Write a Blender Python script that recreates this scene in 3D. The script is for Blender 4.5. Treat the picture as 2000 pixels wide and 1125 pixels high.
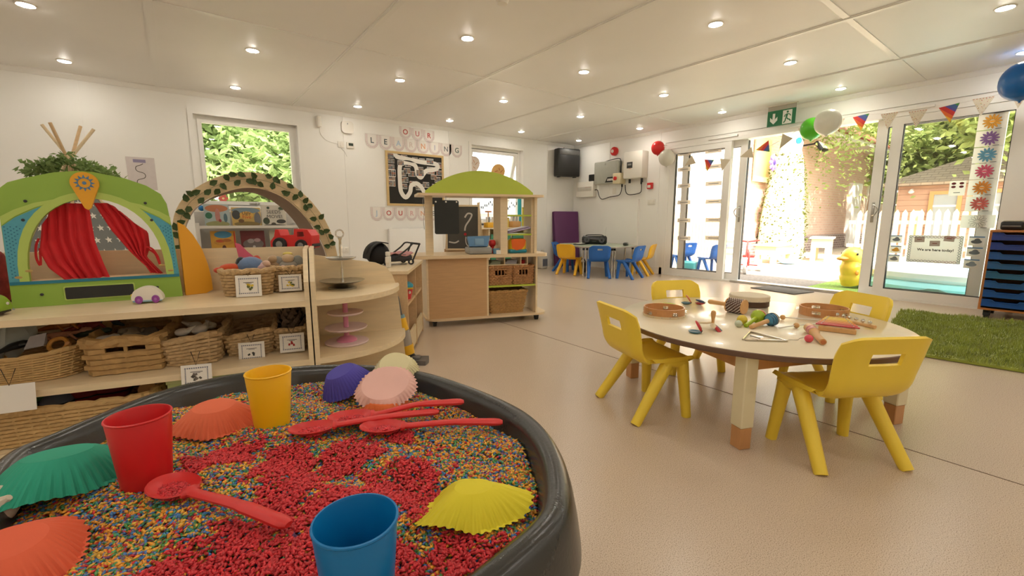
import bpy, bmesh, math, random
import numpy as np
from math import sin, cos, pi, radians, sqrt, atan2
from mathutils import Matrix, Vector, noise
from mathutils.geometry import tessellate_polygon

for o in list(bpy.data.objects): bpy.data.objects.remove(o)
SC = bpy.context.scene
COL = SC.collection
R = random.Random(7)

# ------------------------------------------------------------------ camera
cd = bpy.data.cameras.new('camera'); cam = bpy.data.objects.new('camera', cd); COL.objects.link(cam)
cd.sensor_width = 36.0; cd.sensor_fit = 'HORIZONTAL'; cd.lens = 857.7 / 2000 * 36.0
cd.clip_start = 0.02; cd.clip_end = 300
cam.location = (0, 0, .9245)
cam.rotation_euler = (radians(90 - 8.76), 0, radians(52.77 - 90))
SC.camera = cam
# ------------------------------------------------------------------ world, sun, exposure
wd = bpy.data.worlds.new('sky'); SC.world = wd; wd.use_nodes = True
nt = wd.node_tree; nt.nodes.clear()
sky = nt.nodes.new('ShaderNodeTexSky'); sky.sky_type = 'NISHITA'; sky.sun_disc = False
sky.sun_elevation = radians(58); sky.sun_rotation = radians(200); sky.dust_density = 3.0; sky.air_density = 1.0
hs = nt.nodes.new('ShaderNodeHueSaturation'); hs.inputs['Saturation'].default_value = .30
mx = nt.nodes.new('ShaderNodeMix'); mx.data_type = 'RGBA'; mx.blend_type = 'MULTIPLY'; mx.inputs[0].default_value = 1.0
mx.inputs[7].default_value = (1.0, .96, .90, 1)
bg = nt.nodes.new('ShaderNodeBackground'); bg.inputs[1].default_value = 1.0
wo = nt.nodes.new('ShaderNodeOutputWorld')
nt.links.new(sky.outputs[0], hs.inputs['Color']); nt.links.new(hs.outputs[0], mx.inputs[6])
nt.links.new(mx.outputs[2], bg.inputs[0]); nt.links.new(bg.outputs[0], wo.inputs[0])
sd = bpy.data.lights.new('sun', 'SUN'); sd.energy = 14.0; sd.angle = radians(.6); sd.color = (1, .93, .80)
sun = bpy.data.objects.new('sun', sd); COL.objects.link(sun); sun.location = (-4, -6, 14)
sun.rotation_euler = Vector((.42, .40, -1.0)).to_track_quat('-Z', 'Y').to_euler()
LAMP = 128.0          # strength of the ceiling downlights
SC.view_settings.view_transform = 'Standard'; SC.view_settings.look = 'None'
SC.view_settings.exposure = 0.22; SC.view_settings.gamma = 1.0; SC.view_settings.use_curve_mapping = False

# ------------------------------------------------------------------ materials
def lin(c):
    c = c / 255.0
    return c / 12.92 if c <= .04045 else ((c + .055) / 1.055) ** 2.4
def rgb(c): return (lin(c[0]), lin(c[1]), lin(c[2]), 1)
MATS = {}
def pm(name, c, rough=.5, var=.05, scale=18, bump=0, metal=0, trans=0, coat=0, emit=0, spec=.5, stretch=(1, 1, 1), bscale=None, sheen=0, alpha=1):
    """principled material with procedural colour variation and fine relief"""
    if name in MATS: return MATS[name]
    m = bpy.data.materials.new(name); m.use_nodes = True; n = m.node_tree.nodes; l = m.node_tree.links
    b = n['Principled BSDF']; b.inputs['Roughness'].default_value = rough; b.inputs['Metallic'].default_value = metal
    b.inputs['Specular IOR Level'].default_value = spec
    if coat: b.inputs['Coat Weight'].default_value = coat
    if sheen: b.inputs['Sheen Weight'].default_value = sheen
    if trans: b.inputs['Transmission Weight'].default_value = trans
    if alpha < 1: b.inputs['Alpha'].default_value = alpha
    c = rgb(c)
    if emit:
        b.inputs['Emission Color'].default_value = c; b.inputs['Emission Strength'].default_value = emit
    tc = n.new('ShaderNodeTexCoord'); mp = n.new('ShaderNodeMapping'); mp.inputs['Scale'].default_value = stretch
    l.new(tc.outputs['Object'], mp.inputs[0])
    nz = n.new('ShaderNodeTexNoise'); nz.inputs['Scale'].default_value = scale; nz.inputs['Detail'].default_value = 4
    l.new(mp.outputs[0], nz.inputs[0])
    rp = n.new('ShaderNodeMix'); rp.data_type = 'RGBA'
    rp.inputs[6].default_value = tuple(max(0, x * (1 - var * 2)) for x in c[:3]) + (1,)
    rp.inputs[7].default_value = tuple(min(1, x * (1 + var)) for x in c[:3]) + (1,)
    l.new(nz.outputs[0], rp.inputs[0]); l.new(rp.outputs[2], b.inputs['Base Color'])
    if bump:
        bn = n.new('ShaderNodeTexNoise'); bn.inputs['Scale'].default_value = bscale or scale * 4; bn.inputs['Detail'].default_value = 3
        l.new(mp.outputs[0], bn.inputs[0])
        bp = n.new('ShaderNodeBump'); bp.inputs['Strength'].default_value = bump; bp.inputs['Distance'].default_value = .004
        l.new(bn.outputs[0], bp.inputs['Height']); l.new(bp.outputs[0], b.inputs['Normal'])
    MATS[name] = m
    return m
def wood(name, c, rough=.42, var=.09, stretch=(2.2, 22, 22), coat=.12):
    return pm(name, c, rough, var, 3.0, .06, stretch=stretch, bscale=9, coat=coat)
def glass(name, tint=(1, 1, 1), gl=.06):
    """thin clear pane: lets light straight through, mirrors a little"""
    m = bpy.data.materials.new(name); m.use_nodes = True; n = m.node_tree.nodes; l = m.node_tree.links; n.clear()
    t = n.new('ShaderNodeBsdfTransparent'); t.inputs[0].default_value = tint + (1,)
    g = n.new('ShaderNodeBsdfGlossy'); g.inputs['Roughness'].default_value = .02
    f = n.new('ShaderNodeFresnel'); f.inputs[0].default_value = 1.45
    mt = n.new('ShaderNodeMath'); mt.operation = 'MULTIPLY'; mt.inputs[1].default_value = gl * 16
    x = n.new('ShaderNodeMixShader'); o = n.new('ShaderNodeOutputMaterial')
    l.new(f.outputs[0], mt.inputs[0]); mt.use_clamp = True
    l.new(mt.outputs[0], x.inputs[0]); l.new(t.outputs[0], x.inputs[1]); l.new(g.outputs[0], x.inputs[2]); l.new(x.outputs[0], o.inputs[0])
    return m

def paperT(name, c, t=.5):
    """thin paper that lets some light through"""
    m = bpy.data.materials.new(name); m.use_nodes = True; n = m.node_tree.nodes; l = m.node_tree.links; n.clear()
    tc = n.new('ShaderNodeTexCoord'); z = n.new('ShaderNodeTexNoise'); z.inputs['Scale'].default_value = 40; l.new(tc.outputs['Object'], z.inputs['Vector'])
    k = n.new('ShaderNodeMix'); k.data_type = 'RGBA'; k.inputs[6].default_value = tuple(x * .95 for x in rgb(c)[:3]) + (1,); k.inputs[7].default_value = rgb(c); l.new(z.outputs[0], k.inputs[0])
    d = n.new('ShaderNodeBsdfDiffuse'); r = n.new('ShaderNodeBsdfTranslucent'); x = n.new('ShaderNodeMixShader'); x.inputs[0].default_value = t; o = n.new('ShaderNodeOutputMaterial')
    l.new(k.outputs[2], d.inputs[0]); l.new(k.outputs[2], r.inputs[0]); l.new(d.outputs[0], x.inputs[1]); l.new(r.outputs[0], x.inputs[2]); l.new(x.outputs[0], o.inputs[0]); return m

# ------------------------------------------------------------------ geometry builder
class G:
    def __init__(s): s.v = []; s.f = []; s.mi = []; s.M = None; s.c = 0
    def add(s, vs, fs, mi=0, M=None):
        o = len(s.v); T = M if M is not None else s.M
        if T is not None: vs = [tuple(T @ Vector(v)) for v in vs]
        s.v += [tuple(v) for v in vs]; s.f += [tuple(i + o for i in f) for f in fs]; s.mi += [mi] * len(fs)
        return s
    def box(s, c, d, rz=0, mi=0, M=None):
        x, y, z = d[0] / 2, d[1] / 2, d[2] / 2; a, b = cos(rz), sin(rz)
        vs = [(c[0] + i * x * a - j * y * b, c[1] + i * x * b + j * y * a, c[2] + k * z) for k in (-1, 1) for j in (-1, 1) for i in (-1, 1)]
        return s.add(vs, [(0, 2, 3, 1), (4, 5, 7, 6), (0, 1, 5, 4), (2, 6, 7, 3), (0, 4, 6, 2), (1, 3, 7, 5)], mi, M)
    def b2(s, a, b, mi=0, M=None):
        return s.box([(a[i] + b[i]) / 2 for i in range(3)], [abs(b[i] - a[i]) for i in range(3)], 0, mi, M)
    def rbox(s, c, d, r=.01, seg=2, rz=0, mi=0, M=None):
        bm = bmesh.new(); bmesh.ops.create_cube(bm, size=1)
        for v in bm.verts: v.co = Vector((v.co.x * d[0], v.co.y * d[1], v.co.z * d[2]))
        r = min(r, min(d) * .49)
        bmesh.ops.bevel(bm, geom=bm.edges[:], offset=r, segments=seg, affect='EDGES', profile=.5)
        a, b = cos(rz), sin(rz)
        bm.verts.index_update()
        vs = [(c[0] + v.co.x * a - v.co.y * b, c[1] + v.co.x * b + v.co.y * a, c[2] + v.co.z) for v in bm.verts]
        fs = [[v.index for v in f.verts] for f in bm.faces]; bm.free()
        return s.add(vs, fs, mi, M)
    def tube(s, pts, r, n=8, closed=False, cap=True, mi=0, M=None, sq=1.0):
        P = [Vector(p) for p in pts]; m = len(P); rs = r if isinstance(r, (list, tuple)) else [r] * m
        vs = []; up = None
        for i in range(m):
            if closed: t = P[(i + 1) % m] - P[i - 1]
            else: t = P[min(i + 1, m - 1)] - P[max(i - 1, 0)]
            t = t.normalized() if t.length > 1e-9 else Vector((0, 0, 1))
            if up is None:
                up = Vector((0, 0, 1)) if abs(t.z) < .9 else Vector((1, 0, 0))
            x = t.cross(up)
            x = x.normalized() if x.length > 1e-6 else Vector((1, 0, 0))
            y = x.cross(t).normalized(); up = y
            for k in range(n):
                a = 2 * pi * (k + .5) / n; vs.append(P[i] + (x * cos(a) + y * sin(a) * sq) * rs[i])
        fs = []
        for i in range(m if closed else m - 1):
            j = (i + 1) % m
            for k in range(n):
                q = (k + 1) % n; fs.append((i * n + k, j * n + k, j * n + q, i * n + q)[::-1])
        if cap and not closed:
            fs.append(tuple(range(n))[::1]); fs.append(tuple((m - 1) * n + k for k in range(n))[::-1])
        return s.add(vs, fs, mi, M)
    def cyl(s, a, b, r, r2=None, n=16, mi=0, M=None): return s.tube([a, b], [r, r if r2 is None else r2], n, mi=mi, M=M)
    def lathe(s, prof, n=24, c=(0, 0, 0), mi=0, M=None, closed=False, wob=None):
        vs = []; m = len(prof)
        for i, (r, z) in enumerate(prof):
            for k in range(n):
                a = 2 * pi * k / n; q = r * (wob(a, i) if wob else 1); vs.append((c[0] + q * cos(a), c[1] + q * sin(a), c[2] + z))
        fs = []
        for i in range(m if closed else m - 1):
            j = (i + 1) % m
            for k in range(n):
                q = (k + 1) % n; fs.append((i * n + k, i * n + q, j * n + q, j * n + k))
        if not closed:
            fs.append(tuple(range(n))[::-1]); fs.append(tuple((m - 1) * n + k for k in range(n)))
        return s.add(vs, fs, mi, M)
    def ball(s, c, r, n=16, mi=0, M=None):
        r = (r, r, r) if not isinstance(r, (tuple, list)) else r; h = max(4, n // 2); vs = [(c[0], c[1], c[2] - r[2])]
        for i in range(1, h):
            t = -pi / 2 + pi * i / h
            for k in range(n): a = 2 * pi * k / n; vs.append((c[0] + r[0] * cos(t) * cos(a), c[1] + r[1] * cos(t) * sin(a), c[2] + r[2] * sin(t)))
        vs.append((c[0], c[1], c[2] + r[2])); fs = [(0, 1 + (k + 1) % n, 1 + k) for k in range(n)]
        for i in range(h - 2):
            for k in range(n): q = (k + 1) % n; a = 1 + i * n; fs.append((a + k, a + q, a + n + q, a + n + k))
        a = 1 + (h - 2) * n; fs += [(a + k, a + (k + 1) % n, len(vs) - 1) for k in range(n)]
        return s.add(vs, fs, mi, M)
    def prism(s, poly, z0, z1, holes=(), mi=0, M=None):
        loops = [list(poly)] + [list(h) for h in holes]
        flat = [p for lp in loops for p in lp]; k = len(flat)
        tri = tessellate_polygon([[Vector((p[0], p[1], 0)) for p in lp] for lp in loops])
        vs = [(p[0], p[1], z0) for p in flat] + [(p[0], p[1], z1) for p in flat]; fs = []
        for t in tri:
            a, b, c = [flat[i] for i in t]
            if (b[0] - a[0]) * (c[1] - a[1]) - (b[1] - a[1]) * (c[0] - a[0]) < 0: t = (t[0], t[2], t[1])
            fs.append((t[2], t[1], t[0])); fs.append((t[0] + k, t[1] + k, t[2] + k))
        o = 0
        for li, lp in enumerate(loops):
            ar = sum(lp[i][0] * lp[(i + 1) % len(lp)][1] - lp[(i + 1) % len(lp)][0] * lp[i][1] for i in range(len(lp)))
            rev = (ar < 0) != (li > 0)
            for i in range(len(lp)):
                j = (i + 1) % len(lp); q = (o + i, o + j, o + j + k, o + i + k); fs.append(q[::-1] if rev else q)
            o += len(lp)
        return s.add(vs, fs, mi, M)
    def sheet(s, fn, nu, nv, th=0, skip=None, mi=0, M=None, wrap=False):
        """surface fn(u,v)->xyz, optional thickness th along its normal, skip(i,j) drops cells"""
        P = np.array([[fn(i / nu, j / nv) for i in range(nu + 1)] for j in range(nv + 1)], float)
        keep = [(i, j) for j in range(nv) for i in range(nu) if not (skip and skip(i, j))]
        idx = lambda i, j: j * (nu + 1) + i
        fs = [(idx(i, j), idx(i + 1, j), idx(i + 1, j + 1), idx(i, j + 1)) for i, j in keep]
        if not th: return s.add(P.reshape(-1, 3).tolist(), fs, mi, M)
        du = np.gradient(P, axis=1); dv = np.gradient(P, axis=0); N = np.cross(du, dv); N /= np.maximum(np.linalg.norm(N, axis=2, keepdims=True), 1e-9)
        Q = P - N * th; k = (nu + 1) * (nv + 1)
        vs = P.reshape(-1, 3).tolist() + Q.reshape(-1, 3).tolist()
        fb = [tuple(x + k for x in f[::-1]) for f in fs]; ed = {}
        for f in fs:
            for a in range(4):
                e = (f[a], f[(a + 1) % 4]); ed[e] = 1
        side = [(a, a + k, b + k, b) for (a, b) in ed if (b, a) not in ed]
        return s.add(vs, fs + fb + side, mi, M)

def fr(o, x, y):
    """matrix: local x along x, local y along y, local z out of the plane"""
    x = Vector(x).normalized(); y = Vector(y).normalized(); z = x.cross(y).normalized(); y = z.cross(x)
    return Matrix(((x.x, y.x, z.x, o[0]), (x.y, y.y, z.y, o[1]), (x.z, y.z, z.z, o[2]), (0, 0, 0, 1)))
def tr(x=0, y=0, z=0, rx=0, ry=0, rz=0, s=1):
    return Matrix.Translation((x, y, z)) @ Matrix.Rotation(rz, 4, 'Z') @ Matrix.Rotation(ry, 4, 'Y') @ Matrix.Rotation(rx, 4, 'X') @ Matrix.Scale(s, 4)

def mesh(name, g, mats, smooth=35):
    me = bpy.data.meshes.new(name); me.from_pydata(g.v, [], g.f); mats = mats if isinstance(mats, (list, tuple)) else [mats]
    for m in mats: me.materials.append(m)
    if len(mats) > 1: me.polygons.foreach_set('material_index', g.mi)
    if smooth:
        me.polygons.foreach_set('use_smooth', [True] * len(g.f)); me.update(); me.set_sharp_from_angle(angle=radians(smooth))
    me.validate(); me.update(); return me
def part(name, g, mats, parent, M=None, smooth=35, label=None, kind=None):
    me = g if isinstance(g, bpy.types.Mesh) else mesh(name, g, mats, smooth)
    o = bpy.data.objects.new(name, me); COL.objects.link(o); o.parent = parent
    if M is not None: o.matrix_local = M
    if label: o['label'] = label
    if kind: o['kind'] = kind
    return o
def tag(o, label, cat, group=None):
    o['label'] = label; o['category'] = cat
    if group: o['group'] = group
    return o
def thing(name, label, cat, loc=(0, 0, 0), rz=0, group=None, M=None):
    o = bpy.data.objects.new(name, None); o.empty_display_size = .05; COL.objects.link(o)
    if M is not None: o.matrix_world = M
    else: o.location = loc; o.rotation_euler = (0, 0, rz)
    return tag(o, label, cat, group)
def solo(name, g, mats, label, cat, group=None, loc=(0, 0, 0), rz=0, M=None, smooth=35):
    o = part(name, g, mats, None, None, smooth)
    if M is not None: o.matrix_world = M
    else: o.location = loc; o.rotation_euler = (0, 0, rz)
    return tag(o, label, cat, group)
def struct(name, g, mats, parent=None, smooth=35):
    o = part(name, g, mats, parent, None, smooth)
    if parent is None: o['kind'] = 'structure'
    return o
def dup(root, loc=None, rz=None, label=None, group=None, M=None):
    def cp(o, p):
        c = o.copy(); COL.objects.link(c); c.parent = p
        for ch in o.children: cp(ch, c)
        return c
    r = cp(root, None)
    if M is not None: r.matrix_world = M
    else:
        if loc is not None: r.location = loc
        if rz is not None: r.rotation_euler = (0, 0, rz)
    if label: r['label'] = label
    if group: r['group'] = group
    return r
def text(name, txt, size, mat, parent, M, extrude=.0006, align='CENTER', font_bold=0):
    cu = bpy.data.curves.new('t', 'FONT'); cu.body = txt; cu.size = size; cu.align_x = align; cu.align_y = 'CENTER'; cu.extrude = extrude; cu.offset = font_bold
    cu.resolution_u = 3
    to = bpy.data.objects.new('t', cu); COL.objects.link(to)
    me = bpy.data.meshes.new_from_object(to.evaluated_get(bpy.context.evaluated_depsgraph_get()))
    bpy.data.objects.remove(to); bpy.data.curves.remove(cu)
    me.materials.clear(); me.materials.append(mat); me.name = name
    return part(name, me, None, parent, M)
def arc(c, r, a0, a1, n): return [(c[0] + r * cos(a0 + (a1 - a0) * i / n), c[1] + r * sin(a0 + (a1 - a0) * i / n)) for i in range(n + 1)]
def rrect(w, h, r, n=4, cx=0, cy=0):
    p = []
    for sx, sy, a in ((1, 1, 0), (-1, 1, pi / 2), (-1, -1, pi), (1, -1, 3 * pi / 2)):
        p += arc((cx + sx * (w / 2 - r), cy + sy * (h / 2 - r)), r, a, a + pi / 2, n)
    return p
def spline(P, n=6, closed=False):
    P = [Vector(p) for p in P]; m = len(P); out = []
    for i in range(m if closed else m - 1):
        a, b, c, d = (P[(i - 1) % m] if closed or i > 0 else P[0], P[i], P[(i + 1) % m], P[(i + 2) % m] if closed or i + 2 < m else P[-1])
        for k in range(n):
            t = k / n; out.append(.5 * ((2 * b) + (c - a) * t + (2 * a - 5 * b + 4 * c - d) * t * t + (3 * b - a - 3 * c + d) * t ** 3))
    if not closed: out.append(P[-1])
    return out

# common materials
mWall = pm('wall_paint', (246, 243, 236), .55, .012, 3, .03)
mTrim = pm('white_upvc', (245, 242, 235), .32, .015, 4)
mCeil = pm('ceiling_board', (248, 245, 239), .5, .02, 2, .02)
mWhite = pm('white_plastic', (238, 232, 220), .4, .015, 8)
mPaper = pm('white_paper', (240, 234, 224), .7, .02, 12)
mBlack = pm('black_plastic', (22, 22, 22), .4, .1, 12)
mDark = pm('dark_rubber', (40, 40, 40), .6, .1, 20)
mSteel = pm('brushed_steel', (190, 188, 182), .28, .06, 30, metal=1)
mChrome = pm('chrome', (215, 212, 205), .12, .03, 10, metal=1)
mMaple = wood('maple_board', (239, 217, 178))
mMapleD = wood('beech_board', (224, 190, 146))
mEdge = wood('board_edge', (234, 208, 168))
mGlass = glass('window_glass')
mYel = pm('yellow_chair_plastic', (250, 217, 72), .38, .03, 6, .02, bscale=160, spec=.4)
mRed = pm('red_plastic', (214, 40, 38), .38, .04, 8)
mBlue = pm('blue_plastic', (22, 122, 190), .38, .04, 8)
mGreen = pm('lime_laminate', (190, 206, 74), .4, .03, 6)
mInk = pm('dark_ink', (62, 60, 62), .7, .05, 10)

# ================================================================== THE ROOM
XD, YW, HC = 6.65, 6.64, 2.4245
X0, Y0 = -3.1, -2.6
LW = fr((0, YW, 0), (1, 0, 0), (0, 0, 1))       # window wall: x, z, out into the room
RW = fr((XD, 0, 0), (0, -1, 0), (0, 0, 1))      # door wall: -y, z, out into the room
# floor: speckled safety vinyl
def floor_mat():
    m = bpy.data.materials.new('speckled_vinyl'); m.use_nodes = True; n = m.node_tree.nodes; l = m.node_tree.links; b = n['Principled BSDF']
    tc = n.new('ShaderNodeTexCoord')
    a = n.new('ShaderNodeTexNoise'); a.inputs['Scale'].default_value = 330; a.inputs['Detail'].default_value = 2
    c = n.new('ShaderNodeTexNoise'); c.inputs['Scale'].default_value = 1.3; c.inputs['Detail'].default_value = 3
    v = n.new('ShaderNodeTexVoronoi'); v.inputs['Scale'].default_value = 260
    for q in (a, c, v): l.new(tc.outputs['Object'], q.inputs['Vector'])
    r = n.new('ShaderNodeValToRGB'); e = r.color_ramp.elements
    e[0].position = .33; e[0].color = rgb((160, 140, 120)); e[1].position = .47; e[1].color = rgb((210, 190, 168))
    q = e.new(.64); q.color = rgb((216, 197, 175)); q = e.new(.74); q.color = rgb((230, 214, 196))
    l.new(a.outputs[0], r.inputs[0])
    mx = n.new('ShaderNodeMix'); mx.data_type = 'RGBA'; mx.blend_type = 'MULTIPLY'; mx.inputs[0].default_value = 0
    l.new(r.outputs[0], mx.inputs[6]); l.new(c.outputs[0], mx.inputs[7]); l.new(mx.outputs[2], b.inputs['Base Color'])
    rr = n.new('ShaderNodeMapRange'); rr.inputs[3].default_value = .26; rr.inputs[4].default_value = .28
    b.inputs['Roughness'].default_value = .27
    bp = n.new('ShaderNodeBump'); bp.inputs['Strength'].default_value = .012; bp.inputs['Distance'].default_value = .002
    l.new(a.outputs[0], bp.inputs['Height']); l.new(bp.outputs[0], b.inputs['Normal'])
    b.inputs['Specular IOR Level'].default_value = .55
    return m
g = G(); g.b2((X0, Y0, -.12), (XD + .12, YW, 0)); fl = struct('floor', g, floor_mat(), smooth=0)
mSeam = pm('weld_seam', (120, 98, 80), .6)
for a, b in (((2.30, 6.6), (2.30, -2.5)), ((4.30, 6.6), (4.30, -2.5)), ((.30, 6.6), (.30, -2.5))):
    g = G(); g.tube([(a[0], a[1], .0), (b[0], b[1], .0)], .0022, 4); part('weld_seam', g, mSeam, fl)
# ceiling slab, boards and cover strips
g = G(); g.b2((X0, Y0, HC + .012), (XD + .2, YW + .2, HC + .2)); ce = struct('ceiling', g, mCeil, smooth=0)
xs = [X0] + [-.01 + 1.3925 * i for i in range(-2, 5)] + [XD]; ys = [Y0, -1.5, 1.315, 4.13, YW]
for i in range(len(xs) - 1):
    for j in range(len(ys) - 1):
        g = G(); g.b2((xs[i] + .004, ys[j] + .004, HC), (xs[i + 1] - .004, ys[j + 1] - .004, HC + .013)); part('panel', g, mCeil, ce, smooth=0)
for x in xs[1:-1]:
    g = G(); g.box((x, (Y0 + YW) / 2, HC - .003), (.058, YW - Y0, .008)); part('cover_strip', g, mTrim, ce, smooth=0)
    g = G(); g.box((x, (Y0 + YW) / 2, HC - .006), (.03, YW - Y0, .012)); part('cover_strip', g, mTrim, ce, smooth=0)
for y in ys[1:-1]:
    for i in range(len(xs) - 1):
        g = G(); g.b2((xs[i] + .031, y - .022, HC - .006), (xs[i + 1] - .031, y + .022, HC + .002)); part('cover_strip', g, mTrim, ce, smooth=0)
# walls
W1 = (.285, 1.425, 1.08, 2.185); W2 = (4.165, 5.30, .90, 2.215)
def hole(w): return [(w[0], w[2]), (w[1], w[2]), (w[1], w[3]), (w[0], w[3])]
g = G(); g.prism([(X0, 0), (XD + .25, 0), (XD + .25, HC), (X0, HC)], -.22, 0, [hole(W1), hole(W2)], M=LW)
wl = struct('wall_left', g, mWall, smooth=0)
DY0, DY1, DZ = .46, 4.45, 2.135
g = G(); g.prism([(-YW, 0), (-DY1, 0), (-DY1, DZ), (-DY0, DZ), (-DY0, 0), (-Y0, 0), (-Y0, HC), (-YW, HC)], -.18, 0, M=RW)
wr = struct('wall_right', g, mWall, smooth=0)
g = G(); g.b2((X0 - .2, Y0, 0), (X0, YW + .2, HC)); struct('wall_rear', g, mWall, smooth=0)
g = G(); g.b2((X0, Y0 - .2, 0), (XD + .2, Y0, HC)); struct('wall_near', g, mWall, smooth=0)
# wall board joints and cornice, skirting
for x in (-1.9, -.7, 2.05, 3.75, 5.93):
    g = G(); g.b2((x - .022, YW - .006, .12), (x + .022, YW, HC - .05)); part('cover_strip', g, mWall, wl, smooth=0)
for y in (5.72, 4.62, .30, -.9):
    g = G(); g.b2((XD - .007, y - .025, .12), (XD, y + .025, HC - .05)); part('cover_strip', g, mWall, wr, smooth=0)
g = G(); g.prism([(0, 0), (-.045, 0), (-.045, -.012), (-.012, -.05), (0, -.05)], X0, XD, M=Matrix(((0, 0, 1, 0), (1, 0, 0, YW), (0, 1, 0, HC), (0, 0, 0, 1)))); struct('trim_1', g, mTrim)
g = G(); g.prism([(0, 0), (-.045, 0), (-.045, -.012), (-.012, -.05), (0, -.05)], Y0, YW, M=Matrix(((1, 0, 0, XD), (0, 0, 1, 0), (0, 1, 0, HC), (0, 0, 0, 1)))); struct('trim_2', g, mTrim)
g = G(); g.b2((X0, YW - .014, 0), (XD - .014, YW, .12)); struct('baseboard_left', g, mTrim, smooth=0)
g = G(); g.b2((XD - .014, 4.46, 0), (XD, YW - .014, .12)); g.b2((XD - .014, Y0, 0), (XD, .45, .12)); struct('baseboard_right', g, mTrim, smooth=0)
# boxed service riser on the door wall
g = G(); g.b2((XD - .05, 4.98, 0), (XD, 5.76, 1.30)); struct('trim_3', g, mWall, smooth=0)

def frame2(g, x0, x1, z0, z1, w, d0, d1, M):
    g.b2((x0, z0, d0), (x0 + w, z1, d1), M=M); g.b2((x1 - w, z0, d0), (x1, z1, d1), M=M)
    g.b2((x0 + w, z0, d0), (x1 - w, z0 + w, d1), M=M); g.b2((x0 + w, z1 - w, d0), (x1 - w, z1, d1), M=M)
def lever(parent, M, s=1.0, mat=None):
    g = G(); g.rbox((0, 0, .006), (.028 * s, .15 * s, .012), .005)
    g.tube([(0, .03 * s, .01), (0, .03 * s, .045 * s), (.012 * s, .03 * s, .055 * s), (.10 * s, .03 * s, .055 * s)], .008 * s, 8)
    part('handle', g, mat or mSteel, parent, M)
# window 1 (fixed light with handle)
g = G(); frame2(g, W1[0] - .05, W1[1] + .05, W1[2] - .03, W1[3] + .045, .052, -.002, .014, LW)
w1 = struct('window_1', g, mTrim)
g = G(); frame2(g, W1[0], W1[1], W1[2], W1[3], .045, -.16, -.09, LW); part('window_frame', g, mTrim, w1)
g = G(); frame2(g, W1[0] + .04, W1[1] - .04, W1[2] + .04, W1[3] - .04, .045, -.135, -.075, LW); part('window_frame', g, mTrim, w1)
g = G(); g.b2((W1[0] + .08, W1[2] + .08, -.118), (W1[1] - .08, W1[3] - .08, -.112), M=LW); part('pane', g, mGlass, w1)
g = G(); g.rbox(((W1[0] + W1[1]) / 2, W1[2] - .012, -.03), (W1[1] - W1[0] + .12, .024, .15), .008, M=LW); part('window_sill', g, mTrim, w1)
lever(w1, LW @ tr(.86, W1[2] + .062, -.073, rz=radians(-90)), .8)
# window 2: top-hung sash swung outwards at the bottom
g = G(); frame2(g, W2[0] - .05, W2[1] + .05, W2[2] - .03, W2[3] + .045, .052, -.002, .014, LW)
w2 = struct('window_2', g, mTrim)
g = G(); frame2(g, W2[0], W2[1], W2[2], W2[3], .045, -.16, -.09, LW); part('window_frame', g, mTrim, w2)
SM = LW @ tr(0, W2[3] - .05, -.12) @ Matrix.Rotation(radians(17), 4, 'X')
hh = W2[3] - W2[2] - .10
g = G(); frame2(g, W2[0] + .05, W2[1] - .05, -hh, 0, .055, -.03, .03, SM); sash = part('sash', g, mTrim, w2)
g = G(); frame2(g, W2[0] + .052, W2[1] - .052, -hh + .002, -.002, .012, -.034, -.03, SM); part('gasket', g, mDark, sash)
g = G(); g.b2((W2[0] + .10, -hh + .05, -.003), (W2[1] - .10, -.05, .003), M=SM); part('pane', g, mGlass, sash)
g = G(); g.rbox(((W2[0] + W2[1]) / 2, W2[2] - .012, -.03), (W2[1] - W2[0] + .12, .024, .15), .008, M=LW); part('window_sill', g, mTrim, w2)
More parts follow.
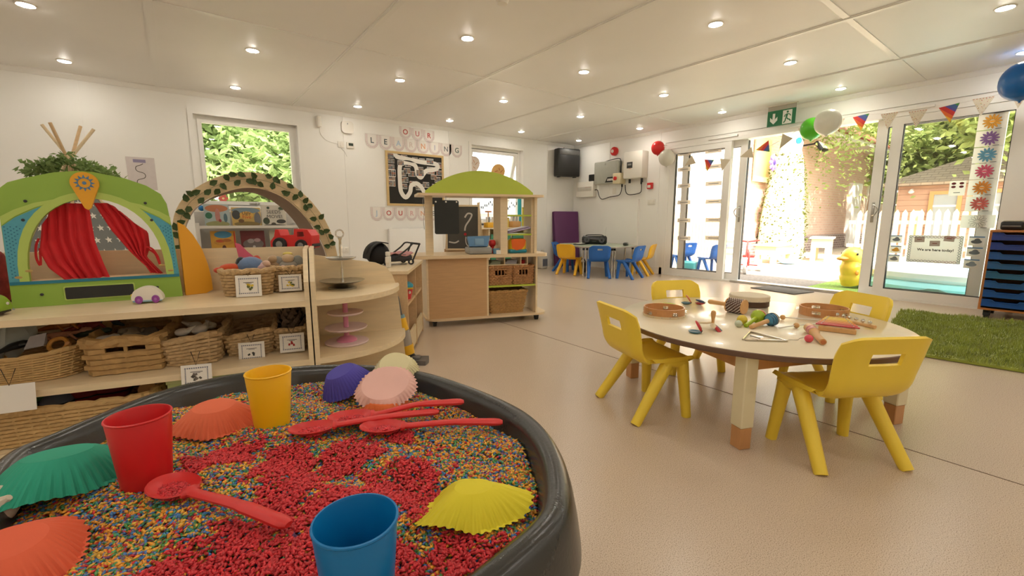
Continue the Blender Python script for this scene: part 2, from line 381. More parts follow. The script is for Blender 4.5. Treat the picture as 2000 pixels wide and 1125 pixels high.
# sliding patio doors: fixed outer leaves in front, sliders pushed open behind them
g = G()
g.b2((-DY1, 0, -.16), (-DY1 + .045, DZ, .012), M=RW); g.b2((-DY0 - .045, 0, -.16), (-DY0, DZ, .012), M=RW)
g.b2((-DY1 + .045, DZ - .05, -.16), (-DY0 - .045, DZ, .012), M=RW); g.b2((-DY1 + .045, 0, -.16), (-DY0 - .045, .025, .012), M=RW)
g.b2((-DY1 - .06, 0, 0), (-DY1, DZ + .05, .014), M=RW); g.b2((-DY0, 0, 0), (-DY0 + .06, DZ + .05, .014), M=RW); g.b2((-DY1, DZ, 0), (-DY0, DZ + .05, .014), M=RW)
dframe = struct('trim_4', g, mTrim)
g = G(); g.b2((-3.26, .004, .0), (-1.60, .030, .03), M=RW); part('threshold', g, mSteel, dframe)
mGask = pm('black_gasket', (26, 26, 26), .5)
def leaf(nm, y0, y1, d0, d1, hand=None, sw=.10):
    g = G(); x0, x1, z0, z1 = -y1, -y0, .026, DZ - .052
    g.b2((x0, z0, d0), (x0 + sw, z1, d1), M=RW); g.b2((x1 - sw, z0, d0), (x1, z1, d1), M=RW)
    g.b2((x0 + sw, z0, d0), (x1 - sw, z0 + .095, d1), M=RW); g.b2((x0 + sw, z1 - .085, d0), (x1 - sw, z1, d1), M=RW)
    o = struct(nm, g, mTrim)
    q = G(); frame2(q, x0 + sw - .002, x1 - sw + .002, z0 + .093, z1 - .083, .008, d0 + .01, d1 - .008, RW); part('gasket', q, mGask, o)
    q = G(); m = (d0 + d1) / 2; q.b2((x0 + sw, z0 + .095, m - .004), (x1 - sw, z1 - .085, m + .004), M=RW); part('pane', q, mGlass, o)
    if hand:
        xh = x1 - .05 if hand > 0 else x0 + .05
        q = G(); q.rbox((xh, 1.02, d1 + .006), (.03, .24, .014), .006, M=RW)
        q.tube(spline([(xh, 1.11, d1 + .01), (xh - .03 * hand, 1.10, d1 + .05), (xh - .055 * hand, 1.05, d1 + .055), (xh - .03 * hand, .99, d1 + .05), (xh, .98, d1 + .01)], 5), .008, 8, M=RW)
        part('handle', q, mSteel, o)
        e = x1 if hand > 0 else x0
        q = G(); q.b2((e - .004, z0 + .01, d0 + .004), (e + .006, z1 - .01, d1 - .01), M=RW); part('brush_seal', q, mGask, o)
    return o
leaf('door_1', 3.39, 4.405, -.06, .005); leaf('door_2', 3.19, 4.22, -.135, -.075, 1)
leaf('door_3', .505, 1.545, -.06, .005); leaf('door_4', .66, 1.70, -.135, -.075, -1)
# bulkhead trims and trickle vents over the doors
g = G(); g.b2((-4.5, DZ + .06, 0), (-.40, DZ + .075, .02), M=RW); struct('trim_5', g, mTrim)
for a, b in ((-3.75, -3.30), (-2.62, -2.40), (-1.62, -1.20)):
    g = G(); g.rbox(((a + b) / 2, DZ + .012, .02), (b - a, .028, .03), .008, M=RW); part('trickle_vent', g, mTrim, dframe)

# recessed downlights
mLens = pm('lit_lens', (255, 249, 238), .5, 0, emit=LAMP)
mRing = pm('downlight_ring', (244, 240, 230), .35, .01)
g = G(); g.lathe([(.044, .006), (.058, .004), (.060, 0), (.058, -.005), (.050, -.007), (.044, -.002)], 28, closed=True)
def dl(i, j): return 'ceiling downlight, %s from the door wall, %s' % (('first', 'second', 'third', 'fourth', 'fifth', 'sixth', 'seventh')[5 - i], ('row nearest the windows', 'second row from the windows', 'third row from the windows', 'fourth row from the windows', 'fifth row from the windows', 'sixth row from the windows', 'added unseen row farthest from the windows')[j])
d0 = thing('downlight', dl(5, 0), 'downlight', (-.694 + 1.388 * 5, 6.13, HC), 0, 'ceiling downlights')
part('ring', g, mRing, d0); g = G(); g.lathe([(.002, -.016), (.022, -.014), (.037, -.009), (.045, -.002), (.045, 0)], 24); part('lens', g, mLens, d0)
for i in range(-1, 6):
    for j in range(0, 7):  # last row is added out of view to brighten the near side
        if (i, j) == (5, 0): continue
        dup(d0, (-.694 + 1.388 * i, 6.13 - 1.388 * j, HC), label=dl(i, j))
# smoke detector stub at the ceiling edge
g = G(); g.lathe([(.012, -.035), (.035, -.032), (.045, -.012), (.05, 0)], 20); solo('smoke_detector', g, mWhite, 'small white round smoke detector on the ceiling at the top edge', 'detector', loc=(1.93, 2.65, HC))

# ================================================================== OUTSIDE
def ground_mat(name, c0, c1, sc=8, bump=.3, rough=.9):
    m = bpy.data.materials.new(name); m.use_nodes = True; n = m.node_tree.nodes; l = m.node_tree.links; b = n['Principled BSDF']
    tc = n.new('ShaderNodeTexCoord'); a = n.new('ShaderNodeTexNoise'); a.inputs['Scale'].default_value = sc; a.inputs['Detail'].default_value = 8
    l.new(tc.outputs['Object'], a.inputs['Vector']); r = n.new('ShaderNodeValToRGB'); e = r.color_ramp.elements
    e[0].position = .35; e[0].color = rgb(c0); e[1].position = .65; e[1].color = rgb(c1); l.new(a.outputs[0], r.inputs[0]); l.new(r.outputs[0], b.inputs['Base Color'])
    bp = n.new('ShaderNodeBump'); bp.inputs['Strength'].default_value = bump; bp.inputs['Distance'].default_value = .01; l.new(a.outputs[0], bp.inputs['Height']); l.new(bp.outputs[0], b.inputs['Normal'])
    b.inputs['Roughness'].default_value = rough; return m
def brick_mat(name, c1, c2, cm, M='XZ'):
    m = bpy.data.materials.new(name); m.use_nodes = True; n = m.node_tree.nodes; l = m.node_tree.links; b = n['Principled BSDF']
    tc = n.new('ShaderNodeTexCoord'); sp = n.new('ShaderNodeSeparateXYZ'); cb = n.new('ShaderNodeCombineXYZ')
    l.new(tc.outputs['Object'], sp.inputs[0]); l.new(sp.outputs['X' if M == 'XZ' else 'Y'], cb.inputs[0]); l.new(sp.outputs['Z'], cb.inputs[1])
    t = n.new('ShaderNodeTexBrick'); t.inputs['Scale'].default_value = 1; t.inputs['Brick Width'].default_value = .225; t.inputs['Row Height'].default_value = .075
    t.inputs['Mortar Size'].default_value = .008; t.inputs['Color1'].default_value = rgb(c1); t.inputs['Color2'].default_value = rgb(c2); t.inputs['Mortar'].default_value = rgb(cm)
    l.new(cb.outputs[0], t.inputs['Vector']); l.new(t.outputs[0], b.inputs['Base Color']); b.inputs['Roughness'].default_value = .9
    bp = n.new('ShaderNodeBump'); bp.inputs['Strength'].default_value = .5; bp.inputs['Distance'].default_value = .008; bp.invert = True
    l.new(t.outputs['Fac'], bp.inputs['Height']); l.new(bp.outputs[0], b.inputs['Normal']); return m
g = G(); g.b2((XD + .12, -14, -.25), (45, 24, -.02)); g.b2((-14, YW + .22, -.25), (XD + .12, 24, -.02)); struct('ground', g, ground_mat('pale_paving', (172, 160, 142), (200, 188, 168), 5), smooth=0)
g = G(); g.b2((XD + .121, 2.38, -.02), (9.4, 4.9, -.012)); struct('pavement', g, ground_mat('grey_tarmac', (104, 98, 92), (128, 122, 114), 30), smooth=0)
mTurf = ground_mat('green_turf', (96, 128, 48), (132, 160, 72), 40, .6)
g = G(); g.b2((XD + .121, -3.5, -.02), (9.9, 2.38, -.008)); struct('lawn', g, mTurf, smooth=0)
# brick building along the yard
mBr = brick_mat('pink_brick', (216, 180, 158), (224, 192, 170), (218, 204, 188)); mPl = brick_mat('grey_brick', (134, 116, 112), (150, 132, 124), (206, 194, 184))
mRen = pm('white_render', (232, 226, 214), .85, .03, 5, .1)
g = G(); g.b2((10.7, 5.3, -.02), (24, 5.7, 3.3)); bw = struct('wall_yard', g, mBr, smooth=0)
g = G(); g.b2((10.68, 5.24, -.02), (24.02, 5.7, .47)); part('plinth', g, mPl, bw, smooth=0)
g = G(); g.b2((10.5, 4.75, 3.3), (24.2, 5.7, 3.36)); g.b2((10.5, 4.72, 3.28), (24.2, 4.75, 3.46)); part('eaves', g, mTrim, bw, smooth=0)
g = G(); g.prism([(4.7, 3.4), (5.9, 4.3), (5.9, 4.36), (4.7, 3.46)], 10.5, 24.2, M=Matrix(((0, 0, 1, 0), (1, 0, 0, 0), (0, 1, 0, 0), (0, 0, 0, 1)))); part('roof', g, pm('clay_tile', (150, 84, 60), .9, .2, 12, .5), bw, smooth=0)
g = G(); g.cyl((13.0, 5.17, 0), (13.0, 5.17, 3.2), .05); part('downpipe', g, mTrim, bw)
g = G(); g.b2((18.6, 5.18, .02), (19.6, 5.31, 2.2)); g.b2((18.7, 5.16, .1), (19.5, 5.19, 2.1)); part('door', g, mTrim, bw, smooth=0)
for x in (20.6,):
    g = G(); frame2(g, x, x + 1.3, 1.1, 2.4, .08, -.04, .05, fr((0, 5.3, 0), (1, 0, 0), (0, 0, 1))); wf = part('window', g, mTrim, bw)
    g = G(); g.b2((x + .08, 5.28, 1.18), (x + 1.22, 5.295, 2.32)); part('pane', g, pm('grey_glass', (170, 178, 176), .15, .05, 3), bw)
g = G(); g.b2((6.9, 5.5, -.02), (10.7, 5.8, 3.1)); struct('wall_render', g, mRen, smooth=0)
# floodlight on the brick wall
t = thing('floodlight', 'black and white floodlight on a bracket on the brick wall outside', 'floodlight', (14.3, 5.3, 3.0), 0)
g = G(); g.tube([(0, 0, .0), (0, -.35, .02), (.05, -.4, -.02)], .025, 8); part('bracket', g, mBlack, t)
g = G(); g.rbox((0, 0, 0), (.42, .10, .30), .02, M=tr(.12, -.45, -.06, rx=radians(-35))); hd = part('housing', g, mBlack, t)
g = G(); g.rbox((0, -.055, 0), (.34, .02, .22), .008, M=tr(.12, -.45, -.06, rx=radians(-35))); part('lens', g, mTrim, hd)
# leaves helper
def leaf_mat(name, c, tr_=.45):
    m = bpy.data.materials.new(name); m.use_nodes = True; n = m.node_tree.nodes; l = m.node_tree.links; n.clear()
    tc = n.new('ShaderNodeTexCoord'); a = n.new('ShaderNodeTexNoise'); a.inputs['Scale'].default_value = 2.2; a.inputs['Detail'].default_value = 5; l.new(tc.outputs['Object'], a.inputs['Vector'])
    r = n.new('ShaderNodeValToRGB'); e = r.color_ramp.elements; e[0].position = .3; e[0].color = tuple(x * .65 for x in rgb(c)[:3]) + (1,); e[1].position = .7; e[1].color = tuple(min(1, x * 1.3) for x in rgb(c)[:3]) + (1,)
    l.new(a.outputs[0], r.inputs[0]); d = n.new('ShaderNodeBsdfDiffuse'); t = n.new('ShaderNodeBsdfTranslucent'); x = n.new('ShaderNodeMixShader'); x.inputs[0].default_value = tr_
    o = n.new('ShaderNodeOutputMaterial'); l.new(r.outputs[0], d.inputs[0]); l.new(r.outputs[0], t.inputs[0]); l.new(d.outputs[0], x.inputs[1]); l.new(t.outputs[0], x.inputs[2]); l.new(x.outputs[0], o.inputs[0]); return m
mLeaf = leaf_mat('tree_leaf', (150, 172, 110)); mLeaf2 = leaf_mat('birch_leaf', (172, 190, 118)); mIvy = leaf_mat('ivy_leaf', (98, 106, 58)); mBark = pm('bark', (110, 92, 74), .9, .2, 10, .6)
def leaves(g, pts, size, rr, asp=.5):
    for p in pts:
        a = rr.uniform(0, 2 * pi); t = rr.uniform(-.9, .9); s = size * rr.uniform(.6, 1.25)
        d = Vector((cos(a) * cos(t), sin(a) * cos(t), sin(t))); w = d.cross(Vector((rr.uniform(-1, 1), rr.uniform(-1, 1), rr.uniform(-1, 1)))).normalized() * s * asp * .5
        P = Vector(p); n = d.cross(w).normalized() * s * .10
        g.add([P, P + d * s * .5 + w + n, P + d * s, P + d * s * .5 - w + n], [(0, 1, 2, 3)])
def tree(name, label, base, h, crown, nleaf, size, mat, seed, droop=0, trunk=.14):
    rr = random.Random(seed); t = thing(name, label, 'tree', base); g = G()
    c = crown[0]; g.tube(spline([(0, 0, -.05), (.1, .05, h * .3), (c[0] * .5, c[1] * .5, h * .6), (c[0], c[1], c[2])], 4), [trunk] * 4 + [trunk * .7] * 5 + [trunk * .4] * 4, 8)
    pts = []
    for cx, cy, cz, r1, r2, w in crown:
        for k in range(int(4 + w * 5)):
            a = rr.uniform(0, 2 * pi); e = (cx + cos(a) * r1 * .8, cy + sin(a) * r1 * .8, cz + rr.uniform(-.5, .7) * r2)
            g.tube([(c[0] * .7, c[1] * .7, h * .55), ((cx + e[0]) / 2, (cy + e[1]) / 2, (cz + e[2]) / 2 + .2), e], [trunk * .3, trunk * .2, .01], 5)
            tw = [Vector(e) + Vector((rr.gauss(0, .3) * r1, rr.gauss(0, .3) * r1, rr.gauss(0, .3) * r2)) for _ in range(7)]
            for q in tw:
                for _ in range(int(nleaf * w / ((4 + w * 5) * 7))):
                    s = .22 * r1; p = q + Vector((rr.gauss(0, s), rr.gauss(0, s), rr.gauss(0, s * .8)))
                    if droop and rr.random() < .6: p.z -= abs(rr.gauss(0, droop))
                    pts.append(p)
    part('trunk', g, mBark, t); g = G(); leaves(g, pts, size, rr); part('foliage', g, mat, t, smooth=0, kind='stuff'); return t
tree('ash_tree', 'large leafy green tree filling the view of the window beside the wooden arch', (1.2, 11.3, -.02), 5, [(0, 0, 3.2, 1.7, 1.6, 1), (-1.0, -.4, 2.2, 1.1, 1.1, .7), (1.1, -.3, 2.1, 1.1, 1.1, .7), (.2, -.9, 1.5, 1.0, .8, .5), (1.9, .2, 3.2, 1.0, 1.0, .4)], 15000, .17, mLeaf, 3)
tree('birch_tree', 'pale green birch tree with drooping branches beside the brick wall', (14.6, 3.6, -.02), 6, [(0, 0, 5.2, 1.3, 1.1, 1), (.5, .3, 4.2, .9, .9, .5)], 4200, .13, mLeaf2, 5, .9, .10)
tree('garden_tree', 'big pale green tree drooping over the roof of the timber cabin', (15.2, -1.6, -.02), 7, [(1.0, 1.2, 5.9, 2.2, 1.6, 1), (-.2, 3.2, 5.2, 1.7, 1.4, .8), (2.6, 3.4, 5.9, 2.0, 1.5, .8), (.2, 2.9, 3.9, .8, .9, .3)], 15000, .24, mLeaf2, 8, .5)
tree('hedge_tree', 'wide bank of green trees in the background behind the timber cabin', (23.5, 5.4, -.02), 5, [(0, 0, 3.4, 2.0, 2.2, 1), (.4, -3.0, 4.4, 2.2, 2.6, 1), (0, -6.0, 4.6, 2.4, 2.6, .8)], 15000, .30, mLeaf2, 9)
# timber cabin
t = thing('timber_cabin', 'brown timber cabin with a pale shingled hip roof behind the picket fence', 'cabin', (16.4, 1.4, -.02), 0)
mClad = pm('timber_cladding', (200, 160, 132), .8, .12, 3, .2, stretch=(1, 1, 14)); mPine = wood('pine_frame', (216, 160, 92))
for k in range(13):
    g = G(); g.b2((-.02 - (.012 if k % 2 else 0), -3.0, k * .15), (4, 2.1, k * .15 + .145)); part('cladding_board', g, mClad, t, smooth=0)
mShin = brick_mat('shingle', (188, 170, 146), (176, 158, 136), (140, 124, 106), 'YZ')
g = G(); e = .35; zz = 1.95; g.add([(-e, 2.1 + e, zz), (-e, -3 - e, zz), (4 + e, -3 - e, zz), (4 + e, 2.1 + e, zz), (2, .3, 3.0), (2, -1.6, 3.0)] + [(-e, 2.1 + e, zz - .07), (-e, -3 - e, zz - .07), (4 + e, -3 - e, zz - .07), (4 + e, 2.1 + e, zz - .07)], [(0, 4, 5, 1), (1, 5, 2), (2, 5, 4, 3), (3, 4, 0), (0, 1, 7, 6), (1, 2, 8, 7), (2, 3, 9, 8), (3, 0, 6, 9), (6, 7, 8, 9)]); part('roof', g, mShin, t, smooth=0)
for y0, y1, z0 in ((.78, 1.42, .05), (.0, .68, .75), (-1.3, -.1, .75)):
    g = G(); frame2(g, -y1, -y0, z0, 1.72, .09, .0, .06, fr((-.02, 0, 0), (0, -1, 0), (0, 0, 1))); wf = part('window', g, mPine, t, smooth=0)
    if y1 - y0 > .3:
        g = G(); g.b2((-.035, y0 + .08, z0 + .08), (-.03, y1 - .08, 1.64)); part('pane', g, pm('grey_glass', (170, 178, 176)), wf)
        g = G(); g.b2((-.045, y0 + .08, 1.3), (-.03, y1 - .08, 1.35)); part('glazing_bar', g, mTrim, wf)
g = G(); g.ball((-.12, 1.80, 1.72), (.07, .07, .05), 12); g.cyl((-.02, 1.80, 1.78), (-.14, 1.80, 1.76), .03); part('lamp', g, mTrim, t)
# picket fence
mPic = wood('fence_pine', (226, 200, 158)); pg = G(); pg.prism([(-.045, 0), (.045, 0), (.045, 1.10), (0, 1.18), (-.045, 1.10)], -.01, .01, M=fr((0, 0, 0), (0, -1, 0), (0, 0, 1))); pme = mesh('picket', pg, mPic, 0)
t = thing('picket_fence', 'pale wooden picket fence in front of the timber cabin', 'fence', (12.9, 0, -.02))
for k in range(38): part('picket', pme, None, t, tr(0, -1.6 + k * .135, .0))
for z in (.35, .9):
    g = G(); g.b2((.012, -1.7, z - .04), (.05, 3.6, z + .04)); part('rail', g, mPic, t, smooth=0)
for y in (-1.2, .6, 2.4):
    g = G(); g.b2((.05, y - .05, 0), (.14, y + .05, 1.15)); part('post', g, mPic, t, smooth=0)
t = thing('picket_fence', 'pale wooden picket fence against the white wall seen through the left door', 'fence', (10.2, 5.4, -.02), radians(90))
for k in range(24): part('picket', pme, None, t, tr(0, -.2 + k * .135, .0))
for z in (.35, .9):
    g = G(); g.b2((.012, -.3, z - .04), (.05, 3.1, z + .04)); part('rail', g, mPic, t, smooth=0)
# ivy-covered topiary bird figure
t = thing('topiary_figure', 'tall ivy-covered topiary figure with a white head and blue eye', 'topiary', (12.1, 4.74, -.02))
g = G(); prof = [(.48, 0), (.50, .4), (.47, 1.0), (.40, 1.7), (.33, 2.2), (.27, 2.5), (.20, 2.8), (.02, 2.86)]; g.lathe(prof, 20, wob=lambda a, i: 1 + .06 * sin(3 * a + i)); part('body', g, pm('cream_mesh', (225, 212, 180), .9, .1, 6, .4), t)
g = G(); rr = random.Random(4); pts = []
for k in range(1300):
    z = rr.uniform(0, 2.55); r = np.interp(z, [p[1] for p in prof], [p[0] for p in prof]) + .02; a = rr.uniform(0, 2 * pi); pts.append((r * cos(a), r * sin(a), z))
leaves(g, pts, .07, rr, .6); part('ivy', g, mIvy, t, smooth=0, kind='stuff')
g = G(); g.ball((-.05, -.05, 2.78), (.25, .25, .36), 18); part('head', g, mRen, t)
for dx, dz, mm in ((-.09, 2.8, mBlue), (.08, 2.42, pm('peach_disc', (232, 190, 140), .6))):
    g = G(); g.lathe([(.075, 0), (.075, .03)], 16, M=fr((-.13 + dx, -.26, dz), (.9, -.42, 0), (0, 0, 1))); part('eye', g, mm, t)
g = G(); g.b2((-.55, .10, 1.9), (.28, .14, 2.95)); solo('yellow_board', g, pm('yellow_board', (238, 218, 150), .7), 'tall yellow board standing behind the ivy figure', 'board', loc=(12.0, 5.13, -.02))
t = thing('paper_flower', 'purple paper flower fixed beside the ivy figure', 'flower', (11.45, 4.83, 2.28))
for k in range(8):
    a = k * pi / 4; g = G(); g.ball((0, 0, 0), (.10, .03, .05), 8, M=tr(.11 * cos(a), -.02, .11 * sin(a), ry=-a)); part('petal', g, pm('purple_petal', (128, 104, 200), .7), t)
g = G(); g.ball((0, -.04, 0), (.06, .03, .06), 10); part('centre', g, pm('dark_purple', (66, 44, 120), .7), t)
# wooden mud-kitchen tables
mOut = wood('weathered_wood', (214, 184, 146), .7); mTop = pm('slate_top', (150, 140, 130), .7, .1)
def ytable(lab, loc, rz, w, d, h):
    t = thing('garden_table', lab, 'table', loc, rz); g = G(); g.b2((-w / 2, -d / 2, h - .04), (w / 2, d / 2, h)); part('table_top', g, mTop, t, smooth=0)
    g = G(); g.b2((-w / 2 + .04, -d / 2 + .04, h - .24), (w / 2 - .04, d / 2 - .04, h - .04)); part('apron', g, mOut, t, smooth=0)
    for sx in (-1, 1):
        for sy in (-1, 1):
            g = G(); g.b2((sx * (w / 2 - .04), sy * (d / 2 - .04), 0), (sx * (w / 2 - .14), sy * (d / 2 - .14), h - .24)); part('leg', g, mOut, t, smooth=0)
ytable('low wooden garden table with a slate top near the trike', (10.85, 4.38, -.02), radians(4), 1.15, .5, .42)
ytable('taller wooden garden table against the grey brick plinth', (12.15, 3.86, -.02), radians(14), .9, .45, .56)
g = G(); g.lathe([(.02, 0), (.15, .02), (.20, .09), (.19, .10), (.14, .03), (.02, .02)], 18); solo('bowl', g, pm('pale_blue_plastic', (150, 196, 224), .4), 'pale blue bowl lying on the paving by the garden tables', 'bowl', loc=(10.6, 3.98, -.02))
# trike
t = thing('trike', 'red and white ride-on trike parked on the sunny paving', 'trike', (8.35, 3.80, -.02), radians(200)); mTr = pm('red_enamel', (206, 52, 48), .35)
for x, y, r in ((.42, 0, .15), (-.25, .18, .11), (-.25, -.18, .11)):
    g = G(); q = [(r * .72, -.025), (r * .95, -.028), (r, 0), (r * .95, .028), (r * .72, .025)]; M_ = tr(x, y, r, rx=pi / 2); g.lathe(q, 20, M=M_, closed=True); wv = part('wheel', g, mTrim, t)
    g = G(); g.cyl((x, y - .03, r), (x, y + .03, r), .03, n=10)
    for k in range(5): a = k * 2 * pi / 5; g.tube([(x, y, r), (x + cos(a) * r * .75, y, r + sin(a) * r * .75)], .012, 6)
    part('spokes', g, mTr, wv)
g = G(); g.tube(spline([(.42, .04, .15), (.40, .04, .34), (.30, 0, .42), (.05, 0, .28), (-.22, 0, .14)], 5), .02, 8); g.tube([(-.25, -.18, .11), (-.25, .18, .11)], .012, 8); part('frame', g, mTr, t)
g = G(); g.tube([(.40, 0, .34), (.34, 0, .56), (.32, .0, .58)], .016, 8); g.tube([(.30, -.18, .60), (.33, 0, .57), (.30, .18, .60)], .014, 8); part('handlebar', g, mTr, t)
g = G(); g.rbox((-.12, 0, .29), (.22, .2, .05), .02); part('seat', g, mTr, t)
# paddling pool with a duck head
t = thing('paddling_pool', 'inflatable turquoise paddling pool standing on the artificial grass', 'pool', (8.5, .92, -.008))
mPool = pm('pool_vinyl', (150, 216, 218), .25, .12, 3); mPool2 = pm('pool_vinyl_white', (232, 238, 234), .25, .08, 3)
for z, mm, rr_ in ((.09, mPool, 1.28), (.25, mPool2, 1.23)):
    g = G(); g.tube([(rr_ * cos(a * pi / 24), rr_ * sin(a * pi / 24), z) for a in range(48)], .095, 10, closed=True); part('ring', g, mm, t)
g = G(); g.lathe([(1.2, .20), (1.2, .205)], 40); part('water', g, pm('pool_water', (176, 228, 226), .05, .1, 2, .3, bscale=6), t)
t = thing('pool_duck', 'yellow inflatable duck neck and head rising from the pool edge', 'inflatable', (7.46, 1.985, .09), radians(-25)); t.scale = (1.05, 1.05, 1.05); mDk = pm('duck_vinyl', (244, 206, 72), .3, .04)
g = G(); g.tube(spline([(.05, 0, -.02), (.0, 0, .10), (-.03, 0, .22), (.0, 0, .30)], 5), [.14] * 5 + [.12] * 5 + [.10] * 6, 14); g.ball((0, 0, .32), (.15, .12, .13), 16); part('neck', g, mDk, t)
g = G(); g.ball((-.16, 0, .30), (.09, .06, .03), 12); part('beak', g, pm('duck_beak', (240, 150, 60), .3), t)
for s in (-1, 1):
    g = G(); g.ball((-.06, s * .108, .36), (.016, .01, .016), 8); part('eye', g, mBlack, t)
g = G(); g.ball((-.06, -.13, .12), (.03, .012, .035), 10); part('wing_print', g, pm('duck_beak', (240, 150, 60), .3), t)
g = G(); g.sheet(lambda u, v: (u * .9, v * .24 - .05 * u, .02 + .14 * max(0, 1 - abs(u - .45) * 2.2) * (1 - v)), 10, 6, .006); solo('plastic_sheet', g, pm('teal_sheet', (150, 196, 190), .3, .1), 'crumpled teal plastic sheet lying in front of the paddling pool', 'sheet', loc=(6.88, 1.45, .0), rz=radians(-86))

# ================================================================== ROUND TABLE, CHAIRS, INSTRUMENTS
mCream = pm('cream_laminate', (240, 226, 196), .22, .02, 3, coat=.2); mLip = pm('brown_edge_band', (112, 84, 66), .5, .08, 20)
mLegC = pm('cream_painted_leg', (236, 224, 186), .45, .03, 6); mLegW = wood('leg_wood', (206, 150, 96), stretch=(18, 18, 2))
TC = (2.33, 1.015); TZ = .42
t = thing('round_table', 'round cream children\'s table with a brown edge and square two-tone legs', 'table', (TC[0], TC[1], 0), radians(-22))
g = G(); g.lathe([(.64, TZ - .026), (.655, TZ - .022), (.655, TZ - .002), (.652, TZ)], 64); top = part('table_top', g, mCream, t)
g = G(); g.lathe([(.6552, TZ - .026), (.6585, TZ - .022), (.6585, TZ - .005), (.6552, TZ - .002)], 64, closed=True); part('edge_band', g, mLip, top)
for k in range(4):
    a = pi / 4 + k * pi / 2; ax, ay = .425 * (1 if cos(a) > 0 else -1), .425 * (1 if sin(a) > 0 else -1)
    g = G(); g.rbox((ax, ay, .243), (.062, .062, .302), .004, 1); lg = part('leg', g, mLegC, t); g = G(); g.rbox((ax, ay, .046), (.055, .055, .092), .003, 1); part('foot', g, mLegW, lg)
    c, s = cos(k * pi / 2), sin(k * pi / 2); g = G(); g.box((.425 * c, .425 * s, TZ - .058), (.02 if abs(c) > .5 else .79, .02 if abs(s) > .5 else .79, .065)); part('apron', g, mLegW, t, smooth=0)

def make_chair(nm, label, mat, group, style=0):
    t = thing(nm, label, 'chair', (0, 0, 0), 0, group)
    prof = spline([(.172, 0, .262), (.168, 0, .278), (.145, 0, .288), (.05, 0, .283), (-.05, 0, .281), (-.105, 0, .296), (-.135, 0, .335), (-.147, 0, .39), (-.163, 0, .46), (-.188, 0, .53)], 4)
    L = [0]
    for a, b in zip(prof, prof[1:]): L.append(L[-1] + (b - a).length)
    def at(v):
        d = v * L[-1]
        for i in range(len(prof) - 1):
            if L[i + 1] >= d: k = (d - L[i]) / max(1e-9, L[i + 1] - L[i]); return prof[i].lerp(prof[i + 1], k)
        return prof[-1]
    NV = 34; VS = 17
    def shell(u, v):
        s = 2 * u - 1; e = max(0, (abs(s) - .72) / .28)
        if v > .8: v = v - .055 * e * e * (v - .8) / .2
        if v < .12: v = v + .05 * e * e * (.12 - v) / .12
        p = at(v); w = np.interp(v, [0, .15, .42, .52, .62, .85, 1], [.315, .335, .30, .285, .315, .335, .315])
        fl = .020 * e * e
        return (p.x + (fl * 1.2 if v > .45 else 0), s * w / 2, p.z + (fl * .6 if v < .45 else 0))
    sl = (27, 30) if style == 0 else ((29, 31) if style == 1 else (19, 20))
    hw = (5, 10) if style == 0 else ((6, 9) if style == 1 else (3, 12))
    g = G(); g.sheet(lambda u, v: shell(u, v * VS / NV), 16, VS, .017); part('seat', g, mat, t, smooth=50)
    g = G(); g.sheet(lambda u, v: shell(u, (VS + v * (NV - VS)) / NV), 16, NV - VS, .014, skip=lambda i, j: sl[0] <= j + VS < sl[1] and hw[0] <= i <= hw[1]); bk = part('backrest', g, mat, t, smooth=50)
    for s in (-1, 1):
        g = G(); g.tube([(.118, s * .140, .262), (.128, s * .152, .14), (.138, s * .166, 0)], [.030, .026, .0225], 8); part('leg', g, mat, t, smooth=50)
        g = G(); g.tube([(.035, s * .140, .262), (-.055, s * .155, .13), (-.145, s * .172, 0)], [.031, .027, .0235], 8); part('leg', g, mat, t, smooth=50)
        g = G(); g.tube([(.128, s * .140, .256), (.11, s * .140, .268), (.04, s * .140, .268), (.015, s * .140, .256)], .027, 8); part('seat_rail', g, mat, t, smooth=50)
    return t
gy = 'yellow chairs around the round table'
ch = make_chair('child_chair', 'yellow plastic child chair seen from its side, nearest the rice tray', mYel, gy)
ch.location = (1.785, 1.275, 0); ch.rotation_euler = (0, 0, radians(-20))
dup(ch, (2.025, .53, 0), radians(58), 'yellow plastic child chair with its back to the camera, closest to the lens')
dup(ch, (2.525, 1.49, 0), radians(-117), 'yellow plastic child chair on the far side of the round table, by the castanets')
dup(ch, (2.80, .80, 0), radians(152), 'yellow plastic child chair on the far right of the round table, beside the rug')

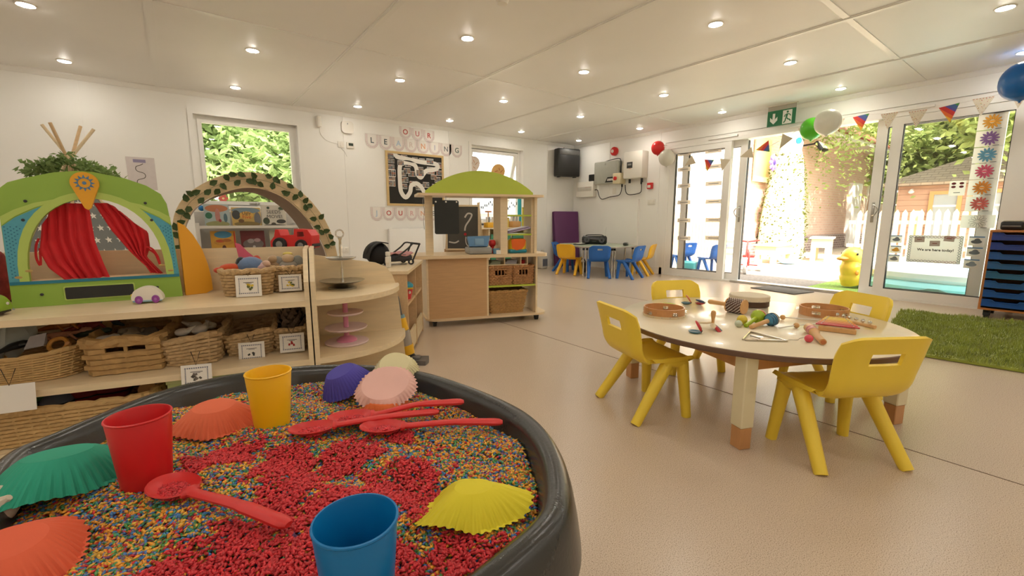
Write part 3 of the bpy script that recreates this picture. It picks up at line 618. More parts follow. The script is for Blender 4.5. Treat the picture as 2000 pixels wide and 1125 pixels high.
def onT(x, y, rz=0, dz=0): return tr(x, y, TZ + dz, rz=rz)
mWoodL = wood('instrument_wood', (222, 172, 112), .35); mWoodT = wood('tambourine_wood', (206, 146, 92), .35)
def tambourine(lab, x, y, r, h, rz, head=False):
    t = thing('tambourine', lab, 'tambourine', (x, y, TZ), rz, 'tambourines'); N = 48; gaps = []
    for k in range(5): gaps += [k * 2 * pi / 5, ]
    g = G(); slots = lambda a: any(abs((a - q + pi) % (2 * pi) - pi) < .17 for q in gaps)
    def ring(z0, z1, cut):
        for i in range(N):
            a0, a1 = 2 * pi * i / N, 2 * pi * (i + 1) / N
            if cut and slots((a0 + a1) / 2): continue
            P = [(q * cos(a), q * sin(a), z) for z in (z0, z1) for q in (r - .006, r) for a in (a0, a1)]
            g.add(P, [(0, 1, 5, 4), (2, 6, 7, 3), (4, 5, 7, 6), (0, 2, 3, 1), (0, 4, 6, 2), (1, 3, 7, 5)])
    ring(0, h * .33, False); ring(h * .33, h * .67, True); ring(h * .67, h, False); part('hoop', g, mWoodT, t)
    for q in gaps:
        for dz in (-.004, .004):
            g = G(); g.lathe([(.003, .0015), (.009, 0), (.017, -.001), (.017, .001), (.009, .002)], 14, c=((r - .003) * cos(q), (r - .003) * sin(q), h / 2 + dz)); part('jingle', g, mChrome, t)
        g = G(); g.cyl(((r - .003) * cos(q), (r - .003) * sin(q), h * .3), ((r - .003) * cos(q), (r - .003) * sin(q), h * .7), .0015, n=6); part('pin', g, mSteel, t)
    if head:
        g = G(); g.lathe([(r + .001, .0), (r + .001, .012), (r + .0025, .012), (r + .0025, 0)], 48, closed=True); part('head_band', g, pm('skin_head', (230, 208, 170), .6, .06, 20), t)
        g = G(); g.lathe([(r, .001), (r, .003)], 40); part('drum_head', g, pm('skin_head', (230, 208, 170), .6, .06, 20), t)
        for k in range(16):
            a = k * pi / 8; g = G(); g.ball(((r + .003) * cos(a), (r + .003) * sin(a), .008), .0025, 6); part('stud', g, mSteel, t)
tambourine('wooden tambourine with a skin head lying upside down at the left table edge', 2.045, 1.345, .105, .048, .5, True)
tambourine('headless wooden tambourine ring with jingles in front of the far right chair', 2.745, .833, .112, .045, 1.9)
t = thing('frame_drum', 'shallow drum with a pale skin and dark brown wooden side', 'drum', (2.715, 1.21, TZ))
g = G(); g.lathe([(.100, 0), (.108, .002), (.108, .058), (.1, .060)], 44); part('shell', g, pm('dark_wood', (84, 58, 42), .45, .15, 6), t)
g = G(); g.lathe([(.1085, .034), (.1095, .034), (.1095, .060), (.106, .0635), (.02, .065), (.0, .065)], 44); part('skin', g, pm('drum_skin', (226, 212, 186), .65, .08, 12), t)
for k in range(14):
    a = k * 2 * pi / 14; g = G(); g.ball((.1095 * cos(a), .1095 * sin(a), .036), .003, 6); part('stud', g, mSteel, t)
t = thing('cabasa', 'wooden cabasa with a beaded drum and straight handle', 'cabasa', (2.42, 1.19, TZ), radians(-92))
g = G(); g.tube([(-.105, 0, .040), (-.06, 0, .040), (.0, 0, .040)], [.014, .012, .011], 12); g.ball((-.105, 0, .04), .0142, 10); part('handle', g, mWoodL, t)
for x0, x1 in ((0, .006), (.088, .094)):
    g = G(); g.cyl((x0, 0, .04), (x1, 0, .04), .040, n=24); part('end_disc', g, mWoodL, t)
g = G(); g.cyl((.006, 0, .04), (.088, 0, .04), .034, n=20); part('core', g, pm('brown_core', (120, 84, 60), .5), t)
g = G()
for i in range(12):
    for k in range(26):
        a = 2 * pi * (k + .3 * i) / 26; g.ball((.010 + i * .0068, .0372 * cos(a), .04 + .0372 * sin(a)), .0036, 6, mi=(i + k) % 2)
part('beads', g, [pm('bead_white', (226, 214, 204), .3), pm('bead_brown', (106, 70, 62), .3)], t, kind='stuff')
def maraca(lab, head, hand, r, mat, hm, band=None, elong=1.15):
    a = Vector((head[0], head[1], TZ + r)); b = Vector((hand[0], hand[1], TZ + .009)); t = thing('maraca', lab, 'maraca', (head[0], head[1], TZ), 0, 'maracas'); o = Vector((head[0], head[1], TZ))
    d = (b - a).normalized(); M_ = Matrix.Translation(a - o) @ d.to_track_quat('Z', 'Y').to_matrix().to_4x4(); g = G()
    prof = [(r * sin(pi * i / 12), -r * elong * cos(pi * i / 12)) for i in range(1, 12)]
    if band: 
        cut = 6
        g.lathe(prof[:cut], 20, M=M_); part('head', g, band, t); g = G(); g.lathe(prof[cut - 1:], 20, M=M_); part('head', g, mat, t)
    else: g.lathe(prof, 20, M=M_); part('head', g, mat, t)
    g = G(); L_ = (b - a).length; g.lathe([(.011, r * elong * .92), (.0095, L_ * .6), (.011, L_ * .9), (.0105, L_), (.004, L_ + .004)], 12, M=M_); part('handle', g, hm, t)
    return t, M_
mLime = pm('lime_gloss', (172, 198, 40), .25, .04)
maraca('lime green maraca with a red side and short lime handle', (2.262, .957), (2.12, .95), .034, mLime, mLime, pm('red_gloss', (190, 40, 60), .25))
t, M_ = maraca('blue striped wooden maraca with a cream end', (2.258, .893), (2.11, .922), .031, pm('blue_gloss', (70, 140, 176), .25), mWoodL, pm('cream_gloss', (224, 210, 176), .3))
for q in (-.3, 0, .3, .6):
    g = G(); rr_ = .0315 * sqrt(max(.05, 1 - (q) ** 2)); g.lathe([(rr_, .031 * 1.15 * q - .0025), (rr_ + .0012, .031 * 1.15 * q), (rr_, .031 * 1.15 * q + .0025)], 20, M=M_, closed=True); part('stripe', g, pm('navy_gloss', (24, 54, 86), .3), t)
for lab, x, y, r, c in (('small yellow egg shaker touching the lime maraca', 2.165, .99, .024, (226, 200, 72)), ('tiny pale green egg shaker in front of the yellow one', 2.10, .975, .017, (206, 214, 186))):
    g = G(); g.ball((0, 0, r), (r, r, r), 18); t_ = thing('egg_shaker', lab, 'shaker', (x, y, TZ), 0, 'egg shakers'); part('shell', g, pm('egg_%d' % c[0], c, .25), t_); g = G(); g.tube([(r * cos(k * pi / 12), r * sin(k * pi / 12), r) for k in range(24)], .0008, 4, closed=True); part('seam', g, pm('egg_seam%d' % c[0], tuple(int(v * .8) for v in c), .4), t_)
def castanet(lab, x, y, rz, ca, cb, tilt=35, dz=0):
    t = thing('castanet', lab, 'castanet', (x, y, TZ + dz), rz, 'castanets'); pr = [(.004, 0), (.018, .001), (.026, .005), (.028, .010), (.024, .0105), (.018, .007), (.004, .006)]
    g = G(); g.lathe(pr, 20); part('shell', g, pm('cast_' + str(ca), ca, .3), t)
    g = G(); g.lathe(pr, 20, M=tr(-.024, 0, .012, ry=radians(-tilt)) @ tr(.024, 0, .010, rx=pi)); part('shell', g, pm('cast_' + str(cb), cb, .3), t)
    g = G(); g.tube([(-.027, -.012, .006), (-.031, 0, .014), (-.027, .012, .006)], .0016, 5); part('elastic', g, mBlack, t)
RD, BL, NV_, OR = (196, 44, 50), (70, 120, 140), (34, 52, 84), (196, 100, 60)
castanet('grey blue and orange castanet standing open by the far chair', 2.44, 1.455, 2.2, BL, OR, 55)
castanet('red and navy castanet next to the orange one', 2.50, 1.40, 2.1, RD, NV_, 14)
castanet('blue and red castanet lying open at the near table edge', 1.83, 1.04, 2.1, BL, RD, 60)
t = thing('star_shaker', 'wooden clapper handle with blue and red castanet leaves hanging round it', 'shaker', (1.945, 1.02, TZ))
g = G(); g.lathe([(.006, .02), (.007, .05), (.010, .068), (.012, .080), (.009, .090), (.002, .094)], 14); part('handle', g, mWoodL, t)
for k, (a, c) in enumerate(((-2.6, (222, 200, 160)), (-1.7, RD), (-.9, BL), (-.2, (60, 90, 160)), (.7, (222, 200, 160)), (1.7, (222, 200, 160)))):
    g = G(); q = 42 if c[0] < 200 and k else 8; g.ball((.036, 0, 0), (.034, .013, .005), 12, M=tr(0, 0, .034, rz=a) @ Matrix.Rotation(radians(q), 4, 'Y')); part('clapper', g, pm('cast_' + str(c), c, .35), t)
t = thing('triangle', 'steel triangle lying flat on the round table', 'triangle', (0, 0, TZ + .0046))
g = G(); A_, B_, C_ = Vector((1.865, .845, 0)), Vector((2.035, .89, 0)), Vector((2.0, .722, 0))
pts = []
for p, q in ((A_, B_), (B_, C_), (C_, A_)):
    pts += [p + (q - p) * k for k in (.06, .3, .6, .94)]
    pts.append(q + ((p + (A_ + B_ + C_) / 3) / 2 - q) * .02)
g.tube([p for p in pts[:-1]], .0042, 8); part('bar', g, mChrome, t); g = G(); g.cyl((1.97, .86, -.0005), (1.90, .79, .012), .0028, n=8); part('beater', g, mSteel, t)
for lab, a, b in (('white mallet with a round wooden head resting beside the xylophone', (2.30, .80), (2.46, .752)), ('white mallet lying behind the blue maraca', (2.44, .915), (2.55, .79))):
    t = thing('mallet', lab, 'mallet', (a[0], a[1], TZ), 0, 'xylophone mallets'); g = G(); g.ball((0, 0, .013), .013, 14); part('head', g, mWoodL, t)
    g = G(); g.cyl((0, 0, .013), (b[0] - a[0], b[1] - a[1], .006), .0032, n=8); g.cyl((0, 0, .013), ((a[0] - b[0]) * .5, (a[1] - b[1]) * .5 + .02, .004), .003, n=8); part('stick', g, pm('white_stick', (232, 226, 214), .4), t)
t = thing('whistle', 'thick wooden clapper tube with a pink band near the front chair', 'whistle', (2.16, .675, TZ), atan2(-.125, -.207))
g = G(); g.tube([(-.12, 0, .021), (-.02, 0, .021)], [.0205, .0205], 18); g.tube([(-.02, 0, .021), (.0, 0, .018), (.115, 0, .014)], [.0205, .014, .013], 16); part('body', g, mWoodL, t)
for x in (-.075, -.045): 
    g = G(); g.cyl((x, 0, .021), (x + .018, 0, .021), .0212, n=20); part('band', g, pm('pink_band', (206, 110, 130), .4), t)
g = G(); g.cyl((.116, 0, .014), (.118, 0, .014), .009, n=14); part('mouth', g, pm('orange_hole', (200, 120, 70), .6), t)
t = thing('bead_beater', 'round pink wooden bead with a bent wire loop', 'beater', (2.065, .668, TZ)); g = G(); g.ball((0, 0, .0165), .0165, 16); part('bead', g, pm('pink_gloss', (232, 84, 100), .25), t)
g = G(); g.tube(spline([(-.005, .014, .018), (-.01, .03, .012), (-.02, .034, .006), (-.03, .06, .003), (-.05, .068, .002)], 4), .0011, 6); part('wire', g, mSteel, t)
t = thing('xylophone', 'small wooden xylophone with red, orange and yellow bars', 'xylophone', (2.47, .69, TZ), atan2(.1, .33))
for s in (-1, 1):
    g = G(); g.tube([(-.13, s * .062, .012), (.13, s * .03, .012)], .011, 4); part('frame_rail', g, mWoodL, t)
for x, w in ((-.125, .062), (.125, .03)):
    g = G(); g.box((x, 0, .012), (.018, w * 2 + .014, .02)); part('frame_end', g, mWoodL, t)
for k, c in enumerate(((200, 40, 56), (206, 62, 50), (222, 120, 50), (228, 150, 50), (232, 178, 50), (236, 196, 56), (226, 180, 60))):
    x = -.10 + k * .033; w = .082 - k * .006; g = G(); g.rbox((x, 0, .0275), (.017, w * 2, .006), .002, 1); b_ = part('bar', g, pm('bar_%d_%d' % c[:2], c, .3), t)
    for s in (-1, 1): g = G(); g.ball((x, s * w * .72, .0315), (.0035, .0035, .002), 8); part('screw', g, mSteel, b_)
t = thing('jingle_stick', 'curved wooden jingle bell stick lying between xylophone and far chair', 'bells', (2.60, .665, TZ), atan2(-.17, -.10)); g = G(); g.tube(spline([(-.10, .01, .012), (-.04, 0, .012), (.04, 0, .012), (.11, .012, .012)], 4), .011, 8, sq=.8); part('handle', g, mWoodL, t)
for k in range(6): g = G(); g.ball((-.09 + k * .036, .002, .030), .009, 10); part('bell', g, mChrome, t)
g = G(); g.lathe([(.002, .002), (.03, .0), (.045, .008), (.043, .011), (.028, .004), (.002, .005)], 24); solo('lime_dish', g, mLime, 'flat lime green dish behind the left tambourine', 'dish', loc=(2.30, 1.485, TZ))

# ================================================================== RUG AND TRAY UNIT
t = thing('shaggy_rug', 'rectangular shaggy grass green rug by the doors', 'rug', (5.02, -.17, 0), radians(7))
mRug = pm('green_pile', (158, 168, 66), .95, .30, 9, 0, sheen=.3)
g = G(); g.rbox((0, 0, .012), (1.86, 2.3, .022), .01); part('backing', g, mRug, t)
rr = np.random.default_rng(3); N = 42000; px = rr.uniform(-.94, .94, N); py = rr.uniform(-1.16, 1.16, N); an = rr.uniform(0, 2 * pi, N); le = rr.uniform(.025, .05, N)
cl = np.sin(px * 17 + 2 * np.sin(py * 9)) * .5 + np.sin(py * 21 + 2 * np.sin(px * 11)) * .5; dx = np.cos(an) * .012 + cl * .018; dy = np.sin(an) * .012 + np.roll(cl, 7) * .012
B = np.stack([px, py, np.full(N, .02)], 1); wv = np.stack([-np.sin(an), np.cos(an), an * 0], 1) * .0035; T = B + np.stack([dx, dy, le * (.75 + .25 * cl)], 1)
V = np.stack([B - wv, B + wv, T], 1).reshape(-1, 3); me = bpy.data.meshes.new('pile'); me.from_pydata(V.tolist(), [], np.arange(3 * N).reshape(-1, 3).tolist()); me.materials.append(mRug); part('pile', me, None, t, kind='stuff')

mOrW = wood('tray_unit_wood', (196, 126, 66))
t = thing('tray_unit', 'wooden storage unit full of blue pull-out trays beside the rug', 'storage unit', (6.28, .24, 0))
Wd, Dp, z0, z1 = .70, .46, .085, .835
g = G(); g.b2((-Dp / 2, -Wd / 2, z0), (Dp / 2, Wd / 2, z0 + .018)); g.b2((-Dp / 2, -Wd / 2, z1 - .018), (Dp / 2, Wd / 2, z1)); g.b2((Dp / 2 - .012, -Wd / 2, z0 + .018), (Dp / 2, Wd / 2, z1 - .018))
for y in (-Wd / 2, -.009, Wd / 2 - .018): g.b2((-Dp / 2, y, z0 + .018), (Dp / 2 - .012, y + .018, z1 - .018))
part('carcass', g, mOrW, t, smooth=0)
TRC = [(38, 62, 140), (36, 62, 138), (34, 84, 150), (36, 92, 146), (40, 100, 140), (30, 86, 150), (28, 84, 158), (26, 82, 160)]
for col in (1, -1):
    yc = col * (Wd / 4)
    for k in range(8):
        zt = z1 - .022 - k * .0885; c = TRC[k]; m = pm('tray_%d' % k, c, .35, .04); g = G(); w = .310; h = .070
        out = [(-w / 2, -h), (w / 2, -h), (w / 2, -.004), (w * .28, -.004), (w * .22, -.022), (-w * .22, -.022), (-w * .28, -.004), (-w / 2, -.004)]
        g.prism(out, 0, .012, M=fr((-Dp / 2 - .012, yc, zt), (0, -1, 0), (0, 0, 1))); tr_ = part('tray', g, m, t)
        g = G(); g.b2((-Dp / 2 - .002, yc - w / 2 + .008, zt - h + .004), (Dp / 2 - .03, yc + w / 2 - .008, zt - h + .008))
        for s in (-1, 1): g.b2((-Dp / 2 - .002, yc + s * (w / 2 - .012), zt - h), (Dp / 2 - .03, yc + s * (w / 2 - .008), zt - .006))
        part('tray_body', g, m, tr_, smooth=0)
        g = G(); g.tube([(-Dp / 2 - .026, yc + w / 2, zt - .006), (-Dp / 2 - .030, yc + w * .28, zt - .006), (-Dp / 2 - .030, yc + w * .22, zt - .024), (-Dp / 2 - .030, yc - w * .22, zt - .024), (-Dp / 2 - .030, yc - w * .28, zt - .006), (-Dp / 2 - .026, yc - w / 2, zt - .006)], .0045, 6); part('lip', g, m, tr_)
for sx in (-1, 1):
    for sy in (-1, 1):
        g = G(); g.cyl((sx * .18, sy * .29 - .018, .038), (sx * .18, sy * .29 + .018, .038), .037, n=16); g.b2((sx * .18 - .02, sy * .29 - .024, .03), (sx * .18 + .02, sy * .29 + .024, .086)); part('castor', g, mBlack, t)
t = thing('label_printer', 'small black and cream desktop label printer on the tray unit', 'printer', (6.23, .46, .836), radians(-8))
g = G(); g.rbox((0, 0, .04), (.16, .15, .08), .02, 3); part('body', g, mBlack, t); g = G(); g.rbox((-.078, 0, .035), (.01, .12, .012), .004); part('slot', g, pm('grey_slot', (120, 118, 112), .4), t); g = G(); g.rbox((0, 0, .083), (.13, .12, .01), .004); part('lid', g, pm('cream_lid', (214, 206, 186), .4), t)
t = thing('box_file', 'mustard yellow box file beside the label printer', 'box file', (6.27, .27, .836)); g = G(); g.rbox((0, 0, .05), (.24, .14, .10), .006); part('body', g, pm('mustard_card', (196, 168, 56), .6), t); g = G(); g.rbox((-.122, 0, .05), (.004, .06, .05), .001); part('label_card', g, mPaper, t)

# ================================================================== BASKETS
mWick = pm('willow', (200, 156, 96), .6, .22, 40, .2); mSea = pm('seagrass', (206, 174, 128), .75, .2, 30, .3); mRush = pm('water_hyacinth', (198, 160, 104), .75, .22, 24, .3); mPale = pm('pale_cane', (216, 180, 122), .6, .16, 30, .2)
def rr_path(w, d, r, N):
    p = rrect(w, d, r, 5); L = [0]; p = p + [p[0]]
    for a, b in zip(p, p[1:]): L.append(L[-1] + math.hypot(b[0] - a[0], b[1] - a[1]))
    out = []
    for k in range(N):
        s = L[-1] * k / N; i = max(j for j in range(len(L) - 1) if L[j] <= s + 1e-9); f = (s - L[i]) / max(1e-9, L[i + 1] - L[i])
        out.append((p[i][0] + (p[i + 1][0] - p[i][0]) * f, p[i][1] + (p[i + 1][1] - p[i][1]) * f))
    return out
def basket(lab, M, w, d, h, taper=.9, mat=None, rows=10, stakes=26, thick=None, amp=.004, flare=0, hole=None, rim=True, r=.03, group=None, sag=None):
    mat = mat or mWick; t = thing('basket', lab, 'basket', M=M, group=group); N = stakes * 2; th = thick or h / rows * .56; g = G()
    def ring(f, ph):
        s = taper + (1 - taper) * f; pts = rr_path(w * s, d * s, r * s, N); out = []
        for k, (x, y) in enumerate(pts):
            n_ = Vector((x, y, 0)).normalized(); a = amp * (1 if (k + ph) % 2 else -1); z = h * f + (sag(x, y) * f if sag else 0)
            out.append((x + n_.x * a, y + n_.y * a, z))
        return out
    for i in range(rows):
        f = (i + .5) / rows; P_ = ring(f, i)
        if hole and hole[0] < f < hole[1]:
            seg = []; cur = []
            for q in P_ + P_[:1]:
                if q[1] < 0 and abs(q[0]) < hole[2]:
                    if len(cur) > 1: seg.append(cur)
                    cur = []
                else: cur.append(q)
            if len(cur) > 1: seg.append(cur)
            for c_ in seg: g.tube(c_, th, 5)
        else: g.tube(P_, th, 5, closed=True)
    part('woven_side', g, mat, t, kind='stuff')
    g = G(); st = rr_path(w, d, r, stakes)
    for k, (x, y) in enumerate(st): 
        zt = h + (sag(x, y) if sag else 0); g.tube([(x * taper, y * taper, .004), (x, y, zt)], th * .55, 4)
    part('stakes', g, mat, t, kind='stuff')
    g = G(); g.prism(rrect(w * taper, d * taper, r * taper), 0, .008); part('base', g, mat, t)
    if rim:
        g = G()
        for ph in (0, 1):
            P_ = ring(1.0, ph); P_ = [(x, y, z + (.5 * th if (k + ph) % 4 < 2 else -.3 * th)) for k, (x, y, z) in enumerate(P_)]; g.tube(P_, th * 1.25, 6, closed=True)
        part('rim', g, mat, t)
    return t
def tagcard(lab, M, w, h, pic, string=.03, plain=False, frame_c=None):
    """white card label with a dark patterned border, hung by a black cord"""
    t = thing('label_card', lab, 'label', M=M, group='basket labels'); g = G(); g.b2((-w / 2, -h / 2, 0), (w / 2, h / 2, .0015)); part('card', g, mPaper, t, smooth=0)
    if not plain:
        g = G(); m = w * .36; k = h * .34
        for i in range(11):
            for s in (-1, 1): g.lathe([(w * .028, .0016), (w * .028, .0022)], 6, c=(-m + 2 * m * i / 10, s * k, 0)); g.lathe([(w * .022, .0016), (w * .022, .0022)], 6, c=(s * m, -k + 2 * k * i / 10, 0))
        part('border_print', g, frame_c or pm('border_ink', (120, 124, 140), .8), t)
        g = G(); rr = random.Random(int(w * 1e4) + len(lab))
        for c in range(len(pic)):
            for q in range(4): g.box((rr.uniform(-.14, .14) * w, -.06 * h + rr.uniform(-.14, .12) * h, .002 + q * .0001), (w * .1, h * .09, .0006), rr.uniform(0, 3), mi=c)
        part('picture_print', g, [pm('print_%d_%d_%d' % c, c, .8) for c in pic], t)
        g = G(); g.b2((-w * .2, h * .15, .0016), (w * .2, h * .175, .002)); g.b2((-w * .12, h * .10, .0016), (w * .12, h * .12, .002)); part('caption_print', g, mInk, t)
    if string:
        g = G(); g.tube([(-w * .16, h * .5 + string, -.002), (0, h * .48, .003), (w * .13, h * .5 + string * .95, -.002)], .0013, 5); part('cord', g, mBlack, t)
    return t

# ================================================================== PLAY KITCHEN / MARKET STALL
KR = atan2(-.333, .943); KM = tr(1.60, 3.43, 0, rz=KR)
t = thing('play_stall', 'wooden role-play stall on castors with a lime green domed roof', 'play stall', M=KM)
def ends(x0, x1, y0, y1, r): return arc((x0 + r, y1 - r), r, pi / 2, pi, 6) + arc((x0 + r, y0 + r), r, pi, 1.5 * pi, 6) + arc((x1 - r, y0 + r), r, 1.5 * pi, 2 * pi, 6) + arc((x1 - r, y1 - r), r, 0, pi / 2, 6)
g = G(); g.prism(ends(.06, 1.19, -.03, .40, .11), .055, .073); part('base_board', g, mEdge, t)
g = G(); g.prism(ends(-.03, 1.185, -.045, .40, .07), .60, .628); part('counter', g, mEdge, t)
g = G(); g.b2((.09, 0, .073), (.606, .014, .60)); part('front_panel', g, wood('beech_panel', (210, 168, 120)), t, smooth=0)
for x in (.074, .606, 1.072):
    g = G(); g.b2((x, .0, .073), (x + .016, .36, .60)); part('side_panel', g, mMaple, t, smooth=0)
g = G(); g.b2((.622, .005, .327), (1.072, .36, .341)); part('shelf', g, mGreen, t, smooth=0)
g = G(); g.b2((.622, .02, .522), (1.0, .30, .530))
for x in (.622, .775, .93, .992): g.b2((x, .02, .530), (x + .008, .30, .60))
part('pigeonholes', g, mMaple, t, smooth=0)
g = G(); g.b2((.085, .06, .628), (.15, .085, 1.13)); part('post', g, mMaple, t, smooth=0)
for x, w in ((.735, .02), (1.035, .02)):
    g = G(); g.b2((x, .03, .628), (x + w, .24, 1.13)); part('side_panel', g, mMaple, t, smooth=0)
g = G(); g.b2((.735, .0, .628), (.80, .03, 1.13)); g.b2((1.055, .0, .628), (1.08, .03, 1.13)); part('post', g, mMaple, t, smooth=0)
for z in (.79, .96):
    g = G(); g.b2((.80, .02, z), (1.035, .24, z + .014)); part('shelf', g, mGreen, t, smooth=0)
g = G(); g.prism(ends(.02, 1.135, -.05, .30, .03), 1.128, 1.148); part('roof_board', g, mEdge, t)
P_ = [(.085 + (1.04 - .085) * i / 28, 0) for i in range(29)]
def dome(x): s = (x - .085) / .955; return 1.148 + .018 + .178 * (1 - (2 * s - 1.0) ** 2) ** .92 if 0 < s < 1 else 1.148 + .018
g = G(); g.prism([(.085, 1.148)] + [(1.04, 1.148)] + [(x, dome(x)) for x, _ in P_[::-1]], 0, .018, M=fr((0, .02, 0), (1, 0, 0), (0, 0, 1))); part('dome_board', g, mGreen, t)
for x, y in ((.14, .05), (1.09, .03), (.14, .33), (1.05, .33)):
    g = G(); g.cyl((x - .014, y, .027), (x + .014, y, .027), .027, n=18); g.b2((x - .02, y - .015, .03), (x + .02, y + .015, .056)); part('castor', g, mDark, t)
def onK(x, y, z, rz=0): return KM @ tr(x, y, z, rz=rz)
t = thing('chalkboard', 'small black hanging chalkboard with three white corner clips on the stall', 'chalkboard', M=KM @ fr((.257, -.012, .95), (1, 0, 0), (0, 0, 1)))
g = G(); g.prism(rrect(.207, .283, .016), 0, .008); part('board', g, pm('chalk_black', (44, 46, 44), .7, .1, 8), t)
for x in (-.09, -.005, .085): g = G(); g.lathe([(.007, .008), (.007, .0095), (.003, .011)], 12, c=(x, .128, 0)); part('clip', g, mWhite, t)
g = G(); g.tube([(-.005, .13, .004), (-.005, .178, .012), (-.005, .18, .03)], .0025, 6); part('hook', g, mSteel, t)
g = G(); g.tube(spline([(-.105, -.1, .02), (-.11, -.02, .03), (-.1, .06, .02), (-.112, .12, .03), (-.103, .17, .02)], 4), .002, 5, M=Matrix.Translation((-.085, 0, -.02))); part('cord', g, pm('grey_cord', (160, 156, 150), .6), t)
# cash register
t = thing('toy_cash_register', 'blue and grey toy cash register on the stall counter', 'toy till', M=onK(.555, .10, .629)); mTill = pm('till_blue', (96, 144, 188), .4); mTillG = pm('till_grey', (158, 156, 150), .4)
g = G(); g.rbox((0, 0, .03), (.21, .20, .058), .014); part('base', g, mTillG, t)
g = G(); g.prism([(-.09, .06), (.075, .06), (.102, .155), (-.105, .150)], 0, .04, M=fr((0, -.03, 0), (1, 0, 0), (0, .25, 1))); sc_ = part('screen_case', g, mTill, t)
g = G(); g.rbox((-.002, .098, .043), (.085, .06, .008), .004, M=fr((0, -.03, 0), (1, 0, 0), (0, .25, 1))); part('screen', g, pm('till_screen', (128, 168, 200), .3), sc_)
t = thing('toy_scanner', 'red toy barcode scanner standing beside the till', 'toy scanner', M=onK(.69, .12, .629)); g = G(); g.rbox((0, 0, .09), (.062, .06, .062), .022, 3); part('head', g, mRed, t); g = G(); g.tube([(0, 0, 0), (0, 0, .04), (0, .0, .07)], [.02, .014, .02], 10); part('handle', g, mRed, t)
g = G(); g.lathe([(.025, 0), (.033, .045), (.031, .045), (.023, .004)], 18); solo('toy_cup', g, pm('cup_blue', (118, 168, 200), .4), 'pale blue toy cup behind the till on the stall counter', 'cup', M=onK(.70, .03, .629))
t = thing('toy_toaster', 'orange, yellow and teal toy toaster on the stall counter', 'toy toaster', M=onK(.918, .10, .629))
g = G(); g.rbox((0, 0, .068), (.165, .11, .128), .035, 4); part('body', g, pm('toy_yellow', (240, 200, 40), .3), t)
g = G(); g.prism([(-.06, .045)] + [(-.07, .115), (-.055, .128), (.055, .128), (.07, .115)] + [(.06, .07), (.03, .035), (-.02, .025)], 0, .006, M=fr((0, -.0535, 0), (1, 0, 0), (0, 0, 1))); part('front_panel', g, pm('toy_orange', (240, 110, 34), .3), t)
g = G(); g.rbox((0, 0, .018), (.172, .117, .038), .016, 3); part('base', g, pm('toy_teal', (40, 140, 160), .3), t)
g = G(); g.box((-.0, -.02, .1325), (.12, .018, .004)); g.box((0, .02, .1325), (.12, .018, .004)); part('slot', g, mBlack, t)
g = G(); g.b2((0, 0, 0), (.045, .002, .035)); solo('price_card', g, mPaper, 'small white price card leaning on the stall post', 'card', M=onK(.69, -.02, .629, .2))
# pigeonhole contents
for lab, nm, x, w, c, h in (('folded pale green cloth in the left pigeonhole of the stall', 'folded_cloth', .70, .10, (186, 194, 168), .03), ('bundle of white and blue papers in the middle pigeonhole', 'paper_bundle', .85, .11, (196, 196, 206), .035), ('small red box in the right pigeonhole of the stall', 'red_box', .96, .045, (190, 40, 40), .03)):
    t = thing(nm, lab, nm.split('_')[-1], M=onK(x, .12, .5305))
    for k in range(3): g = G(); g.rbox((.004 * (k - 1), 0, h / 6 + k * h / 3), (w - .006 * k, .16, h / 3 - .001), .003, rz=.03 * (k - 1)); part('layer', g, pm('%s_%d' % (nm, k), tuple(max(0, v - 18 * k) for v in c), .7), t)
t = thing('plastic_trays', 'lilac plastic trays leaning across the stall shelf', 'tray', M=onK(.93, .10, .806)); g = G(); g.rbox((0, 0, .03), (.22, .14, .014), .005, M=Matrix.Rotation(radians(-12), 4, 'Y')); part('tray', g, pm('lilac_plastic', (176, 160, 190), .4), t)
g = G(); g.rbox((0, 0, .045), (.20, .13, .008), .003, M=Matrix.Rotation(radians(-12), 4, 'Y')); part('lid', g, pm('lilac_plastic2', (196, 184, 204), .4), t)
mWire = pm('open_wicker', (192, 140, 90), .6, .2, 40, .2)
basket('rectangular wicker basket with a handle hole, left one on the lime stall shelf', onK(.74, .155, .342), .222, .26, .165, .96, mWire, 11, 30, hole=(.55, .85, .04), r=.012)
basket('rectangular wicker basket with a handle hole, right one on the lime stall shelf', onK(.962, .155, .342), .20, .26, .165, .96, mWire, 11, 30, hole=(.55, .85, .04), r=.012)
basket('large sloped willow basket on the bottom board of the stall', onK(.815, .17, .0735), .375, .27, .205, .80, mWick, 13, 34, r=.02)
for k, (x, y, c) in enumerate(((-.08, .0, (214, 190, 160)), (.02, .04, (190, 60, 60)), (.1, -.03, (206, 200, 190)), (-.02, -.05, (70, 70, 76)))):
    t = thing('play_food', ('round cream', 'red', 'pale', 'dark')[k] + ' toy food piece heaped in the large sloped basket', 'toy food', M=onK(.815 + x, .17 + y, .16), group='toy food in the large stall basket'); g = G(); g.ball((0, 0, 0), (.055, .045, .04), 12); part('body', g, pm('food_%d' % c[0], c, .5), t); g = G(); g.ball((0, 0, .04), (.012, .012, .01), 8); part('stalk', g, mLegW, t)

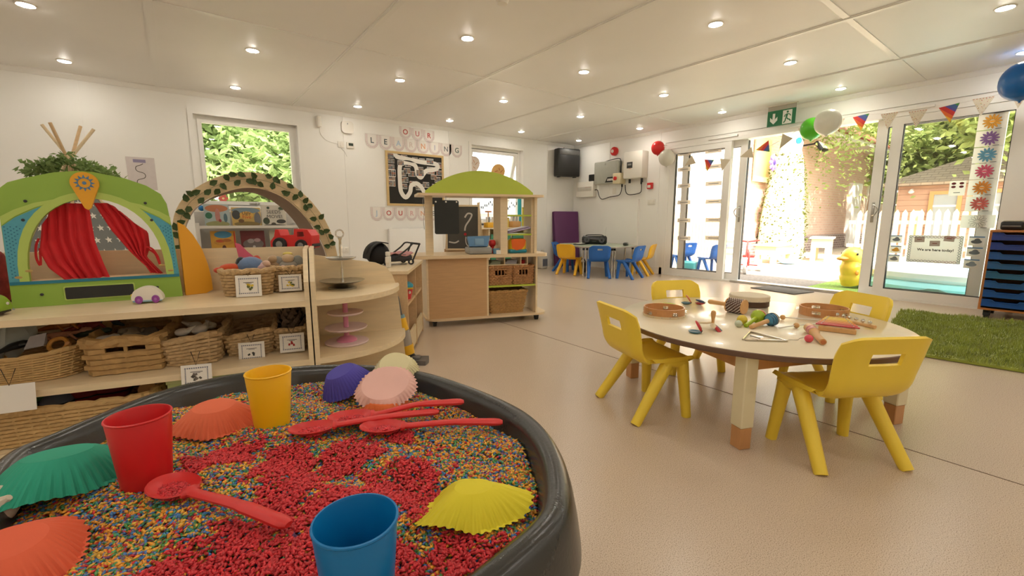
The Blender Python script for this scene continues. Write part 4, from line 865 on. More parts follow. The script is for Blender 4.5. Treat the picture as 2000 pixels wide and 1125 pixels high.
# easel behind the stall
t = thing('easel', 'wooden children\'s easel with a chalk-smudged blackboard behind the stall', 'easel', (2.27, 3.80, 0), radians(-38))
for s in (-1, 1):
    g = G(); g.tube([(s * .20, .0, 0), (s * .15, .10, 1.10)], .016, 4); part('leg', g, mMapleD if s < 0 else mMaple, t); g = G(); g.tube([(s * .20, .55, 0), (s * .15, .12, 1.10)], .016, 4); part('leg', g, mMaple, t)
for z in (.35, .62):
    g = G(); g.b2((-.19, .04 * z, z - .02), (.19, .04 * z + .02, z + .02)); part('crossbar', g, mMapleD, t, smooth=0)
EM = fr((0, .045, .84), (1, 0, 0), (0, .095, 1)); g = G(); g.b2((-.155, -.20, .014), (.155, .22, .02), M=EM); bd = part('blackboard', g, pm('slate_board', (88, 86, 82), .75, .15, 10), t, smooth=0)
g = G(); frame2(g, -.17, .17, -.215, .235, .018, .008, .026, EM); part('frame', g, mMaple, bd)
mCk = pm('chalk', (216, 212, 206), .9)
for pts, r_ in (([(.02, -.02), (.03, .03), (.07, .09), (.09, .14), (.05, .15), (.02, .11)], .009), ([(.03, -.08), (.03, -.13), (.05, -.17), (.11, -.18)], .005), ([(-.14, -.13), (-.08, -.14), (-.04, -.12)], .008)):
    g = G(); g.tube(spline([(x, y, .0205) for x, y in pts], 4), r_, 6, sq=.1, M=EM); part('chalk_mark', g, mCk, bd)
g = G(); g.lathe([(.014, .02), (.014, .0225)], 14, c=(.025, -.055, 0), M=EM); part('chalk_mark', g, pm('red_chalk', (190, 50, 60), .9), bd)
# storage unit with green trays under window 2
t = thing('storage_unit', 'low wooden storage unit with green trays under the open window', 'storage unit', (4.55, 6.36, 0)); w_, d_, h_ = 1.3, .42, .80
g = G(); g.b2((-w_ / 2, -d_ / 2, h_ - .02), (w_ / 2, d_ / 2, h_)); part('top', g, mMaple, t, smooth=0)
g = G()
for x in (-w_ / 2, -.36, .10, w_ / 2 - .02): g.b2((x, -d_ / 2 + .01, .02), (x + .02, d_ / 2, h_ - .02))
g.b2((-w_ / 2, -d_ / 2 + .01, 0), (w_ / 2, d_ / 2, .02)); g.b2((-w_ / 2, d_ / 2 - .01, .02), (w_ / 2, d_ / 2, h_ - .02)); g.b2((-.34, -d_ / 2 + .01, .46), (.10, d_ / 2 - .01, .475)); g.b2((.12, -d_ / 2 + .01, .46), (w_ / 2 - .02, d_ / 2 - .01, .475)); part('carcass', g, mMaple, t, smooth=0)
mTrG = pm('green_tray', (46, 128, 84), .4)
for i, (x0, x1) in enumerate(((-.33, .09), (.13, .62))):
    for z in (.49, .24):
        g = G(); w = x1 - x0; g.prism([(0, 0), (w, 0), (w, .20), (w * .78, .20), (w * .72, .17), (w * .28, .17), (w * .22, .20), (0, .20)], 0, .015, M=fr((x0, -d_ / 2 + .0, z), (1, 0, 0), (0, 0, 1))); q = part('tray', g, mTrG, t)
        g = G(); g.b2((x0 + .01, -d_ / 2 + .004, z), (x1 - .01, d_ / 2 - .03, z + .01)); part('tray_body', g, mTrG, q, smooth=0)
for k, (x, w, h, c, lab) in enumerate(((-.18, .30, .09, (236, 180, 40), 'yellow planter trough of white cups on the unit under the window'), (.30, .18, .11, (196, 150, 90), 'small tan basket of cards on the unit under the window'))):
    t = thing('tub', lab, 'tub', (4.55 + x, 6.30, .80)); g = G(); g.rbox((0, 0, h / 2), (w, .14, h), .012); part('body', g, pm('tub_%d' % k, c, .5), t)
    for q in range(5):
        g = G(); xx = -w * .4 + q * w * .2; g.lathe([(.016, h), (.022, h + .09), (.02, h + .09), (.014, h + .002)], 12, c=(xx, .02 * (q % 2), 0)); part('cup', g, (mWhite, pm('cup_grey', (150, 156, 160), .4))[q % 2], t)
for k in range(3):
    t = thing('white_jar', ('white jar with dark print, left of the yellow planter', 'white jar with dark print, next to the easel edge', 'shorter white jar with dark print, behind the two jars')[k], 'jar', (4.02 + .10 * (k % 2) + .02 * k, 6.26 + .06 * k, .80), 0, 'jars under the window'); g = G(); g.lathe([(.045, 0), (.048, .02), (.046, .11), (.03, .125)], 18); part('body', g, mWhite, t); g = G(); g.lathe([(.0485, .04), (.0485, .075)], 18); part('print', g, pm('jar_print', (90, 92, 96), .6), t)
for k, (x, h, c, lab) in enumerate(((5.02, .55, (40, 168, 176), 'tall teal cardboard tube in the window corner'), (5.12, .36, (240, 216, 70), 'yellow tube beside the teal tube'), (4.74, .17, (238, 214, 110), 'short pale yellow bottle in front of the open window'))):
    t = thing('tube', lab, 'tube', (x, 6.38, .80)); g = G(); g.lathe([(.035, 0), (.035, h), (.031, h), (.031, .01)], 18); part('body', g, pm('tube_%d' % k, c, .5), t); g = G(); g.lathe([(.0365, h - .02), (.0365, h)], 18); part('collar', g, pm('tube_c%d' % k, tuple(int(v * .85) for v in c), .5), t)
for k, x in enumerate((4.36, 4.58)):
    t = thing('stamp_handle', ('wooden plunger stamp sticking up from the planter, left one', 'wooden plunger stamp sticking up from the planter, right one')[k], 'stamp', (x, 6.42, .80)); g = G(); g.cyl((0, 0, 0), (0, 0, .27), .012, n=10); part('stem', g, mWoodL, t); g = G(); g.cyl((-.06, 0, .275), (.06, 0, .275), .014, n=10); part('grip', g, pm('peach_wood', (224, 160, 120), .5), t)
# paper decorations on window 2
for k, (x, z, r_, c, lab) in enumerate(((4.29, 1.90, .15, (236, 220, 206), 'large pale painted paper plate stuck on the open window'), (4.86, 1.80, .155, (226, 180, 110), 'orange brown painted paper plate stuck on the open window'))):
    d = SM @ Vector((x, z - (W2[3] - .05), .034)); t = thing('paper_plate', lab, 'paper plate', M=SM @ tr(x, z - (W2[3] - .05), .034)); g = G(); g.lathe([(.002, .002), (r_ * .7, .002), (r_ * .98, .008), (r_, .007), (r_ * .7, .0), (.002, 0)], 24, wob=lambda a, i: 1 + .03 * sin(3 * a + k)); part('plate', g, pm('plate_%d' % k, c, .7, .12, 14), t)
    for q in range(5): a = q * 1.2; g = G(); g.tube([(r_ * .25 * cos(a) + .02, r_ * .25 * sin(a), .004), (r_ * .6 * cos(a + .5) + .02, r_ * .55 * sin(a + .6), .004)], .006, 6, sq=.3); part('paint_mark', g, pm('plate_paint%d' % k, ((206, 150, 110), (170, 80, 40))[k], .7), t)
rr = random.Random(21); t = thing('leaf_garland', 'dark leafy paper garland hanging across the lower open window', 'garland', (0, 6.70, 0)); g = G(); g.tube([(4.165, 0, 1.29)] + [(4.2 + .1 * i, 0, 1.27 + .015 * sin(i)) for i in range(11)] + [(5.30, 0, 1.29)], .003, 5); part('string', g, mInk, t)
for i in range(26): x = 4.2 + i * .04; z = 1.25 - rr.uniform(0, .12); g = G(); g.ball((x, 0, z), (.012, .003, .03), 8, M=None); part('leaf', g, pm('ink_leaf', (60, 64, 60), .7), t)

# ================================================================== LOW CUPBOARD BETWEEN SHELVES AND STALL
F0, F1 = Vector((1.165, 2.66)), Vector((1.60, 3.345)); CA = atan2(F1.y - F0.y, F1.x - F0.x); CW = (F1 - F0).length; CM = tr(F0.x, F0.y, 0, rz=CA)
t = thing('low_cupboard', 'low open beech cupboard with two shelves beside the stall', 'cupboard', M=CM); dp = .30; ht = .60
g = G(); g.b2((-.01, -.01, ht - .02), (CW + .01, dp, ht)); part('top', g, mMaple, t, smooth=0)
for x in (0, CW * .5 - .009, CW - .018):
    g = G(); g.b2((x, 0, .0), (x + .018, dp, ht - .02)); part('side_panel', g, mMapleD, t, smooth=0)
for x0, x1 in ((.018, CW * .5 - .009), (CW * .5 + .009, CW - .018)):
    for z in (.02, .36):
        g = G(); g.b2((x0, .005, z), (x1, dp - .01, z + .018)); part('shelf', g, mMapleD, t, smooth=0)
    g = G(); g.b2((x0 + .004, .004, .03), (x1 - .004, .018, .16)); part('drawer_front', g, mMaple, t, smooth=0)
g = G(); g.b2((.018, dp - .01, .02), (CW - .018, dp, ht - .02)); part('back_panel', g, mMapleD, t, smooth=0)
# toy shopping basket
t = thing('toy_basket', 'red toy shopping basket with blue lid and grey handle in the cupboard', 'toy basket', M=CM @ tr(.22, .06, .3785, rz=.3)); g = G(); g.lathe([(.045, 0), (.062, .085), (.06, .085), (.043, .004)], 20, wob=lambda a, i: 1 + .12 * cos(4 * a)); part('body', g, pm('toy_red', (206, 44, 50), .4), t)
g = G(); g.rbox((0, 0, .10), (.14, .12, .03), .012); part('lid', g, pm('toy_cyan', (70, 178, 206), .4), t); g = G(); g.rbox((0, 0, .082), (.136, .116, .012), .005); part('trim', g, pm('toy_yellow', (240, 200, 40), .3), t)
g = G(); g.tube(spline([(-.06, 0, .11), (-.05, 0, .17), (0, 0, .185), (.05, 0, .17), (.06, 0, .11)], 4), .009, 8); part('handle', g, pm('grey_handle', (120, 118, 116), .4), t)
for q in range(4): g = G(); g.ball((.05 * cos(q * 1.57 + .8), .05 * sin(q * 1.57 + .8), .05), (.01, .01, .012), 8); part('eye_print', g, mWhite, t)
# doll pram on the cupboard
t = thing('doll_pram', 'black doll pram with a pink blanket on top of the low cupboard', 'doll pram', M=CM @ tr(.46, .15, ht, rz=radians(-62)))
g = G(); g.sheet(lambda u, v: (-.11 - .10 * cos(pi * v * .62) * 1.0, .085 * (2 * u - 1), .05 + .115 * sin(pi * v * .62)), 10, 10, .006); g.ball((-.13, 0, .085), (.085, .088, .085), 18); part('hood', g, pm('pram_black', (26, 24, 26), .8), t)
g = G(); g.rbox((.0, 0, .05), (.22, .15, .05), .02); part('carrycot', g, pm('pram_grey', (60, 58, 62), .8), t); g = G(); g.sheet(lambda u, v: (-.06 + .17 * u, .075 * (2 * v - 1), .082 + .012 * sin(7 * u + 3 * v)), 10, 8, .008); part('blanket', g, pm('pink_fleece', (206, 150, 150), .9, .1), t)
g = G()
for s in (-1, 1): g.tube(spline([(-.03, s * .085, .05), (.07, s * .085, .12), (.11, s * .085, .155), (.16, s * .085, .15)], 4), .006, 8); g.tube([(.16, s * .085, .15), (.10, s * .085, .02)], .006, 8)
g.tube([(.16, -.085, .15), (.16, .085, .15)], .008, 8); part('handle', g, mDark, t)
for x in (-.09, .09):
    for s in (-1, 1): g = G(); g.lathe([(.012, -.006), (.022, -.006), (.022, .006), (.012, .006)], 16, M=tr(x, s * .085, .022, rx=pi / 2), closed=True); part('wheel', g, mDark, t)
t = thing('block_figure', 'small white block figure standing beside the doll pram', 'figure', M=CM @ tr(.24, .16, ht)); g = G(); g.rbox((0, 0, .055), (.05, .03, .045), .004); part('torso', g, mWhite, t); g = G(); g.rbox((0, 0, .095), (.032, .03, .03), .004); part('head', g, mWhite, t)
for s in (-1, 1): g = G(); g.rbox((s * .013, 0, .017), (.02, .028, .032), .003); part('leg', g, mWhite, t); g = G(); g.rbox((s * .033, 0, .055), (.014, .026, .04), .003); part('arm', g, mWhite, t)
# toy vacuum cleaner
t = thing('toy_vacuum', 'grey and yellow toy upright vacuum cleaner leaning by the cupboard', 'toy vacuum', (1.17, 2.60, 0), radians(-38))
mVg = pm('vac_grey', (104, 102, 100), .35); mVy = pm('vac_yellow', (240, 186, 40), .35)
g = G(); g.prism([(-.03, -.05), (.085, -.06), (.095, 0), (.085, .06), (-.03, .05)], 0, .03); g.rbox((.01, 0, .035), (.06, .06, .03), .012); part('floor_head', g, mVg, t)
g = G(); g.tube([(-.0, 0, .03), (-.03, 0, .07)], .02, 10); part('neck', g, mDark, t)
g = G(); g.tube([(-.03, 0, .06), (-.045, 0, .12)], [.035, .042], 14); part('ball_housing', g, mVy, t); g = G(); g.tube([(-.045, 0, .12), (-.06, 0, .22)], [.036, .036], 14); part('dust_bin', g, pm('smoke_plastic', (168, 160, 152), .15), t)
g = G(); g.tube([(-.06, 0, .22), (-.075, 0, .30)], [.032, .028], 14); part('body', g, mVy, t); g = G(); g.tube(spline([(-.075, 0, .30), (-.09, 0, .40), (-.10, 0, .44), (-.13, 0, .44), (-.13, 0, .40)], 4), .011, 8); part('handle', g, mVg, t)
g = G(); g.tube([(-.072, 0, .295), (-.078, 0, .32)], .024, 10); part('cap', g, pm('vac_blue', (120, 160, 176), .3), t)

# ================================================================== CORNER TABLE AND CHAIRS
t = thing('corner_table', 'pale green topped activity table with steel legs in the far corner', 'table', (0, 0, 0)); Pt = [(5.70, 6.02), (5.26, 5.06), (5.56, 4.60), (6.16, 4.62), (6.46, 5.04), (6.46, 5.95)]
g = G(); g.prism(Pt, .478, .50); tp = part('table_top', g, pm('pale_green_laminate', (176, 186, 160), .3), t, smooth=0)
g = G()
for i in range(len(Pt)): a, b = Pt[i], Pt[(i + 1) % len(Pt)]; g.tube([(a[0], a[1], .489), (b[0], b[1], .489)], .0125, 6)
part('edge_band', g, pm('grey_band', (168, 158, 142), .5), tp)
for x, y in ((5.33, 5.06), (5.37, 5.02), (5.58, 4.67), (5.63, 4.66), (6.14, 4.70), (6.38, 5.05), (6.38, 5.88), (5.72, 5.93)):
    g = G(); g.cyl((x, y, 0), (x, y, .475), .014, n=12); lg = part('leg', g, mChrome, t); g = G(); g.cyl((x, y, .44), (x, y, .478), .02, n=10); part('bracket', g, mBlack, lg)
mYo = pm('amber_chair_plastic', (246, 188, 40), .38, .03, 6); mBc = pm('blue_chair_plastic', (30, 98, 176), .38, .03, 6)
ca = make_chair('nursery_chair', 'amber plastic nursery chair with a slit back at the left of the corner table', mYo, 'chairs at the corner table', 2); ca.location = (5.36, 5.42, 0); ca.rotation_euler = (0, 0, radians(20))
dup(ca, (6.30, 4.60, 0), radians(112), 'amber plastic nursery chair at the corner table beside the sliding door')
cb = make_chair('nursery_chair', 'blue plastic nursery chair at the corner table, left of the two blue ones', mBc, 'chairs at the corner table', 1); cb.location = (5.42, 4.82, 0); cb.rotation_euler = (0, 0, radians(50))
dup(cb, (5.78, 4.46, 0), radians(100), 'blue plastic nursery chair at the corner table, right of the two blue ones')
dup(cb, (5.68, 5.90, 0), radians(-62), 'blue plastic nursery chair tucked under the far end of the corner table')
dup(cb, (7.62, 4.66, -.012), radians(70), 'blue plastic nursery chair standing outside behind the dark door stile', 'chairs outside the doors'); dup(cb, (7.46, 4.02, -.012), radians(75), 'blue plastic nursery chair standing outside close to the glass door', 'chairs outside the doors')
g = G(); g.rbox((0, 0, .1), (.42, .3, .2), .02); t = solo('teal_crate', g, pm('teal_crate', (70, 160, 160), .5), 'teal plastic crate outside the left glass door', 'crate', loc=(7.3, 4.36, -.01), rz=.3)
t = thing('boombox', 'black portable CD player with two round speakers on the corner table', 'boombox', (5.98, 5.42, .5005), radians(-142+90))
g = G(); g.tube([(-.22, 0, .075), (-.20, 0, .075), (.20, 0, .075), (.22, 0, .075)], [.05, .075, .075, .05], 18); part('body', g, pm('gloss_black', (20, 20, 22), .25), t)
for s in (-1, 1): 
    g = G(); g.lathe([(.048, 0), (.05, .008), (.03, .012), (.012, .004), (.002, .006)], 20, M=fr((s * .13, -.068, .078), (1, 0, 0), (0, 0, 1))); part('speaker', g, pm('speaker_grey', (72, 72, 74), .4), t)
    g = G(); g.rbox((s * .15, 0, .012), (.06, .1, .024), .008); part('foot', g, mBlack, t)
g = G(); g.rbox((0, -.06, .07), (.09, .02, .05), .006); part('display', g, pm('display_grey', (96, 98, 100), .3), t); g = G(); g.tube(spline([(-.16, .0, .14), (-.12, 0, .165), (.12, 0, .165), (.16, 0, .14)], 4), .008, 8); part('handle', g, mBlack, t)
g = G(); g.tube([(.18, .05, .14), (.20, .05, .30)], .0018, 5); part('aerial', g, mSteel, t)
t = thing('camera_toy', 'small dark toy camera near the right end of the corner table', 'toy', (6.08, 4.80, .5005), .4); g = G(); g.rbox((0, 0, .025), (.14, .07, .05), .02, 3); part('body', g, pm('dark_green', (50, 54, 48), .4), t); g = G(); g.lathe([(.016, 0), (.016, .012), (.010, .014)], 14, M=fr((0, -.035, .025), (1, 0, 0), (0, 0, 1))); part('lens', g, mSteel, t)
t = thing('disc_wallet', 'open black disc wallet with scattered white discs on the corner table', 'wallet', (5.72, 5.50, .5005), .3); g = G(); g.rbox((0, 0, .008), (.30, .15, .016), .005); part('cover', g, mBlack, t)
for k in range(4): g = G(); g.lathe([(.05, .017 + k * .001), (.05, .018 + k * .001)], 16, c=(-.09 + k * .06, .01 * (k % 2), 0)); part('disc', g, mPaper, t)
# black bag under the table, purple mat, cleaning bottle
t = thing('black_bag', 'slumped black bag under the left chair of the corner table', 'bag', (5.78, 5.50, 0)); g = G(); g.ball((0, 0, .09), (.16, .13, .10), 14); part('body', g, mBlack, t); g = G(); g.tube(spline([(-.08, 0, .17), (0, 0, .26), (.08, 0, .17)], 4), .008, 6); part('strap', g, mBlack, t)
mPur = pm('purple_vinyl', (96, 42, 92), .5, .05, 6); t = thing('floor_mat', 'purple folded gym mat leaning upright in the far corner', 'gym mat', M=fr((6.33, 6.50, 0), (1, -.18, 0), (0, .10, 1)))
for k in range(2): g = G(); g.rbox((0, .55, .02 + k * .05), (.58, 1.10, .046), .012); part('pad', g, mPur, t)
g = G(); g.tube([(-.292, .02, .046), (-.292, 1.08, .046)], .004, 6); part('piping', g, pm('dark_purple_piping', (70, 30, 70), .6), t)
t = thing('spray_bottle', 'white cleaning bottle with a printed label on the floor beyond the stall', 'bottle', (5.62, 6.42, 0)); g = G(); g.rbox((0, 0, .13), (.16, .16, .26), .03, 3); g.lathe([(.05, .25), (.03, .29), (.03, .33)], 14); part('body', g, mWhite, t); g = G(); g.rbox((0, -.081, .12), (.12, .004, .14), .001); part('label_print', g, pm('bottle_label', (120, 124, 136), .6), t); g = G(); g.lathe([(.034, .32), (.034, .36)], 14); part('cap', g, mWhite, t)

# ================================================================== LOW SHELF UNITS
SR = atan2(-.237, .97); SMt = tr(.45, 2.08, 0, rz=SR); SD = .52
def onS(x, y, z, rz=0): return SMt @ tr(x, y, z, rz=rz)
PO = [(0, 0), (0, .655), (.17, .79), (SD, .79), (SD, 0)]
def side(g, x0, x1, po): g.prism(po, x0, x1, M=Matrix(((0, 0, 1, 0), (1, 0, 0, 0), (0, 1, 0, 0), (0, 0, 0, 1))))
t = thing('shelf_unit', 'long low maple shelf unit with three open levels of baskets', 'shelf unit', M=SMt); XL = -1.72
for x in (XL, -.022):
    g = G(); side(g, x, x + .020, PO); part('side_panel', g, mMaple, t, smooth=0)
for z, d in ((.57, SD - .012), (.30, SD - .012), (.07, SD - .012)):
    g = G(); g.b2((XL + .02, .002, z - .026), (-.022, d, z)); part('shelf', g, mMaple, t, smooth=0)
g = G(); g.b2((XL + .02, SD - .012, .045), (-.022, SD, .785)); part('back_panel', g, mMaple, t, smooth=0)
g = G(); g.b2((XL + .02, .02, 0), (-.022, .035, .045)); part('plinth', g, mMaple, t, smooth=0)
# quarter-round end unit
CD = .45; t = thing('corner_shelf', 'quarter-round maple end shelf holding two cake stands', 'shelf unit', M=SMt @ tr(.004, 0, 0))
g = G(); side(g, 0, .020, [(0, 0), (0, .655), (.17, .79), (CD, .79), (CD, 0)]); part('side_panel', g, mMaple, t, smooth=0)
g = G(); g.prism([(.020, 0), (.50, 0), (.478, .10), (.452, .44), (.438, .56), (.42, .615), (.385, .665), (.33, .69), (.06, .735), (.020, .742)], -.018, 0, M=fr((0, CD - .018, 0), (1, 0, 0), (0, 0, 1))); part('back_panel', g, mMaple, t)
for z in (.57, .30, .07):
    rx = .43 if z > .5 else (.455 if z > .2 else .47); q = [(.020, .0)] + [(.020 + rx * sin(a), CD - .018 - (CD - .018) * cos(a)) for a in [pi / 2 * i / 14 for i in range(1, 15)]] + [(.020, CD - .018)]
    g = G(); g.prism(q, z - .026, z); part('shelf', g, mMaple, t)
# silver cake stand
t = thing('cake_stand', 'two-tier silver cake stand on the upper quarter-round shelf', 'cake stand', (.675, 2.365, .571))
def plate(g, r, z): g.lathe([(.004, z), (r * .75, z + .001), (r * .97, z + .010), (r, z + .012), (r, z + .014), (r * .74, z + .005), (.004, z + .004)], 36)
g = G(); g.lathe([(.07, 0), (.072, .006), (.06, .012), (.02, .02), (.012, .03)], 30); part('foot', g, mSteel, t)
for r, z in ((.112, .030), (.075, .150)): g = G(); plate(g, r, z); part('tier', g, mSteel, t)
g = G(); g.lathe([(.006, .02), (.009, .035), (.006, .06), (.008, .1), (.006, .14), (.010, .155), (.006, .18), (.008, .22), (.006, .25), (.010, .262), (.004, .27)], 14); g.tube([(.02 * cos(a * pi / 8), 0, .285 + .02 * sin(a * pi / 8)) for a in range(16)], .004, 8, closed=True); part('pole', g, mChrome, t)
# pink cake stand
t = thing('cake_stand', 'three-tier pink and white toy cake stand on the lower quarter-round shelf', 'cake stand', (.655, 2.275, .301)); mPk = pm('pink_plastic', (226, 142, 170), .35); mPkL = pm('pale_pink_plastic', (236, 210, 208), .4)
g = G(); g.lathe([(.105, 0), (.108, .006), (.105, .009), (.01, .009)], 40); part('base_plate', g, mPkL, t); g = G(); g.lathe([(.05, .009), (.05, .016), (.035, .028), (.014, .036), (.013, .04)], 28); part('foot', g, mPk, t)
for r, z in ((.102, .072), (.086, .150)): g = G(); g.lathe([(.005, z), (r * .9, z), (r, z + .006), (r, z + .012), (r * .9, z + .010), (.005, z + .008)], 60, wob=lambda a, i: 1 + .018 * cos(20 * a)); part('tier', g, mPkL, t)
g = G(); g.cyl((0, 0, .036), (0, 0, .24), .0125, n=18); part('pole', g, mPk, t)

# ------------------------------------------------------------------ puppet theatre
TM = fr((-.555, 2.617, .5705), (.564, -.045, 0), (0, 0, 1)) 
t = thing('puppet_theatre', 'green and blue table-top puppet theatre with an arched opening', 'puppet theatre', M=TM)
mTg = pm('theatre_green', (150, 186, 76), .45, .05, 5); mTl = pm('theatre_lime', (184, 208, 104), .45, .05, 5); mTb = pm('theatre_blue', (84, 166, 186), .45, .08, 60)
out = [(0, 0), (.556, 0), (.543, .33), (.534, .43), (.517, .472), (.47, .507), (.40, .535), (.30, .556), (.25, .558), (.18, .548), (.09, .520), (.045, .502), (.020, .478), (.010, .43)]
HC_, HW, HB, HT = .283, .222, .105, .445
def archpts(dw=0, dz=0, n=24): return [(HC_ + (HW + dw) * cos(pi * i / n) * (1 - .0 * sin(pi * i / n)), HB + (HT - HB + dz) * sin(pi * i / n) ** .80) for i in range(n + 1)]
ap = archpts(); g = G(); g.prism(out, -.018, 0, [ap]); part('front_board', g, mTg, t)
ao = archpts(.028, .028); g = G(); g.prism(ao + ap[::-1], 0, .0025); part('arch_band', g, mTl, t)
def outl(z, s): return np.interp(z, [0, .42], [0, .012]) if s < 0 else np.interp(z, [0, .33, .41], [.556, .543, .534])
for s in (-1, 1):
    band = [p for p in ao if (p[0] - HC_) * s > 0 and HB <= p[1] < .43]; band.sort(key=lambda p: p[1]); xo = lambda z: outl(z, s)
    top = [(xo(.33), .33), (xo(.33) - s * .04, .365), (xo(.33) - s * .10, .40)]
    poly = [(xo(.105), .105)] + band + top[::-1] + [(xo(.22), .22)]
    if s < 0: poly = poly[::-1]
    g = G(); g.prism(poly, 0, .0018); bp_ = part('side_print', g, mTb, t)
    g = G()
    for i in range(11):
        for j in range(17):
            x = xo(.2) - s * (.01 + .0085 * i); z = .125 + .0145 * j + (.007 if i % 2 else 0)
            lim = np.interp(z, [q[1] for q in band], [q[0] for q in band])
            if s * (x - lim) > .006 and z < .33: g.lathe([(.0026, .0018), (.0026, .0023)], 6, c=(x, z, 0))
    part('dots_print', g, pm('theatre_navy', (38, 112, 142), .45), bp_, kind='stuff')
    sw = [(xo(.335), .335), (xo(.33) - s * .04, .37), (xo(.33) - s * .10, .406), (xo(.33) - s * .17, .432)]; sw += [(x, z + .034 - .008 * k) for k, (x, z) in enumerate(sw)][::-1]
    g = G(); g.prism(sw if s > 0 else sw[::-1], 0, .0015); part('swoosh_print', g, mTl, t)
    for k in range(2): g = G(); g.ball((xo(.1) - s * (.03 + .03 * k), .125 + .025 * k, .002), (.013, .006, .0012), 8); part('leaf_print', g, pm('leaf_print', (190, 160, 96), .6), t)
    for zz, dx in ((.43, .075), (.355, .06), (.05, .09)): g = G(); g.ball((xo(.4 if zz > .2 else 0) - s * dx, zz, .002), (.006, .006, .004), 10); part('bolt', g, mInk, t)
g = G(); g.b2((.004, .094, 0), (.552, .107, .003)); part('stripe', g, pm('theatre_teal', (38, 124, 150), .45), t)
g = G(); g.prism(rrect(.232, .060, .006, 3, .272, .048), 0, .004); cb_ = part('name_board', g, mTl, t); g = G(); g.prism(rrect(.222, .05, .005, 3, .272, .048), .004, .0065); part('chalk_panel', g, pm('chalk_black', (44, 46, 44)), cb_)
g = G(); g.b2((.06, HB - .006, -.11), (.506, HB, -.018)); g.b2((.02, 0, -.11), (.04, .30, -.018)); g.b2((.51, 0, -.11), (.53, .30, -.018)); part('stage_floor', g, mMapleD, t, smooth=0)
bd_ = arc((.272, .508), .045, radians(-28), radians(208), 18) + [(.262, .405), (.272, .397), (.282, .405)]; g = G(); g.prism(bd_, .003, .018); bg_ = part('badge', g, pm('badge_orange', (240, 172, 40), .4), t)
star = [(.272 + (.034 if i % 2 == 0 else .021) * cos(i * pi / 12), .508 + (.034 if i % 2 == 0 else .021) * sin(i * pi / 12)) for i in range(24)]; inn = [(.272 + .0195 * cos(i * pi / 10), .508 + .0195 * sin(i * pi / 10)) for i in range(20)]
mSunB = pm('badge_blue', (84, 130, 170), .5); g = G(); g.prism(star, .018, .0195, [inn]); part('sun_print', g, mSunB, bg_); g = G(); g.lathe([(.007, .018), (.007, .0195)], 12, c=(.272, .508, 0)); part('sun_print', g, mSunB, bg_)
# curtains hang in the opening
mCur = pm('red_voile', (208, 32, 40), .75, .08, 20)
def cur(lab, fn, tie):
    t = thing('curtain', lab, 'curtain', M=TM, group='theatre curtains'); g = G(); g.sheet(fn, 36, 22, .002); part('cloth', g, mCur, t, smooth=60)
    g = G(); g.tube(spline(tie, 5), .0045, 6, sq=.5); part('tie_back', g, mCur, t); return t
def cl_(u, v):
    x0 = np.interp(v, [0, .45, .75, 1], [.115, .098, .118, .165]); x1 = np.interp(v, [0, .5, .8, 1], [.265, .268, .285, .300])
    return (x0 + (x1 - x0) * u, np.interp(v, [0, 1], [.425 - .10 * max(0, .45 - u) ** 1.5 * 3.2, .098 + .01 * sin(9 * u)]), -.030 + .008 * sin(u * 34 + v) + .006 * sin(11 * u))
cur('left red voile curtain of the puppet theatre, hanging almost straight', lambda u, v: cl_(u, v), [(.10, .28, -.03), (.088, .25, -.03), (.083, .20, -.03), (.092, .17, -.03), (.098, .24, -.03)])
def cr_(u, v):
    x0 = np.interp(v, [0, .35, .65, .85, 1], [.285, .33, .385, .43, .447]); x1 = np.interp(v, [0, .2, .5, .7, .85, 1], [.40, .452, .452, .435, .458, .487])
    return (x0 + (x1 - x0) * u, np.interp(v, [0, .8, 1], [.428 - .075 * max(0, u - .35) ** 1.4 * 2, .165, .115 - .006 * u]), -.030 + .007 * sin(u * 30) + .005 * sin(9 * u + 2 * v))
cur('right red voile curtain of the puppet theatre, swept aside and tied', lambda u, v: cr_(u, v), [(.440, .235, -.022), (.462, .225, -.02), (.478, .19, -.022), (.482, .15, -.026), (.470, .20, -.03), (.445, .225, -.035)])
g = G(); g.prism([(0, 0), (.085, -.0), (.114, .014), (.113, .07), (.104, .14), (.086, .215), (.055, .285), (.025, .33), (.0, .345)], -.012, 0); solo('orange_panel', g, pm('orange_card', (238, 168, 40), .5, .06, 3), 'plain orange curved wing board standing beside the puppet theatre', 'board', M=fr((.012, 2.585, .571), (.099, .030, 0), (0, 0, 1)))
# toy cars on the top shelf
def toycar(lab, M, L, body, wheel, hatch, seed):
    t = thing('toy_car', lab, 'toy car', M=M, group='toy cars on the shelf'); g = G(); w = L * .55
    P_ = spline([(-L * .5, L * .12, 0), (-L * .5, L * .25, 0), (-L * .38, L * .45, 0), (-L * .1, L * .55, 0), (L * .2, L * .52, 0), (L * .42, L * .34, 0), (L * .5, L * .2, 0), (L * .5, L * .1, 0)], 4)
    g.prism([(p.x, p.y) for p in P_], -w / 2, w / 2, M=fr((0, 0, 0), (1, 0, 0), (0, 0, 1))); part('body', g, body, t); g = G(); g.rbox((0, 0, L * .09), (L * .96, w * 1.02, L * .07), .004); part('skirt', g, hatch, t)
    for x in (-L * .27, L * .27):
        for s in (-1, 1): g = G(); g.lathe([(L * .03, -.006), (L * .12, -.006), (L * .135, 0), (L * .12, .006), (L * .03, .006)], 18, M=tr(x, s * w * .5, L * .135, rx=pi / 2)); wh = part('wheel', g, wheel, t); g = G(); g.lathe([(L * .05, -.0075), (L * .05, .0075)], 12, M=tr(x, s * w * .5, L * .135, rx=pi / 2)); part('hub', g, pm('purple_hub', (176, 110, 186), .4) if seed else mSteel, wh)
    for s in (-1, 1): g = G(); g.ball((-L * .5, s * w * .28, L * .28), (.004, .006, .006), 8); part('headlight', g, mPaper if not seed else pm('toy_yellow', (240, 200, 40)), t)
    return t
